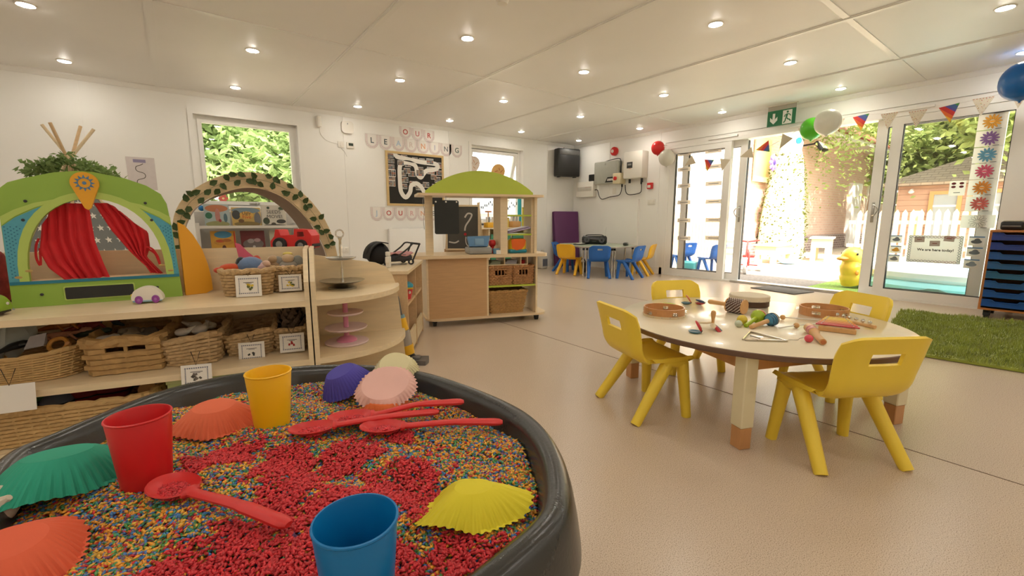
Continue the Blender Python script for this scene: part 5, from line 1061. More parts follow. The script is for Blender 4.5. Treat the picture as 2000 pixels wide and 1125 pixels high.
toycar('rounded white toy car with purple wheels in front of the theatre', onS(-.645, .235, .5705, radians(7)) @ Matrix.Diagonal((1, 1, 1.22, 1)), .105, mWhite, pm('purple_wheel', (150, 70, 160), .4), pm('pale_blue_toy', (150, 190, 214), .4), 1)
toycar('lime green toy jeep with black wheels at the left end of the shelf', onS(-1.125, .13, .5705, radians(172)), .15, pm('jeep_green', (140, 176, 50), .4), mDark, mBlack, 0)
t = thing('cushion', 'red and white patterned cushion behind the theatre at the left edge', 'cushion', M=onS(-1.28, .38, .5705)); g = G(); g.rbox((0, 0, .12), (.26, .10, .24), .045, 4); part('cover', g, pm('red_white_print', (176, 70, 66), .9, .5, 22), t); g = G(); g.rbox((0, 0, .03), (.24, .105, .05), .02); part('trim', g, pm('dark_print', (70, 50, 50), .9, .3, 30), t)

# ------------------------------------------------------------------ teepee behind the theatre
t = thing('teepee', 'grey starry teepee tent with crossed wooden poles and leaves', 'tent', (-.57, 4.60, 0)); TA = 1.32; mCan = pm('grey_canvas', (128, 130, 128), .9, .06, 10); rb = .60
for k in range(4):
    a = k * pi / 2; f_ = 1.20 + .01 * k; b_ = Vector((rb * cos(a), rb * sin(a), .02)); c_ = Vector((.03 * cos(a), .03 * sin(a), TA)); e_ = Vector(((-.115, -.06, .155, .075)[k], -.09 * sin(a), TA + (.275, .28, .275, .30)[k])); g = G(); g.tube([b_, c_, e_], .0105, 8); part('pole', g, mMapleD if k % 2 else mMaple, t)
Q = [Vector((rb * cos(k * pi / 2), rb * sin(k * pi / 2), .03)) for k in range(4)]; ap_ = [Vector((.045 * cos(k * pi / 2), .045 * sin(k * pi / 2), TA - .05)) for k in range(4)]
for k in range(4):
    a, b, c, d = Q[k], Q[(k + 1) % 4], ap_[(k + 1) % 4], ap_[k]
    if k == 1:  # entrance side: two tied-back flaps
        m1, m2 = a.lerp(b, .22), a.lerp(b, .78); mt = d.lerp(c, .5); g = G(); g.add([a, m1, mt, d], [(0, 1, 2, 3)]); part('flap', g, mCan, t, smooth=0); g = G(); g.add([m2, b, c, mt], [(0, 1, 2, 3)]); fp = part('flap', g, mCan, t, smooth=0); pan = fp; continue
    g = G(); g.add([a, b, c, d], [(0, 1, 2, 3)]); pan = part('canvas_side', g, mCan, t, smooth=0)
    nrm = (b - a).cross(d - a).normalized(); g = G(); ex = (b - a).normalized(); ey = nrm.cross(ex)
    for j in range(12):
        v = .10 + j * .072
        L0, R0 = a.lerp(d, v), b.lerp(c, v); n_ = max(1, int((R0 - L0).length / .078))
        for i in range(n_):
            p = L0.lerp(R0, (i + .5 + .25 * (j % 2)) / (n_ + .5)); s5 = [(cos(q * pi / 5 + pi / 2) * (.027 if q % 2 == 0 else .0115), sin(q * pi / 5 + pi / 2) * (.027 if q % 2 == 0 else .0115)) for q in range(10)]
            for sg in (-1, 1): g.prism(s5, sg * .0008, sg * .0014, M=fr(p, ex, ey))
    part('star_print', g, mPaper, pan, kind='stuff')
rr = random.Random(12); g = G(); pts = []
for k in range(850):
    a = rr.uniform(0, 2 * pi); r_ = .155 + rr.gauss(0, .03); pts.append((r_ * 1.25 * cos(a) + .0, r_ * sin(a), TA + .035 - .085 * abs(cos(a)) + rr.gauss(0, .02)))
leaves(g, pts, .045, rr, .6); part('leaf_wreath', g, leaf_mat('wreath_leaf', (136, 160, 100), .3), t, smooth=0, kind='stuff')

# ------------------------------------------------------------------ wooden arch
AY = 3.45; t = thing('wooden_arch', 'curved plywood play arch standing in front of the book rack', 'arch', (0, AY, 0)); mPly = wood('arch_ply', (230, 204, 158))
ou = [(-.02, 0), (-.02, .70)] + [(p.x, p.y) for p in spline([(-.02, .70, 0), (-.012, .90, 0), (.035, 1.03, 0), (.118, 1.12, 0), (.25, 1.203, 0), (.377, 1.238, 0), (.50, 1.238, 0), (.60, 1.208, 0), (.70, 1.155, 0), (.80, 1.06, 0), (.887, .926, 0), (.94, .774, 0), (.965, .62, 0)], 3)][1:] + [(.965, 0)]
ii = [(.035, 0), (.035, .70)] + [(p.x, p.y) for p in spline([(.035, .70, 0), (.045, .86, 0), (.10, .985, 0), (.18, 1.06, 0), (.27, 1.108, 0), (.377, 1.143, 0), (.48, 1.145, 0), (.58, 1.112, 0), (.671, 1.051, 0), (.765, .944, 0), (.843, .795, 0), (.885, .66, 0), (.905, .55, 0)], 3)][1:] + [(.905, 0)]
for y, nm in ((0, 'arch_frame'), (.50, 'arch_frame')):
    g = G(); g.prism(ou + ii[::-1], -.02, 0, M=fr((0, y, 0), (1, 0, 0), (0, 0, 1))); part(nm, g, mPly, t)
for i in (6, 14, 22, 30, 36):
    if i < len(ii) - 1: g = G(); g.cyl((ou[i][0] * .5 + ii[i][0] * .5, 0.02, ou[i][1] * .5 + ii[i][1] * .5), (ou[i][0] * .5 + ii[i][0] * .5, .50, ou[i][1] * .5 + ii[i][1] * .5), .012, n=10); part('dowel', g, mMapleD, t)
mLin = pm('lining_cloth', (176, 158, 142), .9, .06, 8); mid = ii[2:]
g = G(); n_ = len(mid) - 1; g.sheet(lambda u, v: (mid[min(n_, round(u * n_))][0] + .012 * (1 if mid[min(n_, round(u * n_))][0] < .45 else -1) * 0, .022 + .476 * v, mid[min(n_, round(u * n_))][1] - .006 - .05 * sin(pi * v) * max(0, mid[min(n_, round(u * n_))][1] - .95)), n_, 8, .003); part('lining', g, mLin, t)
ivt = thing('ivy_garland', 'string of small green ivy leaves wound over the front of the arch', 'garland', (0, AY - .022, 0)); rr = random.Random(5); lg_ = G(); lg_.add([(0, -.026, 0), (.018, -.011, .006), (.015, .010, .003), (0, .029, 0), (-.015, .010, .003), (-.018, -.011, .006)], [(0, 1, 2, 3), (0, 3, 4, 5)]); lme = mesh('leaf', lg_, pm('ivy_green', (66, 86, 40), .7, .2, 20), 0)
for k in range(2, len(ou) - 4):
    m = min(k, len(ii) - 2)
    for f in ((.24,) if k % 2 == 0 else (.74,)) if k % 3 else (.22, .76):
        x = ou[k][0] * (1 - f) + ii[m][0] * f + rr.uniform(-.012, .012); z = ou[k][1] * (1 - f) + ii[m][1] * f + rr.uniform(-.01, .01)
        if z < .72: continue
        part('leaf', lme, None, ivt, fr((x, -.003, z), (1, 0, 0), (0, 0, 1)) @ Matrix.Rotation(rr.uniform(-2.6, 2.6), 4, 'Z') @ Matrix.Rotation(rr.uniform(-.5, .5), 4, 'X'))
vine = [Vector((ou[k][0] * .5 + ii[min(k, len(ii) - 2)][0] * .5, -.0025, ou[k][1] * .5 + ii[min(k, len(ii) - 2)][1] * .5)) for k in range(2, len(ou) - 4)]; g = G(); g.tube(vine, .0012, 4); part('vine', g, pm('vine_green', (90, 96, 50), .8), ivt)

# ------------------------------------------------------------------ book rack and books
t = thing('book_rack', 'white two-row book display rack inside the arch', 'book rack', (.555, 4.72, 0)); mRk = pm('rack_white', (232, 228, 220), .5, .03)
for s in (-1, 1): g = G(); g.b2((s * .40 - .012, -.06, 0), (s * .40 + .012, .16, .90 if s < 0 else .90)); part('side_panel', g, mRk, t, smooth=0)
for z in (.866, .655, .44):
    g = G(); g.b2((-.388, -.06, z - .012), (.388, .05, z)); g.b2((-.388, -.06, z), (.388, -.05, z + .012)); part('shelf', g, mRk, t, smooth=0)
g = G(); g.b2((-.41, .16, .10), (.41, .172, 1.0)); part('back_panel', g, pm('rack_grey', (206, 202, 196), .7), t, smooth=0)
def book(lab, x, z, w, h, cov, shapes, txt=None, lean=.18):
    M_ = fr((x, 4.70, z + .001), (1, 0, 0), (0, lean, 1)); t = thing('picture_book', lab, 'book', M=M_, group='picture books on the rack'); g = G(); g.b2((-w / 2, 0, -.008), (w / 2, h, 0)); part('pages', g, mPaper, t, smooth=0); g = G(); g.b2((-w / 2 - .002, -.001, 0), (w / 2 + .002, h + .001, .0015)); g.b2((-w / 2 - .002, -.001, -.0095), (w / 2 + .002, h + .001, -.008)); cv = part('cover', g, pm('cover_%d_%d_%d' % cov, cov, .4, .06), t, smooth=0)
    for k, (cx, cy, rx, ry, c) in enumerate(shapes):
        q = G(); q.lathe([(1, 0), (1, .0006)], 20, M=tr(cx * w, cy * h, .0016 + .0002 * k) @ Matrix.Diagonal((rx * w, ry * h, 1, 1))); part('cover_print', q, pm('art_%d_%d_%d' % c, c, .5, .1, 20), cv)
    for (s_, tx, ty, sz, c) in (txt or ()): text('title_print', s_, sz, pm('art_%d_%d_%d' % c, c, .5), cv, tr(tx * w, ty * h, .004), .0004)
book('picture book with a pink tree and blue sky, first in the top row', .305, .866, .185, .20, (168, 182, 180), [(0, .82, .46, .16, (190, 120, 80)), (.02, .5, .10, .32, (190, 130, 120)), (-.33, .5, .14, .14, (50, 110, 80)), (0, .12, .48, .14, (150, 150, 100)), (.33, .4, .08, .2, (80, 110, 120)), (.1, .28, .06, .07, (150, 60, 60))])
book('tan picture book with large animals, middle of the top row', .53, .866, .225, .175, (196, 164, 92), [(0, .85, .5, .15, (120, 140, 150)), (-.36, .62, .14, .24, (60, 62, 60)), (.38, .4, .12, .36, (110, 110, 112)), (0, .6, .24, .2, (224, 176, 84)), (0, .14, .46, .13, (130, 110, 60)), (-.2, .3, .1, .1, (110, 80, 50))], [('Ugly', 0, .70, .04, (50, 50, 46)), ('Five', 0, .50, .045, (200, 90, 50))])
book('pale picture book titled in thin capitals, last in the top row', .755, .866, .20, .20, (206, 200, 186), [(-.22, .88, .06, .06, (60, 74, 56)), (.34, .86, .13, .08, (70, 84, 60)), (-.34, .26, .14, .16, (60, 72, 52)), (.28, .24, .2, .1, (54, 54, 48)), (0, .05, .48, .05, (60, 60, 50)), (-.05, .12, .1, .07, (80, 76, 62))], [('SEEDS', 0, .68, .045, (84, 84, 78)), ('MOVE!', .02, .46, .045, (84, 84, 78))])
book('yellow picture book with blue top and a red spine, bottom row left', .335, .655, .185, .175, (214, 160, 60), [(0, .82, .36, .18, (80, 150, 190)), (0, .42, .4, .16, (206, 150, 60)), (-.12, .5, .2, .08, (196, 90, 50)), (.12, .52, .2, .08, (180, 110, 50)), (0, .14, .08, .14, (100, 60, 40)), (.46, .5, .03, .5, (196, 50, 50))])
book('dark red picture book with grey animals, bottom row middle', .565, .655, .19, .175, (110, 40, 40), [(0, .3, .44, .28, (120, 108, 104)), (-.1, .46, .14, .12, (170, 160, 156)), (.18, .5, .14, .1, (190, 160, 160)), (.02, .16, .06, .06, (206, 200, 196)), (0, .05, .46, .05, (190, 150, 70))])
book('cream picture book half hidden by the red truck, bottom row right', .80, .655, .19, .175, (196, 190, 166), [(-.2, .5, .12, .2, (90, 96, 70)), (.1, .6, .2, .1, (176, 150, 120))])
g = G(); g.ball((0, 0, 0), .025, 14); solo('blue_ball', g, mBlue, 'small blue ball behind the first picture book', 'ball', loc=(.20, 4.77, 1.03))
g = G(); g.rbox((0, 0, .35), (.20, .16, .70), .01); solo('lilac_box', g, pm('lilac_card', (196, 180, 178), .7), 'tall pale lilac box standing behind the shelf back', 'box', loc=(.235, 3.95, 0))

# ------------------------------------------------------------------ toy tub, blocks and red truck behind the shelf
t = thing('toy_tub', 'deep white storage tub heaped with building blocks behind the shelf', 'tub', (.60, 3.02, 0), radians(-12)); g = G(); g.prism(rrect(.46, .30, .04), 0, .02); g.prism(rrect(.46, .30, .04), .02, .66, [rrect(.44, .28, .035)]); part('body', g, mWhite, t); g = G(); g.prism(rrect(.48, .32, .045), .645, .665, [rrect(.44, .28, .035)]); part('rim', g, mWhite, t); g = G(); g.prism(rrect(.43, .27, .03), .55, .56); part('fill_board', g, mWhite, t)
BC = [('green', (84, 176, 60)), ('blue', (52, 112, 190)), ('yellow', (240, 206, 60)), ('green', (96, 190, 70)), ('red', (220, 52, 44)), ('blue', (64, 130, 196)), ('yellow', (236, 196, 70)), ('white', (226, 222, 212)), ('green', (120, 190, 70)), ('red', (214, 50, 50))]
BP = [(-.17, -.09, .66), (-.08, -.10, .665), (-.02, -.08, .685), (.06, -.10, .665), (-.02, .06, .66), (.13, -.06, .675), (.19, -.02, .67), (.17, .07, .66), (-.12, .02, .67), (-.16, .08, .665)]
pos = ['at the left front', 'front, second from left', 'sitting highest at the front', 'front right', 'behind the truck wheels', 'at the right front', 'at the far right', 'by the truck tail', 'left middle', 'left rear']
for k in range(10):
    nm, c = BC[k]; t = thing('building_block', '%s toy building block in the white tub, %s' % (nm, pos[k]), 'block', M=tr(.60, 3.02, 0, rz=radians(-12)) @ tr(BP[k][0], BP[k][1], BP[k][2] - .03, rx=R.uniform(-.3, .3), ry=R.uniform(-.3, .3), rz=R.uniform(0, 3)), group='building blocks in the tub'); m = pm('block_%d_%d' % c[:2], c, .3); L_ = .064 if k % 2 else .09
    g = G(); g.rbox((0, 0, .02), (L_, .044, .04), .003, 1); part('body', g, m, t)
    for x in (-L_ * .25, L_ * .25):
        for y in (-.011, .011): g = G(); g.lathe([(.007, .04), (.007, .046)], 10, c=(x, y, 0)); part('stud', g, m, t)
t = thing('toy_truck', 'large red plastic toy truck with black wheels on the block tub', 'toy truck', M=tr(.585, 2.99, .738, rz=radians(-38))); mTk = pm('truck_red', (222, 50, 50), .4)
g = G(); g.prism([(-.125, .02), (.125, .02), (.128, .095), (.105, .13), (.025, .135), (.02, .10), (-.06, .095), (-.07, .13), (-.09, .132), (-.10, .09), (-.125, .06)], -.055, .055, [[(.04, .088), (.085, .088), (.08, .118), (.042, .118)]], M=fr((0, 0, 0), (1, 0, 0), (0, 0, 1))); part('body', g, mTk, t)
for x, r_ in ((-.065, .042), (.065, .036)):
    for s in (-1, 1): g = G(); g.lathe([(r_ * .5, -.014), (r_ * .9, -.016), (r_, -.006), (r_, .006), (r_ * .9, .016), (r_ * .5, .014)], 22, M=tr(x, s * .058, r_, rx=pi / 2), closed=True); wv_ = part('wheel', g, mDark, t); g = G(); g.lathe([(r_ * .5, -.012), (r_ * .5, .012), (.004, .016)], 16, M=tr(x, s * .058, r_, rx=pi / 2)); part('hub', g, pm('hub_grey', (150, 148, 144), .4), wv_)
g = G(); g.rbox((.125, 0, .035), (.02, .10, .02), .006); part('bumper', g, mDark, t)
t = thing('toy_trailer', 'red open toy cart in front of the red truck', 'toy trailer', M=tr(.555, 2.905, .690, rz=radians(-25))); g = G(); g.prism([(-.07, 0), (.07, 0), (.075, .045), (.02, .03), (-.02, .04), (-.08, .05)], -.03, .03, M=fr((0, 0, 0), (1, 0, 0), (0, 0, 1))); part('body', g, mTk, t); g = G(); g.rbox((.04, -.02, .035), (.06, .02, .05), .006); part('box', g, mTk, t)

# ------------------------------------------------------------------ baskets on the shelves with their contents
sg = dict(rows=8, stakes=20, amp=.005, r=.045)
wavy = lambda x, y: .012 * sin(14 * x) + .01 * sin(17 * y)
basket('round-cornered seagrass basket of puppets on the top shelf, left one', onS(-.275, .345, .571, .06), .215, .21, .118, .84, mSea, **sg)
basket('round-cornered seagrass basket of soft toys on the top shelf, right one', onS(-.105, .405, .571, -.05), .15, .19, .118, .84, mSea, **sg)
basket('long oval willow basket of plastic animals on the middle shelf', onS(-1.13, .275, .301, .02), .56, .36, .100, .88, mPale, rows=11, stakes=40, amp=.0035, r=.12, sag=lambda x, y: .03 * max(0, x * 3.5) ** 2)
basket('chunky plaited rush basket with a handle hole on the middle shelf', onS(-.715, .275, .301, .03), .25, .34, .135, .96, mRush, rows=6, stakes=16, thick=.0145, amp=.006, hole=(.62, .9, .045), r=.02, sag=lambda x, y: .03 if y > .1 else 0)
basket('wide seagrass basket of white shells on the middle shelf', onS(-.487, .27, .301, 0), .215, .34, .125, .86, mSea, sag=wavy, **sg)
basket('empty looking seagrass basket next to the pine cone on the middle shelf', onS(-.275, .31, .301, .02), .205, .30, .112, .84, mSea, sag=wavy, **sg)
basket('small seagrass basket holding a giant pine cone on the middle shelf', onS(-.105, .30, .301, 0), .145, .26, .105, .86, mSea, **sg)
basket('big open-weave willow basket on the lowest shelf', onS(-.99, .25, .071, .02), .72, .42, .14, .92, mPale, rows=9, stakes=46, amp=.004, r=.05)
LC = lambda x, y, z, rz=0, tilt=.16: SMt @ fr((x, y, z), (cos(rz), sin(rz), 0), (0, tilt, 1))
tagcard('white picture label on the left top-shelf basket of puppets', LC(-.262, .222, .622, .0), .105, .100, [(220, 190, 60), (90, 100, 60)], .022)
tagcard('white picture label on the right top-shelf basket of soft toys', LC(-.092, .292, .618, .02), .102, .082, [(220, 190, 60), (90, 100, 60)], .022)
tagcard('white picture label hanging over the shelf edge below the shell basket', LC(-.445, -.012, .292, -.06), .108, .088, [(90, 84, 76), (120, 110, 100)], .055)
tagcard('white picture label on the basket next to the pine cone', LC(-.262, .135, .33, -.05), .105, .085, [(60, 60, 60)], .038)
tagcard('white picture label with a red crown on the pine cone basket', LC(-.095, .145, .35, -.03), .105, .088, [(176, 50, 50)], .03)
tagcard('blank white card hanging in front of the oval willow basket', LC(-1.0, -.03, .29, .03), .135, .10, [], .06, True)
# glove puppets and soft toys
def soft(nm, lab, M, blobs):
    t = thing(nm, lab, 'soft toy', M=M, group='soft toys in the top baskets')
    for n_, c, r_, col in blobs: g = G(); g.ball(c, r_, 14); part(n_, g, pm('plush_%d_%d_%d' % col, col, .95, .12, 30, .3, sheen=.4), t)
soft('hand_puppet', 'orange tiger striped puppet lying at the left of the puppet basket', onS(-.345, .33, .685, .1), [('head', (0, 0, .012), (.05, .03, .024), (214, 84, 40)), ('snout', (-.05, 0, .006), (.02, .02, .014), (200, 70, 34)), ('hair', (.045, .01, .03), (.025, .03, .035), (24, 30, 34))])
soft('hand_puppet', 'blue and pink winged puppet rising from the puppet basket', onS(-.262, .34, .675, .2), [('body', (0, 0, .03), (.06, .045, .045), (110, 134, 170)), ('wing', (.035, -.01, .02), (.04, .03, .03), (214, 180, 176)), ('tail', (.03, .02, .05), (.02, .02, .03), (196, 80, 50))])
g = G(); g.prism([(-.035, 0), (.02, 0), (.045, .015), (0, .06), (-.03, .10), (-.05, .105)], -.008, .008); solo('felt_wing', g, pm('pink_felt', (202, 92, 112), .9, .05, 30), 'pink felt wing sticking up out of the puppet basket', 'soft toy', 'soft toys in the top baskets', M=SMt @ fr((-.272, .36, .712), (1, .1, 0), (0, .25, 1)))
soft('teddy', 'pale pink soft toy slumped at the right of the puppet basket', onS(-.205, .35, .672), [('body', (0, 0, .015), (.03, .03, .025), (222, 180, 160)), ('head', (.01, -.015, .04), (.02, .02, .018), (226, 186, 160)), ('scarf', (0, 0, .034), (.024, .022, .008), (226, 186, 70))])
soft('teddy', 'brown teddy lying between the two top baskets', onS(-.158, .40, .688), [('body', (0, 0, .01), (.035, .03, .03), (176, 146, 110)), ('head', (-.01, -.01, .04), (.024, .024, .022), (184, 154, 116))])
soft('doll', 'grey and peach elephant soft toy sitting in the right top basket', onS(-.10, .385, .685), [('body', (0, 0, .01), (.045, .035, .03), (166, 160, 148)), ('head', (0, -.01, .048), (.028, .026, .026), (214, 186, 150)), ('ear', (-.045, .0, .03), (.024, .01, .03), (150, 148, 140)), ('ear', (.045, 0, .03), (.026, .01, .032), (150, 152, 144)), ('leg', (-.022, -.05, .0), (.016, .03, .018), (218, 178, 156)), ('leg', (.022, -.05, .0), (.016, .03, .018), (218, 178, 156)), ('hat', (0, 0, .07), (.024, .022, .012), (214, 190, 90))])
# pine cone
t = thing('pine_cone', 'giant dark brown pine cone in the small seagrass basket', 'pine cone', M=onS(-.098, .30, .315)); mCone = pm('cone_brown', (118, 98, 80), .8, .25, 20, .3)
g = G(); g.lathe([(.02, .03), (.05, .06), (.05, .11), (.03, .16), (.008, .19)], 16); part('core', g, mCone, t)
sc = G(); sc.add([(0, 0, 0), (.020, .018, .004), (.012, .034, .012), (0, .038, .016), (-.012, .034, .012), (-.020, .018, .004), (0, .024, -.004)], [(0, 1, 2, 3, 4, 5), (1, 0, 6), (0, 5, 6), (5, 4, 6), (4, 3, 6), (3, 2, 6), (2, 1, 6)]); sme = mesh('scale', sc, mCone, 0)
for j in range(9):
    z = .05 + j * .0165; r_ = np.interp(j, [0, 3, 8], [.045, .046, .010]); n_ = max(5, int(11 - j * .7))
    for i in range(n_): a = 2 * pi * (i + .5 * (j % 2)) / n_; part('scale', sme, None, t, tr(r_ * cos(a), r_ * sin(a), z, rz=a - pi / 2) @ Matrix.Rotation(.35 + .09 * j, 4, 'X'))
# shells
for k, (x, y, s_) in enumerate(((-.53, .20, 1), (-.47, .22, 1.2), (-.44, .30, .9), (-.51, .33, 1.0))):
    t = thing('sea_shell', ('white spiral shell at the left', 'large white cockle shell in the middle', 'white pointed shell at the right', 'white shell at the back')[k] + ' of the wide seagrass basket', 'shell', M=onS(x, y, .425, k), group='shells in the basket'); mSh = pm('shell_white', (226, 218, 206), .5, .1, 20)
    g = G(); g.ball((0, 0, .008 * s_), (.03 * s_, .024 * s_, .018 * s_), 14); part('whorl', g, mSh, t); g = G(); g.tube([(.02 * s_, 0, .012), (.05 * s_, .01, .03 * s_)], [.014 * s_, .003], 8); part('spire', g, mSh, t)
# pebbles / stones in the rush basket
for k, (x, y, c) in enumerate(((-.78, .16, (196, 192, 184)), (-.71, .20, (170, 160, 140)), (-.66, .26, (120, 110, 96)), (-.74, .30, (150, 140, 120)), (-.66, .16, (96, 92, 84)))):
    t = thing('stone', ('pale rounded', 'tan', 'brown', 'buff', 'dark')[k] + ' stone lying in the plaited rush basket', 'stone', M=onS(x, y, .43, k), group='stones in the rush basket'); g = G(); g.ball((0, 0, 0), (.045, .034, .026), 10); part('body', g, pm('stone_%d' % c[0], c, .8, .15, 30, .4), t); g = G(); g.ball((.02, .02, .008), (.024, .02, .018), 8); part('knob', g, pm('stone_%d' % c[0], c), t)
# plastic animals in the willow basket
def lizard(lab, M, L, col, bend):
    t = thing('toy_reptile', lab, 'toy animal', M=M, group='plastic animals in the willow basket'); m = pm('rep_%d_%d' % col[:2], col, .45, .15, 30)
    P_ = spline([(-L * .5, bend * .6, .0), (-L * .2, bend * .2, .012), (0, 0, .016), (L * .25, -bend * .2, .02), (L * .45, -bend * .1, .026)], 4); g = G(); n_ = len(P_); g.tube(P_, [.004 + .016 * sin(pi * min(1, i / n_ * 1.15)) for i in range(n_ - 1)] + [.006], 8, sq=.8); part('body', g, m, t)
    for x in (-.12, .2):
        for s in (-1, 1): g = G(); g.tube([(L * x, 0, .014), (L * x + .01, s * .03, .02), (L * x + .03, s * .045, .0)], [.008, .006, .004], 6); part('leg', g, m, t)
    g = G(); g.ball((L * .47, -bend * .1, .028), (.022, .013, .012), 10); part('head', g, m, t)
for lab, x, y, z, rz, L_, c, b in (('orange toy dinosaur on top of the oval willow basket', -1.0, .36, .43, .3, .15, (206, 130, 56), .03), ('pink tan toy dinosaur lying across the oval willow basket', -.985, .25, .405, .35, .22, (196, 140, 110), .02), ('dark red toy dinosaur at the right of the oval willow basket', -.905, .36, .42, .15, .18, (150, 56, 50), -.03), ('dark green toy lizard at the right end of the oval willow basket', -.905, .29, .40, -.2, .20, (52, 70, 58), .04), ('black toy dinosaur near the bag in the oval willow basket', -1.06, .20, .395, 1.2, .16, (36, 36, 36), .02), ('slate grey toy lizard with raised tail at the basket back', -.86, .40, .43, 2.8, .20, (62, 70, 70), .05)): lizard(lab, onS(x, y, z + .028, rz), L_, c, b)
t = thing('plastic_bag', 'crumpled translucent grey plastic bag stuffed in the oval willow basket', 'bag', M=onS(-1.135, .24, .43)); mBag = pm('bag_film', (196, 206, 204), .2, .08, 12, .5, alpha=.8)
g = G(); g.sheet(lambda u, v: ((.085 + .02 * sin(9 * u * 2 * pi) * v) * cos(2 * pi * u) * sin(pi * (.1 + .85 * v)) + .03 * v, (.075 + .018 * sin(6 * u * 2 * pi + 3 * v)) * sin(2 * pi * u) * sin(pi * (.1 + .85 * v)), -.05 + .17 * v + .015 * sin(5 * u * 2 * pi)), 40, 14); part('film', g, mBag, t); g = G(); g.tube(spline([(.02, 0, .10), (.05, .01, .14), (.02, .0, .17)], 4), .008, 6, sq=.4); part('handle', g, mBag, t)
t = thing('wood_ring', 'orange toy ring on the rim of the oval willow basket', 'ring', M=onS(-.935, .17, .43, 0) @ Matrix.Rotation(.9, 4, 'X')); g = G(); g.tube([(.028 * cos(a * pi / 10), .028 * sin(a * pi / 10), 0) for a in range(20)], .008, 8, closed=True); part('ring', g, pm('ring_orange', (200, 140, 60), .5), t); g = G(); g.ball((.03, 0, 0), .011, 8); part('bead', g, mLegW, t)
g = G(); g.add([(0, 0, 0), (.06, 0, .01), (.07, .01, .06), (.02, .01, .05), (.0, .03, .0), (.06, .03, .01)], [(0, 1, 2, 3), (4, 0, 3), (5, 2, 1), (0, 4, 5, 1), (4, 3, 2, 5)]); solo('rock_chip', g, pm('pale_rock', (170, 166, 168), .8, .1, 20), 'pale angular rock chip at the front of the oval willow basket', 'stone', M=onS(-1.03, .15, .425))
# lower shelf contents
for k, (x, y, c, r_) in enumerate(((-1.05, .25, (60, 110, 60), .06), (-.92, .24, (150, 30, 34), .075), (-.82, .26, (140, 26, 32), .07), (-.97, .18, (120, 130, 150), .055), (-.72, .30, (170, 120, 80), .05))):
    t = thing('toy_ball', ('green', 'dark red', 'deep red', 'grey blue', 'tan')[k] + ' toy heaped in the big willow basket on the lowest shelf', 'toy', M=onS(x, y, .19), group='toys on the lowest shelf'); g = G(); g.ball((0, 0, 0), (r_, r_ * .8, r_ * .7), 14); part('body', g, pm('lowtoy_%d' % k, c, .5), t); g = G(); g.tube([(r_ * cos(a * pi / 10), r_ * .8 * sin(a * pi / 10), 0) for a in range(20)], .003, 6, closed=True); part('seam', g, mDark, t)
t = thing('log_slice', 'small sawn log with a pale end on the lowest shelf', 'log', M=onS(-.665, .16, .20)); g = G(); g.cyl((0, .14, 0), (0, -.0, 0), .038, n=14); part('bark', g, mBark, t); g = G(); g.cyl((0, 0, 0), (0, -.003, 0), .035, n=14); part('cut_face', g, mWoodL, t)
for k in range(2):
    z = .071 + k * .095; t = thing('green_box', ('lower', 'upper')[k] + ' pale green storage box at the right of the lowest shelf', 'box', M=onS(-.40, .24, z), group='pale green boxes'); g = G(); g.rbox((0, 0, .045), (.34, .36, .086), .008); part('body', g, pm('pale_green_card', (178, 192, 128), .6, .05), t); g = G(); g.rbox((0, 0, .084), (.346, .366, .016), .004); part('lid', g, pm('pale_green_lid', (190, 202, 144), .6), t)

# ================================================================== RICE TRAY
SZ, RZ = .5256, .56; K_ = .8587; CX = (.15 * K_, .90 * K_)
hp = [(-.296, 1.173), (-.24, 1.237), (-.128, 1.354), (-.029, 1.410), (.123, 1.424), (.276, 1.378), (.403, 1.297), (.518, 1.152), (.572, .981), (.600, .79), (.587, .664), (.539, .554), (.480, .472), (.415, .415), (.32, .388), (.177, .371), (.024, .425), (-.103, .503), (-.218, .648), (-.272, .819), (-.303, 1.01)]
cp = [(a * K_, b * K_, 0) for a, b in hp]
cur_ = spline(cp, 7, True)
for _ in range(4): cur_ = [(cur_[i - 1] + cur_[i] * 2 + cur_[(i + 1) % len(cur_)]) / 4 for i in range(len(cur_))]
def offs(d):
    out = []; n = len(cur_)
    for i in range(n):
        t_ = (cur_[(i + 1) % n] - cur_[i - 1]).normalized(); nn = Vector((t_.y, -t_.x, 0))      # clockwise loop: inward
        if nn.dot(Vector((CX[0], CX[1], 0)) - cur_[i]) < 0: nn = -nn
        out.append(cur_[i] + nn * d)
    return out
t = thing('builders_tray', 'large black plastic play tray on a stand, filled with coloured rice', 'tray', (0, 0, 0))
mTray = pm('black_tray_plastic', (48, 49, 47), .24, .14, 3, .08, bscale=220, spec=.6)
prof = [(-.010, .468), (-.016, .472), (-.012, .50), (-.006, .53), (0, .549), (.006, .5565), (.015, .560), (.026, .559), (.034, .554), (.039, .543), (.045, .520), (.052, .506), (.064, .503)]
g = G(); n = len(cur_); vs = []; fs = []
for d, z in prof: vs += [(p.x, p.y, z) for p in offs(d)]
for j in range(len(prof) - 1):
    for i in range(n): k = (i + 1) % n; fs.append((j * n + i, j * n + k, (j + 1) * n + k, (j + 1) * n + i))
fs.append(tuple((len(prof) - 1) * n + i for i in range(n))); m0 = len(vs)
vs += [(p.x, p.y, .468) for p in offs(-.006)] + [(p.x, p.y, .500) for p in offs(.03)]
for i in range(n): k = (i + 1) % n; fs += [(m0 + i, m0 + k, k, i), (m0 + i, m0 + n + i, m0 + n + k, m0 + k)]
fs.append(tuple(m0 + n + i for i in range(n))); g.add(vs, fs); part('tray_shell', g, mTray, t, smooth=60)
mStand = pm('stand_steel', (34, 34, 34), .4, .05, 10, metal=.3)
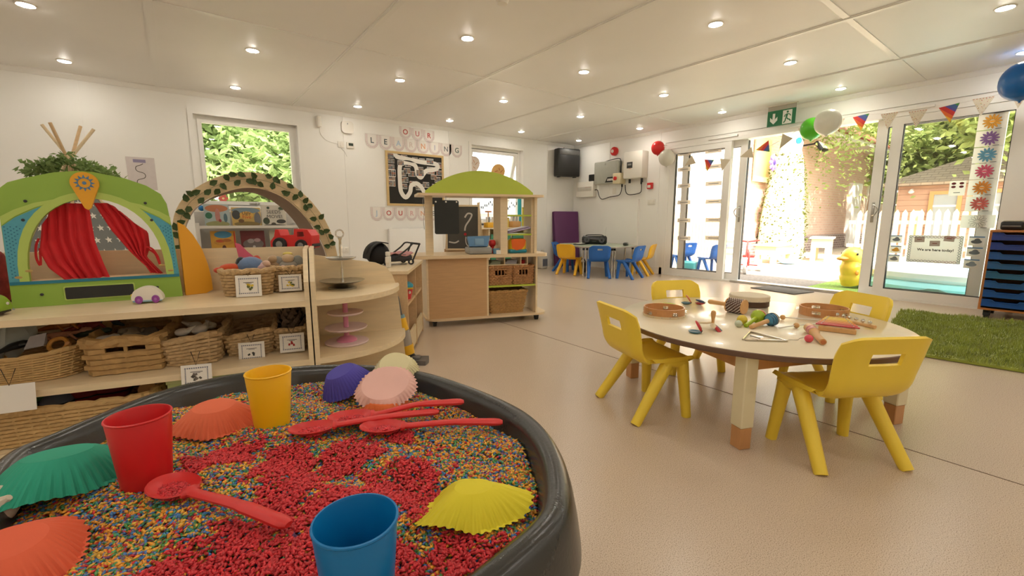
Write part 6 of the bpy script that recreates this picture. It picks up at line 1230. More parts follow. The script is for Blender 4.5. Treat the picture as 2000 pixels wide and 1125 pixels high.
for sx in (-1, 1):
    for sy in (-1, 1):
        g = G(); a, b = CX[0] + sx * .30, CX[1] + sy * .24; g.tube([(a, b, .5), (a + sx * .04, b + sy * .03, .0)], .016, 10); lg = part('stand_leg', g, mStand, t); g = G(); g.cyl((a + sx * .04, b + sy * .03, 0), (a + sx * .04, b + sy * .03, .03), .02, n=12); part('foot', g, mDark, lg)
g = G(); g.tube([(CX[0] + sx * .30, CX[1] + sy * .24, .487) for sx, sy in ((-1, -1), (1, -1), (1, 1), (-1, 1))], .014, 8, closed=True); part('stand_frame', g, mStand, t)
# ---- rice
inn = [(p.x, p.y) for p in offs(.047)]
RED = [(.041, .87, .05), (.113, .774, .06), (.20, .728, .055), (.096, .68, .05), (.132, .595, .075), (.258, .607, .055), (.258, .52, .045), (.017, .587, .06), (.067, .519, .09), (.222, .60, .05), (.003, .857, .03), (-.042, .602, .035), (.24, .41, .045), (.15, .45, .06), (.30, .73, .03)]
def hz(x, y): return SZ - .005 + .006 * np.sin(x * 23 + 1.3) * np.sin(y * 19) + .004 * np.sin(x * 47 + y * 31) - .002
def inside(px, py):
    c = np.zeros(px.shape, bool); j = len(inn) - 1
    for i in range(len(inn)):
        (xi, yi), (xj, yj) = inn[i], inn[j]; q = ((yi > py) != (yj > py)) & (px < (xj - xi) * (py - yi) / (yj - yi + 1e-12) + xi); c ^= q; j = i
    return c
def redness(px, py):
    f = np.zeros(px.shape)
    for x, y, r_ in RED: f = np.maximum(f, np.exp(-(((px - x) ** 2 + (py - y) ** 2) / (r_ * r_))))
    f += .30 * np.sin(px * 61 + 3 * np.sin(py * 37)) * np.sin(py * 53 + 2 * np.sin(px * 41)); return f
PAL = np.array([rgb(c)[:3] for c in ((240, 164, 54), (236, 188, 78), (80, 150, 84), (70, 126, 188), (212, 52, 58), (126, 84, 130), (68, 150, 142))])
def rice_mesh(px, py, pz, pal, rng, L=.0112, Wd=.0024):
    N = len(px); a = rng.uniform(0, 2 * pi, N); e = rng.normal(0, .22, N); le = L * rng.uniform(.75, 1.15, N) / 2
    d = np.stack([np.cos(a) * np.cos(e), np.sin(a) * np.cos(e), np.sin(e)], 1); s = np.stack([-np.sin(a), np.cos(a), 0 * a], 1); u = np.cross(d, s)
    c = np.stack([px, py, pz], 1); l_ = le[:, None]; V = np.stack([c - d * l_, c + d * l_, c + s * Wd - d * l_ * .2, c - s * Wd - d * l_ * .2, c + u * Wd, c - u * Wd], 1).reshape(-1, 3)
    F = np.array([(0, 4, 2), (0, 3, 4), (0, 5, 3), (0, 2, 5), (1, 2, 4), (1, 4, 3), (1, 3, 5), (1, 5, 2)]); Fa = (F[None] + (np.arange(N) * 6)[:, None, None]).reshape(-1, 3)
    me = bpy.data.meshes.new('rice'); me.vertices.add(len(V)); me.vertices.foreach_set('co', V.astype(np.float32).ravel()); nf = len(Fa); me.loops.add(nf * 3); me.loops.foreach_set('vertex_index', Fa.astype(np.int32).ravel()); me.polygons.add(nf); me.polygons.foreach_set('loop_start', np.arange(0, nf * 3, 3, dtype=np.int32)); me.polygons.foreach_set('use_smooth', np.ones(nf, bool)); me.update()
    at = me.color_attributes.new('grain', 'FLOAT_COLOR', 'POINT'); col = PAL[pal] * rng.uniform(.75, 1.2, N)[:, None]; C4 = np.ones((N, 6, 4), np.float32); C4[:, :, :3] = col[:, None, :]; at.data.foreach_set('color', C4.ravel()); return me
mRice = bpy.data.materials.new('dyed_rice'); mRice.use_nodes = True; nn_ = mRice.node_tree.nodes; at_ = nn_.new('ShaderNodeAttribute'); at_.attribute_name = 'grain'; mRice.node_tree.links.new(at_.outputs['Color'], nn_['Principled BSDF'].inputs['Base Color']); nn_['Principled BSDF'].inputs['Roughness'].default_value = .42
rng = np.random.default_rng(11)
px = rng.uniform(-.42, .56, 220000); py = rng.uniform(.30, 1.24, 220000); ok = inside(px, py)
vis = (py > .34) & ((px * .796 - py * .605) / np.maximum(.05, px * .605 + py * .796) > -1.35); ok &= vis; px = px[ok][:47000]; py = py[ok][:47000]
f = redness(px, py); pr = np.clip((f - .30) * 2.0, 0, .86); isr = rng.uniform(0, 1, len(px)) < pr; pal = rng.choice(7, len(px), p=[.27, .15, .18, .16, .13, .06, .05]); pal[isr] = 4
pz = hz(px, py) + isr * .0035 + rng.uniform(-.001, .0022, len(px)); rm = rice_mesh(px, py, pz, pal, rng); rm.materials.append(mRice)
rt = thing('rice_bed', 'bed of orange, green, blue and red dyed rice covering the black tray', 'rice', (0, 0, 0)); rt['kind'] = 'stuff'; part('grains', rm, None, rt, kind='stuff')
g = G(); q = []; xs_ = np.linspace(-.40, .54, 48); ys_ = np.linspace(.27, 1.23, 48); g.sheet(lambda u, v: (xs_[round(u * 47)], ys_[round(v * 47)], float(hz(xs_[round(u * 47)], ys_[round(v * 47)])) - .0022), 47, 47, skip=lambda i, j: not bool(inside(np.array([(xs_[i] + xs_[i + 1]) / 2]), np.array([(ys_[j] + ys_[j + 1]) / 2]))[0]))
def bed_mat():
    m = bpy.data.materials.new('rice_underlayer'); m.use_nodes = True; n = m.node_tree.nodes; l = m.node_tree.links; tc = n.new('ShaderNodeTexCoord'); v = n.new('ShaderNodeTexVoronoi'); v.inputs['Scale'].default_value = 260; l.new(tc.outputs['Object'], v.inputs['Vector'])
    s = n.new('ShaderNodeSeparateColor'); l.new(v.outputs['Color'], s.inputs[0]); r = n.new('ShaderNodeValToRGB'); r.color_ramp.interpolation = 'CONSTANT'; e = r.color_ramp.elements; e[0].position = 0; e[0].color = rgb((176, 112, 34)); e[1].position = .35; e[1].color = rgb((150, 34, 40))
    for p, c in ((.6, (40, 84, 48)), (.8, (36, 70, 110))): q = e.new(p); q.color = rgb(c)
    l.new(s.outputs[0], r.inputs[0]); l.new(r.outputs[0], n['Principled BSDF'].inputs['Base Color']); n['Principled BSDF'].inputs['Roughness'].default_value = .6; return m
part('underlayer', g, bed_mat(), rt)
# ---- cups
def cup(lab, x, y, mat, r1=.032, r2=.0415, h=.112):
    t = thing('beaker', lab, 'cup', (x, y, SZ - .006), 0, 'plastic beakers in the tray'); g = G(); g.lathe([(.002, 0), (r1 - .003, 0), (r1, .003), (r2 - .0008, h - .002), (r2 - .0018, h), (r2 - .0028, h - .002), (r1 - .003, .005), (.002, .004)], 56); part('body', g, mat, t, smooth=40); g = G(); g.lathe([(r2 - .0008, h - .003), (r2 + .0003, h - .0015), (r2 - .0002, h), (r2 - .0022, h + .0003), (r2 - .003, h - .002)], 56, closed=True); part('rim', g, mat, t)
cup('red plastic beaker standing in the rice at the left of the tray', -.071, .848, pm('beaker_red', (212, 30, 34), .35, .03, 8)); cup('yellow plastic beaker standing in the rice at the back of the tray', .119, .948, pm('beaker_yellow', (252, 196, 20), .35, .03, 8)); cup('blue plastic beaker nearest the camera in the tray', .116, .410, pm('beaker_blue', (0, 116, 180), .35, .03, 8))
# ---- paper cake cases
def case(lab, x, y, mat, r1, r2, h, rx=0, ry=0, rz=0, dz=0, sq=1, fold=0, n=40, up=False, inner=None):
    M_ = tr(x, y, SZ + dz, rz=rz) @ Matrix.Rotation(rx, 4, 'X') @ Matrix.Rotation(ry, 4, 'Y') @ Matrix.Diagonal((1, sq, 1, 1)); t = thing('paper_case', lab, 'cake case', M=M_, group='paper cake cases'); N = n * 4; rows = 7
    def fn(u, v):
        a = 2 * pi * u; r_ = r1 + (r2 - r1) * v; pl = .035 * v * (1 if round(u * N) % 4 in (0, 1) else -1); r_ *= 1 + pl * .8 + fold * v * sin(2 * a + 1) * .16 + .03 * v * sin(5 * a + 2); z = h * (1 - v ** 1.25) + fold * .018 * cos(3 * a) * v + .004 * v * sin(4 * a)
        return (r_ * cos(a), r_ * sin(a), max(z, 0.0) if not up else h - z)
    g = G(); g.sheet(fn, N, rows, 0); part('pleated_side', g, mat, t, smooth=20)
    if not inner or True:
        g = G(); g.lathe([(.001, h + .0005 if not up else -.0005), (r1 * 1.01, h if not up else 0)], 40); part('base_disc', g, inner or mat, t, smooth=0)
    return t
pc = lambda nm, c: pm(nm, c, .75, .06, 12)
case('teal green pleated paper case lying upside down at the left', -.176, .906, pc('case_teal', (36, 158, 128)), .040, .088, .050, rx=-.10, ry=.12, rz=.5, sq=.92, fold=.6)
case('coral pleated paper case leaning behind the red beaker', .030, 1.012, pc('case_coral', (232, 112, 74)), .036, .076, .038, rx=.10, rz=-.5, fold=.5, sq=.85)
case('violet blue pleated paper case tipped at the back of the tray', .290, 1.022, pc('case_violet', (78, 70, 168)), .032, .058, .044, rx=.12, ry=-.35, rz=-.3, dz=.012)
case('cream pleated paper case standing against the back rim', .398, .995, pc('case_cream', (226, 216, 170)), .034, .056, .034, rx=.55, ry=.05, rz=-.62, dz=.030)
case('pale pink paper case lying upside down on an orange one', .340, .908, pc('case_pink', (236, 188, 176)), .050, .066, .016, rx=.42, rz=-.62, dz=.032)
case('orange paper case peeping out under the pale pink one', .328, .884, pc('case_orange', (226, 110, 50)), .036, .050, .022, rz=-.62, dz=-.004)
case('bright yellow pleated paper case squashed flat at the right front', .293, .470, pc('case_yellow', (228, 212, 44)), .026, .072, .034, rx=-.10, ry=-.05, rz=-.62, sq=.82, fold=.7, dz=.004)
case('coral orange paper case at the bottom left corner of the view', -.188, .708, pc('case_coral2', (230, 100, 64)), .034, .070, .036, rx=.05, rz=.9, fold=.6)
t = thing('sea_shell', 'knobbly white seashell half buried in the rice at the left edge', 'shell', (-.235, .845, SZ), .5); mShl = pm('shell_cream', (222, 208, 186), .6, .12, 20, .3)
g = G(); g.ball((0, 0, .012), (.032, .022, .022), 14); part('whorl', g, mShl, t)
for k, (x, y, z) in enumerate(((.03, 0, .02), (.02, .015, .032), (.015, -.018, .03), (-.03, .0, .015))): g = G(); g.tube([(x * .5, y * .5, z * .7), (x * 1.15, y * 1.15, z * 1.1)], [.013, .004], 8); part('spike', g, mShl, t)
# ---- spoons
def spoon(lab, a, b, bl, bw, mat, lift=.006, fill=True, tip=0):
    A_ = Vector((a[0], a[1], 0)); B_ = Vector((b[0], b[1], 0)); d = B_ - A_; L_ = d.length; rz = atan2(d.y, d.x); t = thing('spoon', lab, 'spoon', (a[0], a[1], SZ + .002), rz, 'red plastic spoons'); g = G()
    def bowl(u, v):
        an = 2 * pi * u; e = 1 - .0 * cos(an); return (bl * v * cos(an) * (1 if cos(an) < 0 else .9), bw * v * sin(an), .013 * v ** 2.2 + .001)
    g.sheet(bowl, 36, 7, .002); part('bowl', g, mat, t, smooth=60)
    g = G(); g.tube(spline([(bl * .78, 0, .0125), (bl * 1.25, 0, .013), (L_ * .55, 0, .012 + lift), (L_ * .8, 0, .011 + lift), (L_, 0, .009 + lift)], 5), [.014] * 3 + [.0085] * 5 + [.0088] * 4 + [.0105] * 5 + [.011] * 2 + [.010, .006], 10, sq=.55); part('handle', g, mat, t, smooth=50)
    g = G(); g.lathe([(.0028, .0), (.0028, .0062)], 10, c=(L_ - .010, 0, .008 + lift)); part('hanging_hole', g, pm('hole_dark', (90, 16, 20), .6), t)
    if fill:
        r2 = np.random.default_rng(int(abs(a[0]) * 1e4) + 99); k = 420; an = r2.uniform(0, 2 * pi, k); rd = np.sqrt(r2.uniform(0, 1, k)) * .62; me = rice_mesh(bl * rd * np.cos(an), bw * rd * np.sin(an), .004 + .006 * r2.uniform(0, 1, k) * (1 - rd), np.full(k, 4), r2); me.materials.append(mRice); part('rice_fill', me, None, t, kind='stuff')
mSp = pm('spoon_red', (214, 46, 44), .4, .04, 10)
spoon('red plastic spoon in the middle of the rice, pointing at the blue beaker', (-.036, .770), (.080, .574), .043, .031, mSp)
spoon('red plastic spoon at the back, its handle resting on the others', (.245, .848), (.448, .757), .046, .028, mSp, .012)
spoon('red plastic spoon crossing under the other two at the left', (.172, .842), (.392, .762), .044, .027, mSp, .004)
spoon('red plastic spoon nearest the front of the three, pointing right', (.278, .768), (.466, .643), .044, .027, mSp, .005)

# ================================================================== THINGS ON THE WALLS
def lw(x, z, d=0): return LW @ tr(x, z, d)
def rw(y, z, d=0): return RW @ tr(-y, z, d)
# bunting flags with letters
mFlag = pm('flag_border', (228, 214, 208), .7, .04, 30); mFl2 = pm('flag_white', (240, 234, 226), .6, .02, 10)
def flagset(lab, word, cols, x0, zt, w, h, dz=0):
    t = thing('letter_bunting', lab, 'bunting', M=lw(x0, zt, .004), group='letter bunting'); r_ = w * .5
    for k, ch_ in enumerate(word):
        cx = w * (k + .5); zz = dz * k; po = [(cx - r_ * .97, zz), (cx - r_ * .97, zz - h + r_)] + [(cx - r_ * .97 * cos(a) * (1 + .025 * cos(9 * a)), zz - h + r_ - r_ * sin(a) * (1 + .03 * cos(10 * a))) for a in [pi * i / 22 for i in range(1, 22)]] + [(cx + r_ * .97, zz - h + r_), (cx + r_ * .97, zz)]
        g = G(); g.prism(po[::-1], 0, .002); fl_ = part('flag', g, mFlag, t, smooth=0); q = r_ * .62
        po = [(cx - q, zz - .004), (cx - q, zz - h + r_)] + [(cx - q * cos(a), zz - h + r_ - q * sin(a)) for a in [pi * i / 14 for i in range(1, 14)]] + [(cx + q, zz - h + r_), (cx + q, zz - .004)]; g = G(); g.prism(po[::-1], .002, .003); part('letter_panel', g, mFl2, fl_, smooth=0)
        c = cols[k]; text('letter_print', ch_, w * .54, pm('let_%d_%d_%d' % c, c, .7), fl_, tr(cx, zz - h * .45, .0034), .0004, font_bold=.002)
        g = G()
        for i in range(9): a = pi * (i + .5) / 9; g.lathe([(.006, .002), (.006, .0026)], 8, c=(cx - r_ * .8 * cos(a), zz - h + r_ - r_ * .8 * sin(a), 0))
        part('dot_print', g, pm('flag_dots', (204, 188, 196), .7), fl_)
    g = G(); g.tube([(0, -.002, .0035), (w * len(word), -.002 + dz * len(word), .0035)], .0018, 5); part('ribbon', g, mFl2, t)
RL, DG, LB, OR_, LV, GY = (196, 84, 76), (84, 100, 100), (186, 206, 224), (230, 170, 130), (200, 196, 214), (128, 132, 130)
flagset('pastel bunting spelling OUR above the display board', 'OUR', [RL, (200, 110, 110), RL], 2.87, 2.355, .20, .185, -.006)
flagset('pastel bunting spelling LEARNING across the top of the display board', 'LEARNING', [DG, DG, LB, (226, 210, 200), OR_, LV, GY, (96, 116, 104)], 2.335, 2.185, .206, .205, -.002)
flagset('pastel bunting spelling JOURNEY under the display board', 'JOURNEY', [LB, RL, RL, (226, 180, 176), OR_, GY, DG], 2.365, 1.125, .19, .205)
# display board
t = thing('display_board', 'black display board in a wooden frame with photographs and a winding white road', 'display board', M=lw(2.63, 1.15, .001)); bw_, bh_ = .985, .82
g = G(); g.b2((.03, .03, 0), (bw_ - .03, bh_ - .03, .012)); part('backing', g, pm('black_felt', (44, 42, 38), .9, .06, 20), t, smooth=0); g = G(); frame2(g, 0, bw_, 0, bh_, .035, 0, .022, Matrix.Identity(4)); part('frame', g, wood('board_frame', (216, 184, 126)), t)
rd = spline([(0.158, 0.820, .017), (0.173, 0.748, .017), (0.315, 0.721, .017), (0.591, 0.692, .017), (0.837, 0.680, .017), (0.877, 0.624, .017), (0.788, 0.581, .017), (0.680, 0.564, .017), (0.621, 0.512, .017), (0.571, 0.453, .017), (0.516, 0.495, .017), (0.483, 0.624, .017), (0.374, 0.666, .017), (0.266, 0.653, .017), (0.221, 0.581, .017), (0.217, 0.393, .017), (0.227, 0.222, .017), (0.301, 0.133, .017), (0.378, 0.214, .017), (0.404, 0.316, .017), (0.492, 0.355, .017), (0.571, 0.304, .017), (0.621, 0.231, .017), (0.690, 0.184, .017)], 5)
vs = []; fs = []
for i, p in enumerate(rd):
    d_ = (rd[min(i + 1, len(rd) - 1)] - rd[max(i - 1, 0)]).normalized(); n2 = Vector((-d_.y, d_.x, 0)) * .034; vs += [p + n2, p - n2]
for i in range(len(rd) - 1): fs.append((2 * i, 2 * i + 1, 2 * i + 3, 2 * i + 2))
g = G(); g.add(vs, fs); g.add([v - Vector((0, 0, .0008)) for v in vs], [f_[::-1] for f_ in fs]); part('paper_road', g, mPaper, t)
rr = random.Random(31); ph = [(.08, .75), (.09, .67), (.08, .58), (.085, .49), (.09, .42), (.085, .335), (.30, .74), (.24, .65), (.36, .645), (.48, .72), (.60, .71), (.74, .71), (.89, .66), (.91, .54), (.27, .50), (.34, .54), (.42, .50), (.57, .58), (.75, .57), (.30, .40), (.44, .345), (.66, .34), (.80, .47), (.87, .43), (.83, .31), (.54, .30), (.28, .30), (.56, .52)]
for k, (x, y) in enumerate(ph):
    w_ = rr.uniform(.095, .135); h_ = w_ * rr.uniform(.65, .85); g = G(); g.b2((x - w_ / 2, y - h_ / 2, .0142 + .0004 * (k % 4)), (x + w_ / 2, y + h_ / 2, .0152 + .0004 * (k % 4))); p_ = part('photograph', g, mPaper, t, smooth=0)
    cs = [(120, 104, 90), (84, 92, 104), (150, 120, 96), (70, 66, 62), (140, 140, 134), (160, 96, 70)]; g = G()
    for i in range(4):
        for j in range(3): g.box((x - w_ * .36 + i * w_ * .24, y - h_ * .28 + j * h_ * .28, .0158 + .0004 * (k % 4)), (w_ * .22, h_ * .26, .0006), mi=rr.randrange(6))
    part('photo_print', g, [pm('photo_%d' % c[0], c, .5, .2, 60) for c in cs], p_)
# white boxes, thermostat, cables, socket
t = thing('wifi_box', 'rounded white wall unit near the ceiling left of the bunting', 'wall unit', M=lw(2.085, 2.235, .001)); g = G(); g.prism(rrect(.165, .165, .04, 5), 0, .035); part('body', g, mWhite, t); g = G(); g.prism(rrect(.012, .02, .003, 2, 0, .045), .035, .037); part('badge', g, pm('badge_grey', (150, 148, 144), .5), t)
t = thing('thermostat', 'small white thermostat with a dark green display', 'thermostat', M=lw(2.115, 1.99, .001)); g = G(); g.rbox((0, 0, .012), (.11, .085, .024), .008); part('body', g, mWhite, t); g = G(); g.rbox((.005, .01, .0245), (.065, .038, .003), .001); part('display', g, pm('lcd_green', (40, 58, 44), .3), t)
t = thing('switch_plate', 'square white control switch left of the thermostat', 'switch', M=lw(1.985, 1.99, .001)); g = G(); g.rbox((0, 0, .006), (.085, .085, .012), .005); part('plate', g, mWhite, t); g = G(); g.rbox((0, 0, .014), (.03, .05, .008), .003); part('rocker', g, mWhite, t); g = G(); g.tube([(0, -.05, .006), (.05, -.10, .006), (.075, -.16, .006)], .0025, 5); part('lead', g, pm('grey_cable', (190, 184, 174), .5), t)
t = thing('cable_box', 'narrow white sensor box with a thin cable left of the wall unit', 'sensor', M=lw(1.70, 2.265, .001)); g = G(); g.rbox((0, 0, .03), (.06, .15, .06), .02, 3); part('body', g, mWhite, t); g = G(); g.tube(spline([(.01, -.07, .01), (.02, -.16, .004), (.10, -.24, .004), (.24, -.272, .004)], 5), .003, 5); part('cable', g, pm('white_cable', (226, 220, 208), .5), t)
t = thing('wall_socket', 'white double wall socket low on the window wall', 'socket', M=lw(1.94, .49, .001)); g = G(); g.rbox((0, 0, .005), (.146, .088, .010), .004); part('plate', g, mWhite, t)
for x in (-.035, .035): g = G(); g.rbox((x, .02, .011), (.014, .02, .006), .002); part('rocker', g, mWhite, t); g = G(); g.b2((x - .012, -.015, .0101), (x - .006, -.012, .0106)); g.b2((x + .006, -.015, .0101), (x + .012, -.012, .0106)); part('pin_slots', g, mInk, t)
t = thing('panel_heater', 'flat white panel heater on the wall behind the doll pram', 'heater', M=lw(2.62, .28, .001)); g = G(); g.rbox((.46, .26, .04), (.92, .52, .07), .012); part('case', g, mTrim, t); g = G()
for k in range(18): g.box((.08 + k * .045, .515, .04), (.03, .012, .04))
part('grille', g, mInk, t)
t = thing('wall_heater', 'large black boxed heater unit mounted high in the far corner', 'heater', M=LW @ tr(6.30, 2.045, .10) @ Matrix.Rotation(radians(-14), 4, 'Y')); g = G(); g.rbox((0, 0, .07), (.50, .53, .17), .02); part('case', g, pm('unit_black', (34, 33, 32), .4, .1, 6), t); g = G(); g.rbox((0, .19, .157), (.44, .09, .01), .004); part('vent', g, pm('vent_grey', (84, 82, 78), .5, .3, 60), t); g = G(); g.cyl((-.02, .26, .0), (-.02, .30, -.03), .012, n=8); part('bracket', g, mInk, t)
for x in (-.18, .18): g = G(); g.rbox((x, -.27, .06), (.05, .02, .08), .006); part('foot', g, mBlack, t)
t = thing('wall_poster', 'pale printed poster with a winding grey line above the theatre', 'poster', M=lw(-.37, 1.27, .002)); g = G(); g.b2((0, 0, 0), (.25, .36, .0015)); part('sheet', g, pm('lilac_paper', (218, 208, 204), .5), t, smooth=0); g = G(); g.b2((.06, .30, .0015), (.17, .335, .0022)); part('heading_print', g, pm('lilac_ink', (150, 140, 168), .7), t, smooth=0)
sq_ = [(.145, .29)]
for k in range(3): s = 1 if k % 2 else -1; y = .27 - k * .075; sq_ += [(.115, y), (.085 if s < 0 else .145, y - .012), (.075 if s < 0 else .155, y - .037), (.085 if s < 0 else .145, y - .062), (.115, y - .075)]
g = G(); g.tube(spline([(x, y, .002) for x, y in sq_], 4), .004, 6, sq=.3); part('line_print', g, pm('poster_ink', (98, 90, 80), .7), t)
# electrical kit on the door wall
t = thing('consumer_unit', 'white consumer unit box in the far corner', 'fuse box', M=rw(6.24, 1.53, .001)); g = G(); g.rbox((0, 0, .05), (.46, .30, .10), .01); part('case', g, mWhite, t); g = G(); g.rbox((0, .01, .101), (.38, .08, .006), .002); part('flap', g, pm('flap_grey', (206, 198, 184), .4), t); g = G(); g.b2((.02, .035, .104), (.16, .04, .1045)); part('label_print', g, RL and pm('pale_red', (200, 130, 110), .6), t)
t = thing('black_adaptor', 'small black adaptor box on top of the consumer unit', 'adaptor', M=rw(6.08, 1.745, .001)); g = G(); g.rbox((0, 0, .05), (.13, .13, .08), .012); part('case', g, mBlack, t); g = G(); g.tube([(.06, -.05, .05), (.085, -.06, .05)], .012, 8); part('plug', g, mBlack, t)
t = thing('battery_cabinet', 'grey metal solar battery cabinet with a black and white logo', 'cabinet', M=rw(5.68, 1.81, .001)); g = G(); g.rbox((0, 0, .07), (.56, .41, .14), .02); part('case', g, pm('cabinet_grey', (176, 176, 164), .45), t); g = G(); g.prism([(.0, -.185), (.27, -.185), (.27, -.09), (.06, -.09)], .14, .1425); lp = part('logo_plate', g, mBlack, t)
g = G()
for k in range(5): g.prism([(.055 + k * .037, -.158), (.082 + k * .037, -.158), (.092 + k * .037, -.118), (.066 + k * .037, -.118)], .1425, .1435)
part('logo_print', g, mPaper, lp); g = G(); g.prism(rrect(.03, .04, .008, 3, 0, .15), .14, .142); part('badge', g, pm('cab_badge', (160, 160, 150), .5), t)
g = G(); g.tube(spline([(-.12, .205, .05), (.05, .23, .05), (.22, .24, .05), (.285, .20, .05), (.29, .05, .05), (.285, -.10, .05)], 5), .007, 6); part('conduit', g, mInk, t)
t = thing('rotary_isolator', 'cream isolator switch box with a red rotary knob', 'isolator', M=rw(5.385, 1.68, .001)); g = G(); g.rbox((0, 0, .09), (.17, .19, .17), .012); part('case', g, pm('iso_cream', (228, 214, 176), .4), t); g = G(); g.lathe([(.035, 0), (.035, .018), (.02, .024)], 16, c=(-.02, 0, .176)); part('knob', g, mRed, t)
t = thing('solar_inverter', 'white solar inverter with a small dark display', 'inverter', M=rw(5.03, 1.885, .001)); g = G(); g.rbox((0, 0, .09), (.40, .46, .18), .018); part('case', g, mWhite, t); g = G(); g.rbox((-.06, .0, .182), (.12, .105, .006), .002); ds_ = part('display', g, pm('inv_dark', (56, 56, 54), .3), t); g = G(); g.rbox((-.06, .008, .186), (.075, .03, .003), .001); part('lcd', g, pm('inv_lcd', (140, 140, 134), .3), ds_); g = G(); g.box((-.05, -.06, .1815), (.05, .008, .002)); part('badge', g, pm('inv_orange', (220, 140, 100), .5), t)
for x in (-.14, .12): g = G(); g.cyl((x, -.23, .06), (x, -.30, .06), .022, n=10); part('gland', g, mBlack, t)
t = thing('junction_box', 'small white meter box between battery cabinet and inverter', 'meter box', M=rw(5.30, 1.86, .001)); g = G(); g.rbox((0, 0, .03), (.12, .16, .06), .008); part('case', g, mWhite, t); g = G(); g.box((0, .055, .0605), (.04, .012, .002)); part('label_print', g, mInk, t)
mCab = pm('black_cable', (40, 36, 34), .5)
for lab, P_ in (('black cable looping from the consumer unit to the isolator', [(6.00, 1.51), (5.93, 1.50), (5.88, 1.38), (5.80, 1.325), (5.62, 1.36), (5.42, 1.38), (5.36, 1.44), (5.34, 1.56)]), ('black cable looping under the solar inverter', [(5.27, 1.56), (5.25, 1.44), (5.18, 1.385), (5.0, 1.39), (4.92, 1.42), (4.91, 1.50), (4.92, 1.585)])):
    t = thing('power_cable', lab, 'cable', (0, 0, 0)); g = G(); g.tube(spline([(XD - .06, y, z) for y, z in P_], 5), .0075, 7); part('cable', g, mCab, t); g = G(); g.cyl((XD - .06, P_[-1][0], P_[-1][1] - .03), (XD - .06, P_[-1][0], P_[-1][1] + .02), .016, n=10); part('plug', g, mBlack, t)
t = thing('fire_sounder', 'round red fire alarm sounder high on the wall', 'alarm', M=rw(5.57, 2.19, .001)); g = G(); g.lathe([(.055, 0), (.078, .01), (.078, .05), (.05, .07), (.002, .075)], 28); part('case', g, mRed, t); g = G(); g.lathe([(.034, .066), (.030, .078), (.002, .08)], 20, c=(-.012, .0, 0)); part('lens', g, pm('sounder_lens', (222, 206, 196), .3), t)
t = thing('call_point', 'square red fire alarm call point beside the door frame', 'call point', M=rw(4.76, 1.515, .001)); g = G(); g.rbox((0, 0, .025), (.10, .105, .05), .008); part('case', g, mRed, t); g = G(); g.rbox((-.005, -.01, .051), (.062, .045, .004), .002); part('glass_panel', g, mPaper, t)
t = thing('light_switch', 'white double light switch below the red call point', 'switch', M=rw(4.73, 1.24, .001)); g = G(); g.rbox((0, 0, .005), (.15, .09, .01), .004); part('plate', g, mWhite, t)
for x in (-.035, .035): g = G(); g.rbox((x, 0, .011), (.022, .04, .008), .002); part('rocker', g, mWhite, t)
t = thing('socket_plate', 'small white socket plate under the battery cabinet', 'socket', M=rw(5.56, 1.47, .001)); g = G(); g.rbox((0, 0, .005), (.09, .11, .01), .004); part('plate', g, mWhite, t); g = G(); g.rbox((0, .02, .011), (.02, .02, .004), .001); part('rocker', g, mWhite, t)
# exit sign
t = thing('exit_sign', 'hanging green emergency exit sign with a down arrow and running figure', 'exit sign', M=fr((6.46, 2.668, 2.255), (0, -1, 0), (0, 0, 1))); mEx = pm('exit_green', (20, 110, 66), .4)
g = G(); g.b2((-.17, .10, -.008), (.17, .165, -.004)); part('hanger', g, pm('acrylic', (214, 206, 192), .1, .02, trans=.4), t); g = G(); g.rbox((0, .165, -.01), (.36, .012, .05), .004); part('bracket', g, mWhite, t); g = G(); g.b2((-.17, -.095, -.008), (.17, .10, 0)); part('panel', g, mEx, t, smooth=0)
mExW = pm('exit_white', (236, 236, 226), .4); g = G(); g.prism([(-.105, .065), (-.075, .065), (-.075, -.01), (-.045, .02), (-.045, -.025), (-.09, -.07), (-.135, -.025), (-.135, .02), (-.105, -.01)][::-1], 0, .0015); part('arrow', g, mExW, t, smooth=0)
g = G(); g.b2((.018, -.085, 0), (.128, .085, .0012)); part('doorway', g, mExW, t, smooth=0); g = G(); g.lathe([(.014, .0012), (.014, .0022)], 14, c=(.075, .062, 0))
for P_, r_ in (([(.072, .04), (.062, -.005)], .014), ([(.074, .038), (.10, .03), (.115, .008)], .006), ([(.066, .034), (.045, .025), (.038, .004)], .006), ([(.064, -.008), (.088, -.032), (.10, -.034), (.118, -.058)], .0085), ([(.058, -.008), (.052, -.045), (.034, -.07)], .0085)): g.tube([(x, y, .0014) for x, y in P_], r_, 6, sq=.12)
part('running_figure', g, mEx, t)
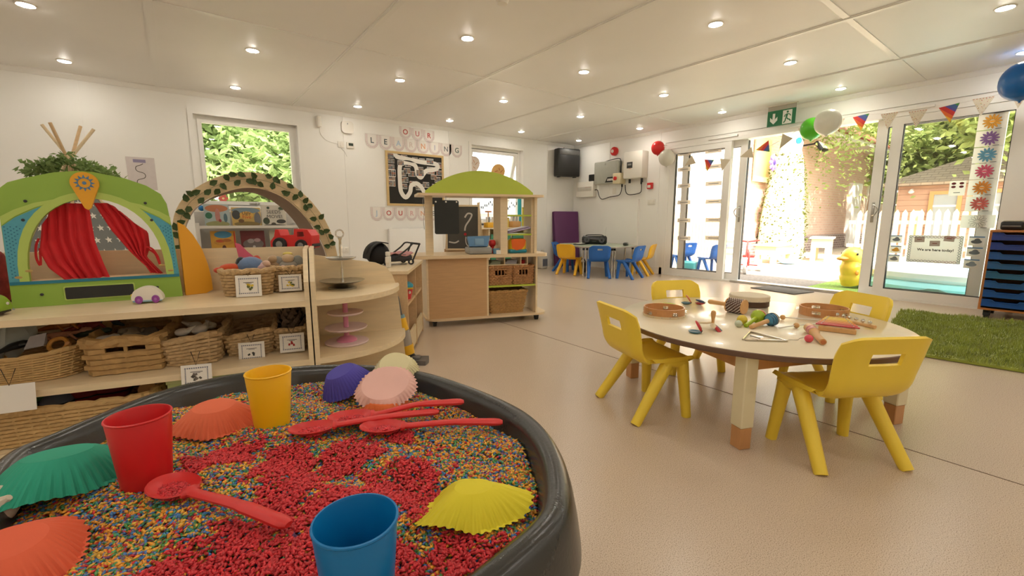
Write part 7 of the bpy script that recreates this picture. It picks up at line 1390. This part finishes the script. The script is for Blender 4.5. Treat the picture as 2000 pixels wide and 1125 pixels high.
# balloons
def balloon(lab, loc, r_, c, alpha=1, seed=0):
    t = thing('balloon', lab, 'balloon', loc, 0, 'party balloons'); m = pm('balloon_%d_%d' % c[:2], c, .3, .03, 4, alpha=alpha); g = G(); g.lathe([(.004, -r_ * 1.16), (r_ * .12, -r_ * 1.08)] + [(r_ * cos(a) ** .9 * (1 if a > 0 else 1 - .0), r_ * 1.05 * sin(a)) for a in [-pi / 2 * .86 + pi * .93 * i / 14 for i in range(14)]] + [(.003, r_ * 1.06)], 28); part('skin', g, m, t); g = G(); g.lathe([(.012, -r_ * 1.2), (.006, -r_ * 1.16), (.009, -r_ * 1.13)], 10); part('knot', g, m, t)
    g = G(); g.tube([(0, 0, -r_ * 1.18), (XD - loc[0] - .01, .02, .10)], .0012, 4); part('string', g, mFl2, t)
balloon('red balloon by the left end of the door frame', (6.44, 4.51, 2.10), .105, (222, 36, 34)); balloon('translucent white balloon just below the red one', (6.46, 4.35, 1.93), .125, (226, 222, 206), .82); balloon('bright green balloon behind a white balloon over the doorway', (6.34, 2.255, 2.035), .125, (86, 190, 36)); balloon('white balloon overlapping the green one over the doorway', (6.12, 2.02, 2.045), .135, (224, 222, 206)); balloon('large blue balloon at the top right corner', (6.15, .55, 2.155), .155, (10, 100, 176))
# triangle bunting over the doors
t = thing('triangle_bunting', 'string of rainbow and beige triangle flags sagging across the doors', 'bunting', (0, 0, 0)); SP = [(4.45, 2.14), (4.13, 1.945), (3.82, 1.84), (3.40, 1.80), (3.09, 1.83), (2.80, 1.90), (2.555, 2.01), (2.384, 2.08), (1.907, 2.135), (1.55, 2.105), (1.29, 2.085), (1.075, 2.09), (.83, 2.115), (.40, 2.17)]
SP3 = spline([(6.45, y, z) for y, z in SP], 5); g = G(); g.tube([(XD - .02, 4.47, 2.16)] + SP3 + [(XD - .02, .36, 2.18)], .003, 5); part('string', g, mFl2, t)
RB = [(70, 140, 70), (70, 100, 150), (96, 80, 150), (206, 60, 56), (226, 110, 50), (232, 180, 60)]
def szat(y):
    for a, b in zip(SP, SP[1:]):
        if b[0] <= y <= a[0]: return a[1] + (b[1] - a[1]) * (a[0] - y) / (a[0] - b[0])
    return 2.15
mBei = pm('flag_beige', (206, 192, 166), .8, .06, 12)
for k, (y, kind, rot) in enumerate(((3.86, 0, -60), (3.61, 1, -8), (3.37, 0, -12), (2.99, 0, -75), (2.78, 1, -80), (2.56, 0, -30), (2.37, 2, 0), (2.03, 2, 0), (1.80, 1, 6), (1.54, 2, 0), (1.30, 2, 0), (1.06, 1, 8), (.82, 2, 0), (.58, 2, 0))):
    w_, h_ = .155, .175; M_ = fr((6.445, y, szat(y)), (0, -1, 0), (0, 0, 1)) @ Matrix.Rotation(radians(rot), 4, 'Z'); mm = mBei if kind == 0 else (pm('flag_rainbow_base', (226, 110, 50), .8) if kind == 1 else pm('flag_cream', (224, 212, 190), .8))
    g = G(); g.prism([(-w_ / 2, 0), (0, -h_), (w_ / 2, 0)], -.001, .001, M=M_); fl_ = part('flag', g, mm, t, smooth=0)
    if kind == 1:
        mid_ = lambda a, b, f_: (a[0] + (b[0] - a[0]) * f_, a[1] + (b[1] - a[1]) * f_); A_, B_, C2 = (w_ / 2, 0), (-w_ / 2, 0), (0, -h_)
        cuts = [0, .16, .36, .46, .66, .82, 1.0]
        # diagonal stripes: slice the triangle by lines from the top right corner to bottom
        for q in range(6):
            f0, f1 = cuts[q], cuts[q + 1]; P0 = mid_(A_, B_, min(1, f0 * 1.55)) if f0 * 1.55 <= 1 else mid_(B_, C2, (f0 * 1.55 - 1) / .55); P1 = mid_(A_, B_, min(1, f1 * 1.55)) if f1 * 1.55 <= 1 else mid_(B_, C2, (f1 * 1.55 - 1) / .55); Q0 = mid_(A_, C2, f0); Q1 = mid_(A_, C2, f1)
            poly = [P0, P1, Q1, Q0] if f0 > 0 else [A_, P1, Q1]
            if f0 * 1.55 < 1 < f1 * 1.55: poly = [P0, B_, P1, Q1, Q0]
            if q == 5: poly = [P0, C2, Q0]
            for zz in ((.001, .0016), (-.0016, -.001)): g = G(); g.prism(poly, zz[0], zz[1], M=M_); part('stripe', g, pm('stripe_%d' % q, RB[q], .8), fl_, smooth=0)
    if kind == 2:
        rr = random.Random(k); g = G()
        for q in range(26):
            v = rr.uniform(.03, .8); x = rr.uniform(-.5, .5) * w_ * (1 - v) * .9; g.lathe([(.0032, .001), (.0032, .0018)], 6, c=(x, -v * h_, 0), M=M_, mi=q % 3)
        for q in range(7): g.lathe([(.004, .001), (.004, .0018)], 6, c=(-w_ * .42 + q * w_ * .14, -.006, 0), M=M_, mi=0)
        part('dot_print', g, [pm('dot_red', (190, 90, 80), .8), pm('dot_yellow', (206, 180, 90), .8), pm('dot_grey', (150, 156, 140), .8)], fl_)
# posters on the right-hand door glass
PX = 6.6665; mPapT = paperT('thin_paper', (244, 238, 228), .62)
def dcard(nm, lab, cat, yc, zc, w, h, group=None): 
    t = thing(nm, lab, cat, M=fr((PX, yc, zc), (0, -1, 0), (0, 0, 1)), group=group); g = G(); g.add([(-w / 2, -h / 2, .0012), (w / 2, -h / 2, .0012), (w / 2, h / 2, .0012), (-w / 2, h / 2, .0012)], [(0, 1, 2, 3)]); part('card', g, mPapT, t, smooth=0); return t
FC = [('yellow', (226, 160, 50)), ('purple', (140, 100, 160)), ('blue', (100, 160, 190)), ('pink', (212, 90, 120)), ('orange', (230, 150, 60)), ('coral red', (214, 110, 100)), ('plain line-drawn', None)]
for k, (nm, c) in enumerate(FC):
    zc = 1.912 - k * .1635 if k < 6 else .912; w_ = .205 if k < 6 else .25; t = dcard('flower_card', 'white card with a %s daisy, %s on the right-hand door' % (nm, ('top of the column', 'second from top', 'third from top', 'fourth from top', 'fifth from top', 'sixth from top', 'lowest of the column')[k]), 'card', .758 if k < 6 else .75, zc, w_, .155 if k < 6 else .135, 'flower cards on the door')
    for q in range(13):
        a = q * 2 * pi / 13; M_ = tr(0, 0, .002 + .0002 * (q % 2), rz=a)
        if c: g = G(); g.lathe([(1, 0), (1, .0004)], 14, M=M_ @ tr(.044, 0, 0) @ Matrix.Diagonal((.028, .0088, 1, 1))); part('petal_print', g, pm('petal_%d_%d' % c[:2], c, .7), t); g = G(); g.tube([(.044 + .026 * cos(b * pi / 8), .0095 * sin(b * pi / 8), .0006) for b in range(16)], .0007, 4, closed=True, M=M_); part('outline_print', g, pm('petal_line%d' % k, tuple(int(v * .6) for v in c), .7), t)
        else: g = G(); g.tube([(.042 + .026 * cos(b * pi / 8), .010 * sin(b * pi / 8), .0002) for b in range(16)], .0012, 4, closed=True, M=M_); part('outline_print', g, pm('line_grey', (120, 112, 104), .7), t)
    g = G(); g.lathe([(1, 0), (1, .0008)], 16, M=tr(0, 0, .0025) @ Matrix.Diagonal((.022, .010, 1, 1))); part('name_print', g, pm('petal_c%d' % k, tuple(min(255, int(v * 1.12)) for v in c), .7) if c else mPaper, t)
    g = G(); g.box((.05, -.074 if k < 6 else -.064, .0018), (.045, .005, .0006)); part('caption_print', g, mInk, t)
t = dcard('notice', 'large white notice reading We are here today! with a star border', 'notice', 1.052, .607, .445, .305)
text('notice_print', 'We are here today!', .037, pm('notice_ink', (84, 76, 70), .7), t, tr(.01, -.008, .0018), .0003, font_bold=.0012)
for k in range(15):
    for s in (-1, 1):
        f_ = k / 14; c = tuple(int(v) for v in np.array((96, 104, 112)) * (1 - f_) + np.array((176, 84, 84)) * f_); mm = pm('star_%d' % k, c, .7)
        for kind in (0, 1):
            if kind and k > 8: continue
            x, y = (-.205 + .41 * f_, s * .135) if not kind else (s * .205, -.11 + .22 * k / 8); r0 = .0145; g = G(); g.tube([((x + r0 * (1 if q % 2 else .62) * cos(q * pi / 5)), (y + r0 * (1 if q % 2 else .62) * sin(q * pi / 5)), .0018) for q in range(10)], .0026, 4, closed=True); part('star_print', g, mm if not kind else pm('star_%d' % (0 if s < 0 else 14), (96, 104, 112), .7), t)
for x, y, r_ in ((-.13, .105, .05), (.0, .065, .03), (.11, .12, -.08)): g = G(); g.box((x, y, .002), (.085, .06, .0012), r_); ph_ = part('photo', g, pm('grey_card', (186, 176, 164), .6), t); g = G(); g.box((x, y, .0028), (.04, .008, .0006), r_); part('photo_print', g, pm('photo_red', (150, 90, 80), .6), ph_)
for k, (y, z, nm, c) in enumerate(((1.383, .71, 'grey plane', (120, 130, 136)), (1.378, .59, 'yellow sun', (226, 170, 60)), (1.383, .485, 'grey cloud', (130, 134, 136)), (.735, .71, 'dark rain cloud', (96, 104, 108)), (.738, .595, 'snow cloud', (112, 124, 130)), (.748, .47, 'pale blue cloud', (140, 156, 166)))):
    w_ = .10 if k < 3 else .115; t = dcard('weather_card', 'small white weather card with a %s, %s the large notice' % (nm, 'left of' if k < 3 else 'right of'), 'card', y, z, w_, w_ * .85, 'weather cards on the door'); g = G(); g.b2((-w_ / 2, w_ * .31, .0015), (w_ / 2, w_ * .425, .0022)); part('heading_print', g, pm('card_blue', (96, 136, 176), .6), t, smooth=0); g = G(); g.lathe([(1, 0), (1, .0006)], 16, M=tr(0, -.008, .0016) @ Matrix.Diagonal((w_ * .36, w_ * .17, 1, 1))); g.lathe([(1, 0), (1, .0006)], 16, M=tr(.005, .004, .0018) @ Matrix.Diagonal((w_ * .2, w_ * .2, 1, 1))); part('picture_print', g, pm('wx_%d_%d' % (k, c[0]), c, .7), t)
t = dcard('ladybird_card', 'white card with four dark red ovals near the flower column', 'card', .94, 1.262, .125, .155)
for x in (-.03, .03):
    for y in (.015, .05): g = G(); g.lathe([(1, 0), (1, .0006)], 14, M=tr(x, y, .0016) @ Matrix.Diagonal((.018, .013, 1, 1))); part('oval_print', g, pm('ladybird_red', (120, 50, 52), .6), t)
g = G(); g.box((0, -.045, .0018), (.05, .006, .0006)); part('caption_print', g, mInk, t)
# paper strips on the left-hand door glass
mStripT = paperT('thin_strip', (236, 228, 218), .6); Ls = [(1.99, 4.17), (1.742, 4.155), (1.48, 4.14), (1.215, 4.125), (.925, 4.105), (.633, 4.085)]; Rs = [(1.975, 3.68), (1.74, 3.66), (1.485, 3.64), (1.212, 3.62), (.93, 3.60), (.652, 3.585)]
for ci, (col_, S_) in enumerate((('left', Ls), ('right', Rs))):
    for k, (z, y) in enumerate(S_):
        t = thing('paper_strip', 'pale printed paper strip on the left door glass, %s column, %s' % (col_, ('top row', 'second row', 'third row', 'fourth row', 'fifth row', 'bottom row')[k]), 'strip', M=fr((PX, y, z), (0, -1, 0), (0, 0, 1)), group='paper strips on the door'); w_ = .235 if ci == 0 else .262
        g = G(); g.add([(-w_ / 2, -.033, .001), (w_ / 2, -.033, .001), (w_ / 2, .033, .001), (-w_ / 2, .033, .001)], [(0, 1, 2, 3)]); part('strip', g, mStripT, t, smooth=0); g = G(); g.box((0, 0, .0018), (w_ * .62, .012, .0006)); part('word_print', g, pm('strip_ink', (150, 146, 140), .7), t)
# flower stickers at the bottom of window 1
for k, (x, z, c) in enumerate(((.52, 1.20, (226, 110, 100)), (.47, 1.27, (240, 190, 120)), (1.20, 1.21, (230, 130, 90)), (1.27, 1.19, (226, 110, 110)), (1.25, 1.26, (240, 200, 110)))):
    t = thing('window_sticker', ('pink', 'yellow', 'orange', 'rose', 'pale yellow')[k] + ' flower sticker at the %s of the arch window' % ('bottom left' if k < 2 else 'bottom right'), 'sticker', M=lw(x, z, -.108), group='flower stickers on the window')
    for q in range(6): a = q * pi / 3; g = G(); g.lathe([(1, 0), (1, .0006)], 10, M=tr(.03 * cos(a), .03 * sin(a), .0004 * (q % 2), rz=a) @ Matrix.Diagonal((.026, .018, 1, 1))); part('petal', g, pm('stick_%d' % k, c, .6), t)
    g = G(); g.lathe([(.014, .001), (.014, .002)], 10); part('centre', g, pm('stick_c', (244, 220, 160), .6), t)
# door mat
g = G(); g.rbox((0, 0, .006), (.42, .60, .011), .004); solo('door_mat', g, pm('grey_mat', (112, 106, 98), .95, .12, 120, .4), 'dark grey ribbed door mat lying inside the open doorway', 'mat', loc=(6.38, 2.44, .0005), rz=radians(-12))
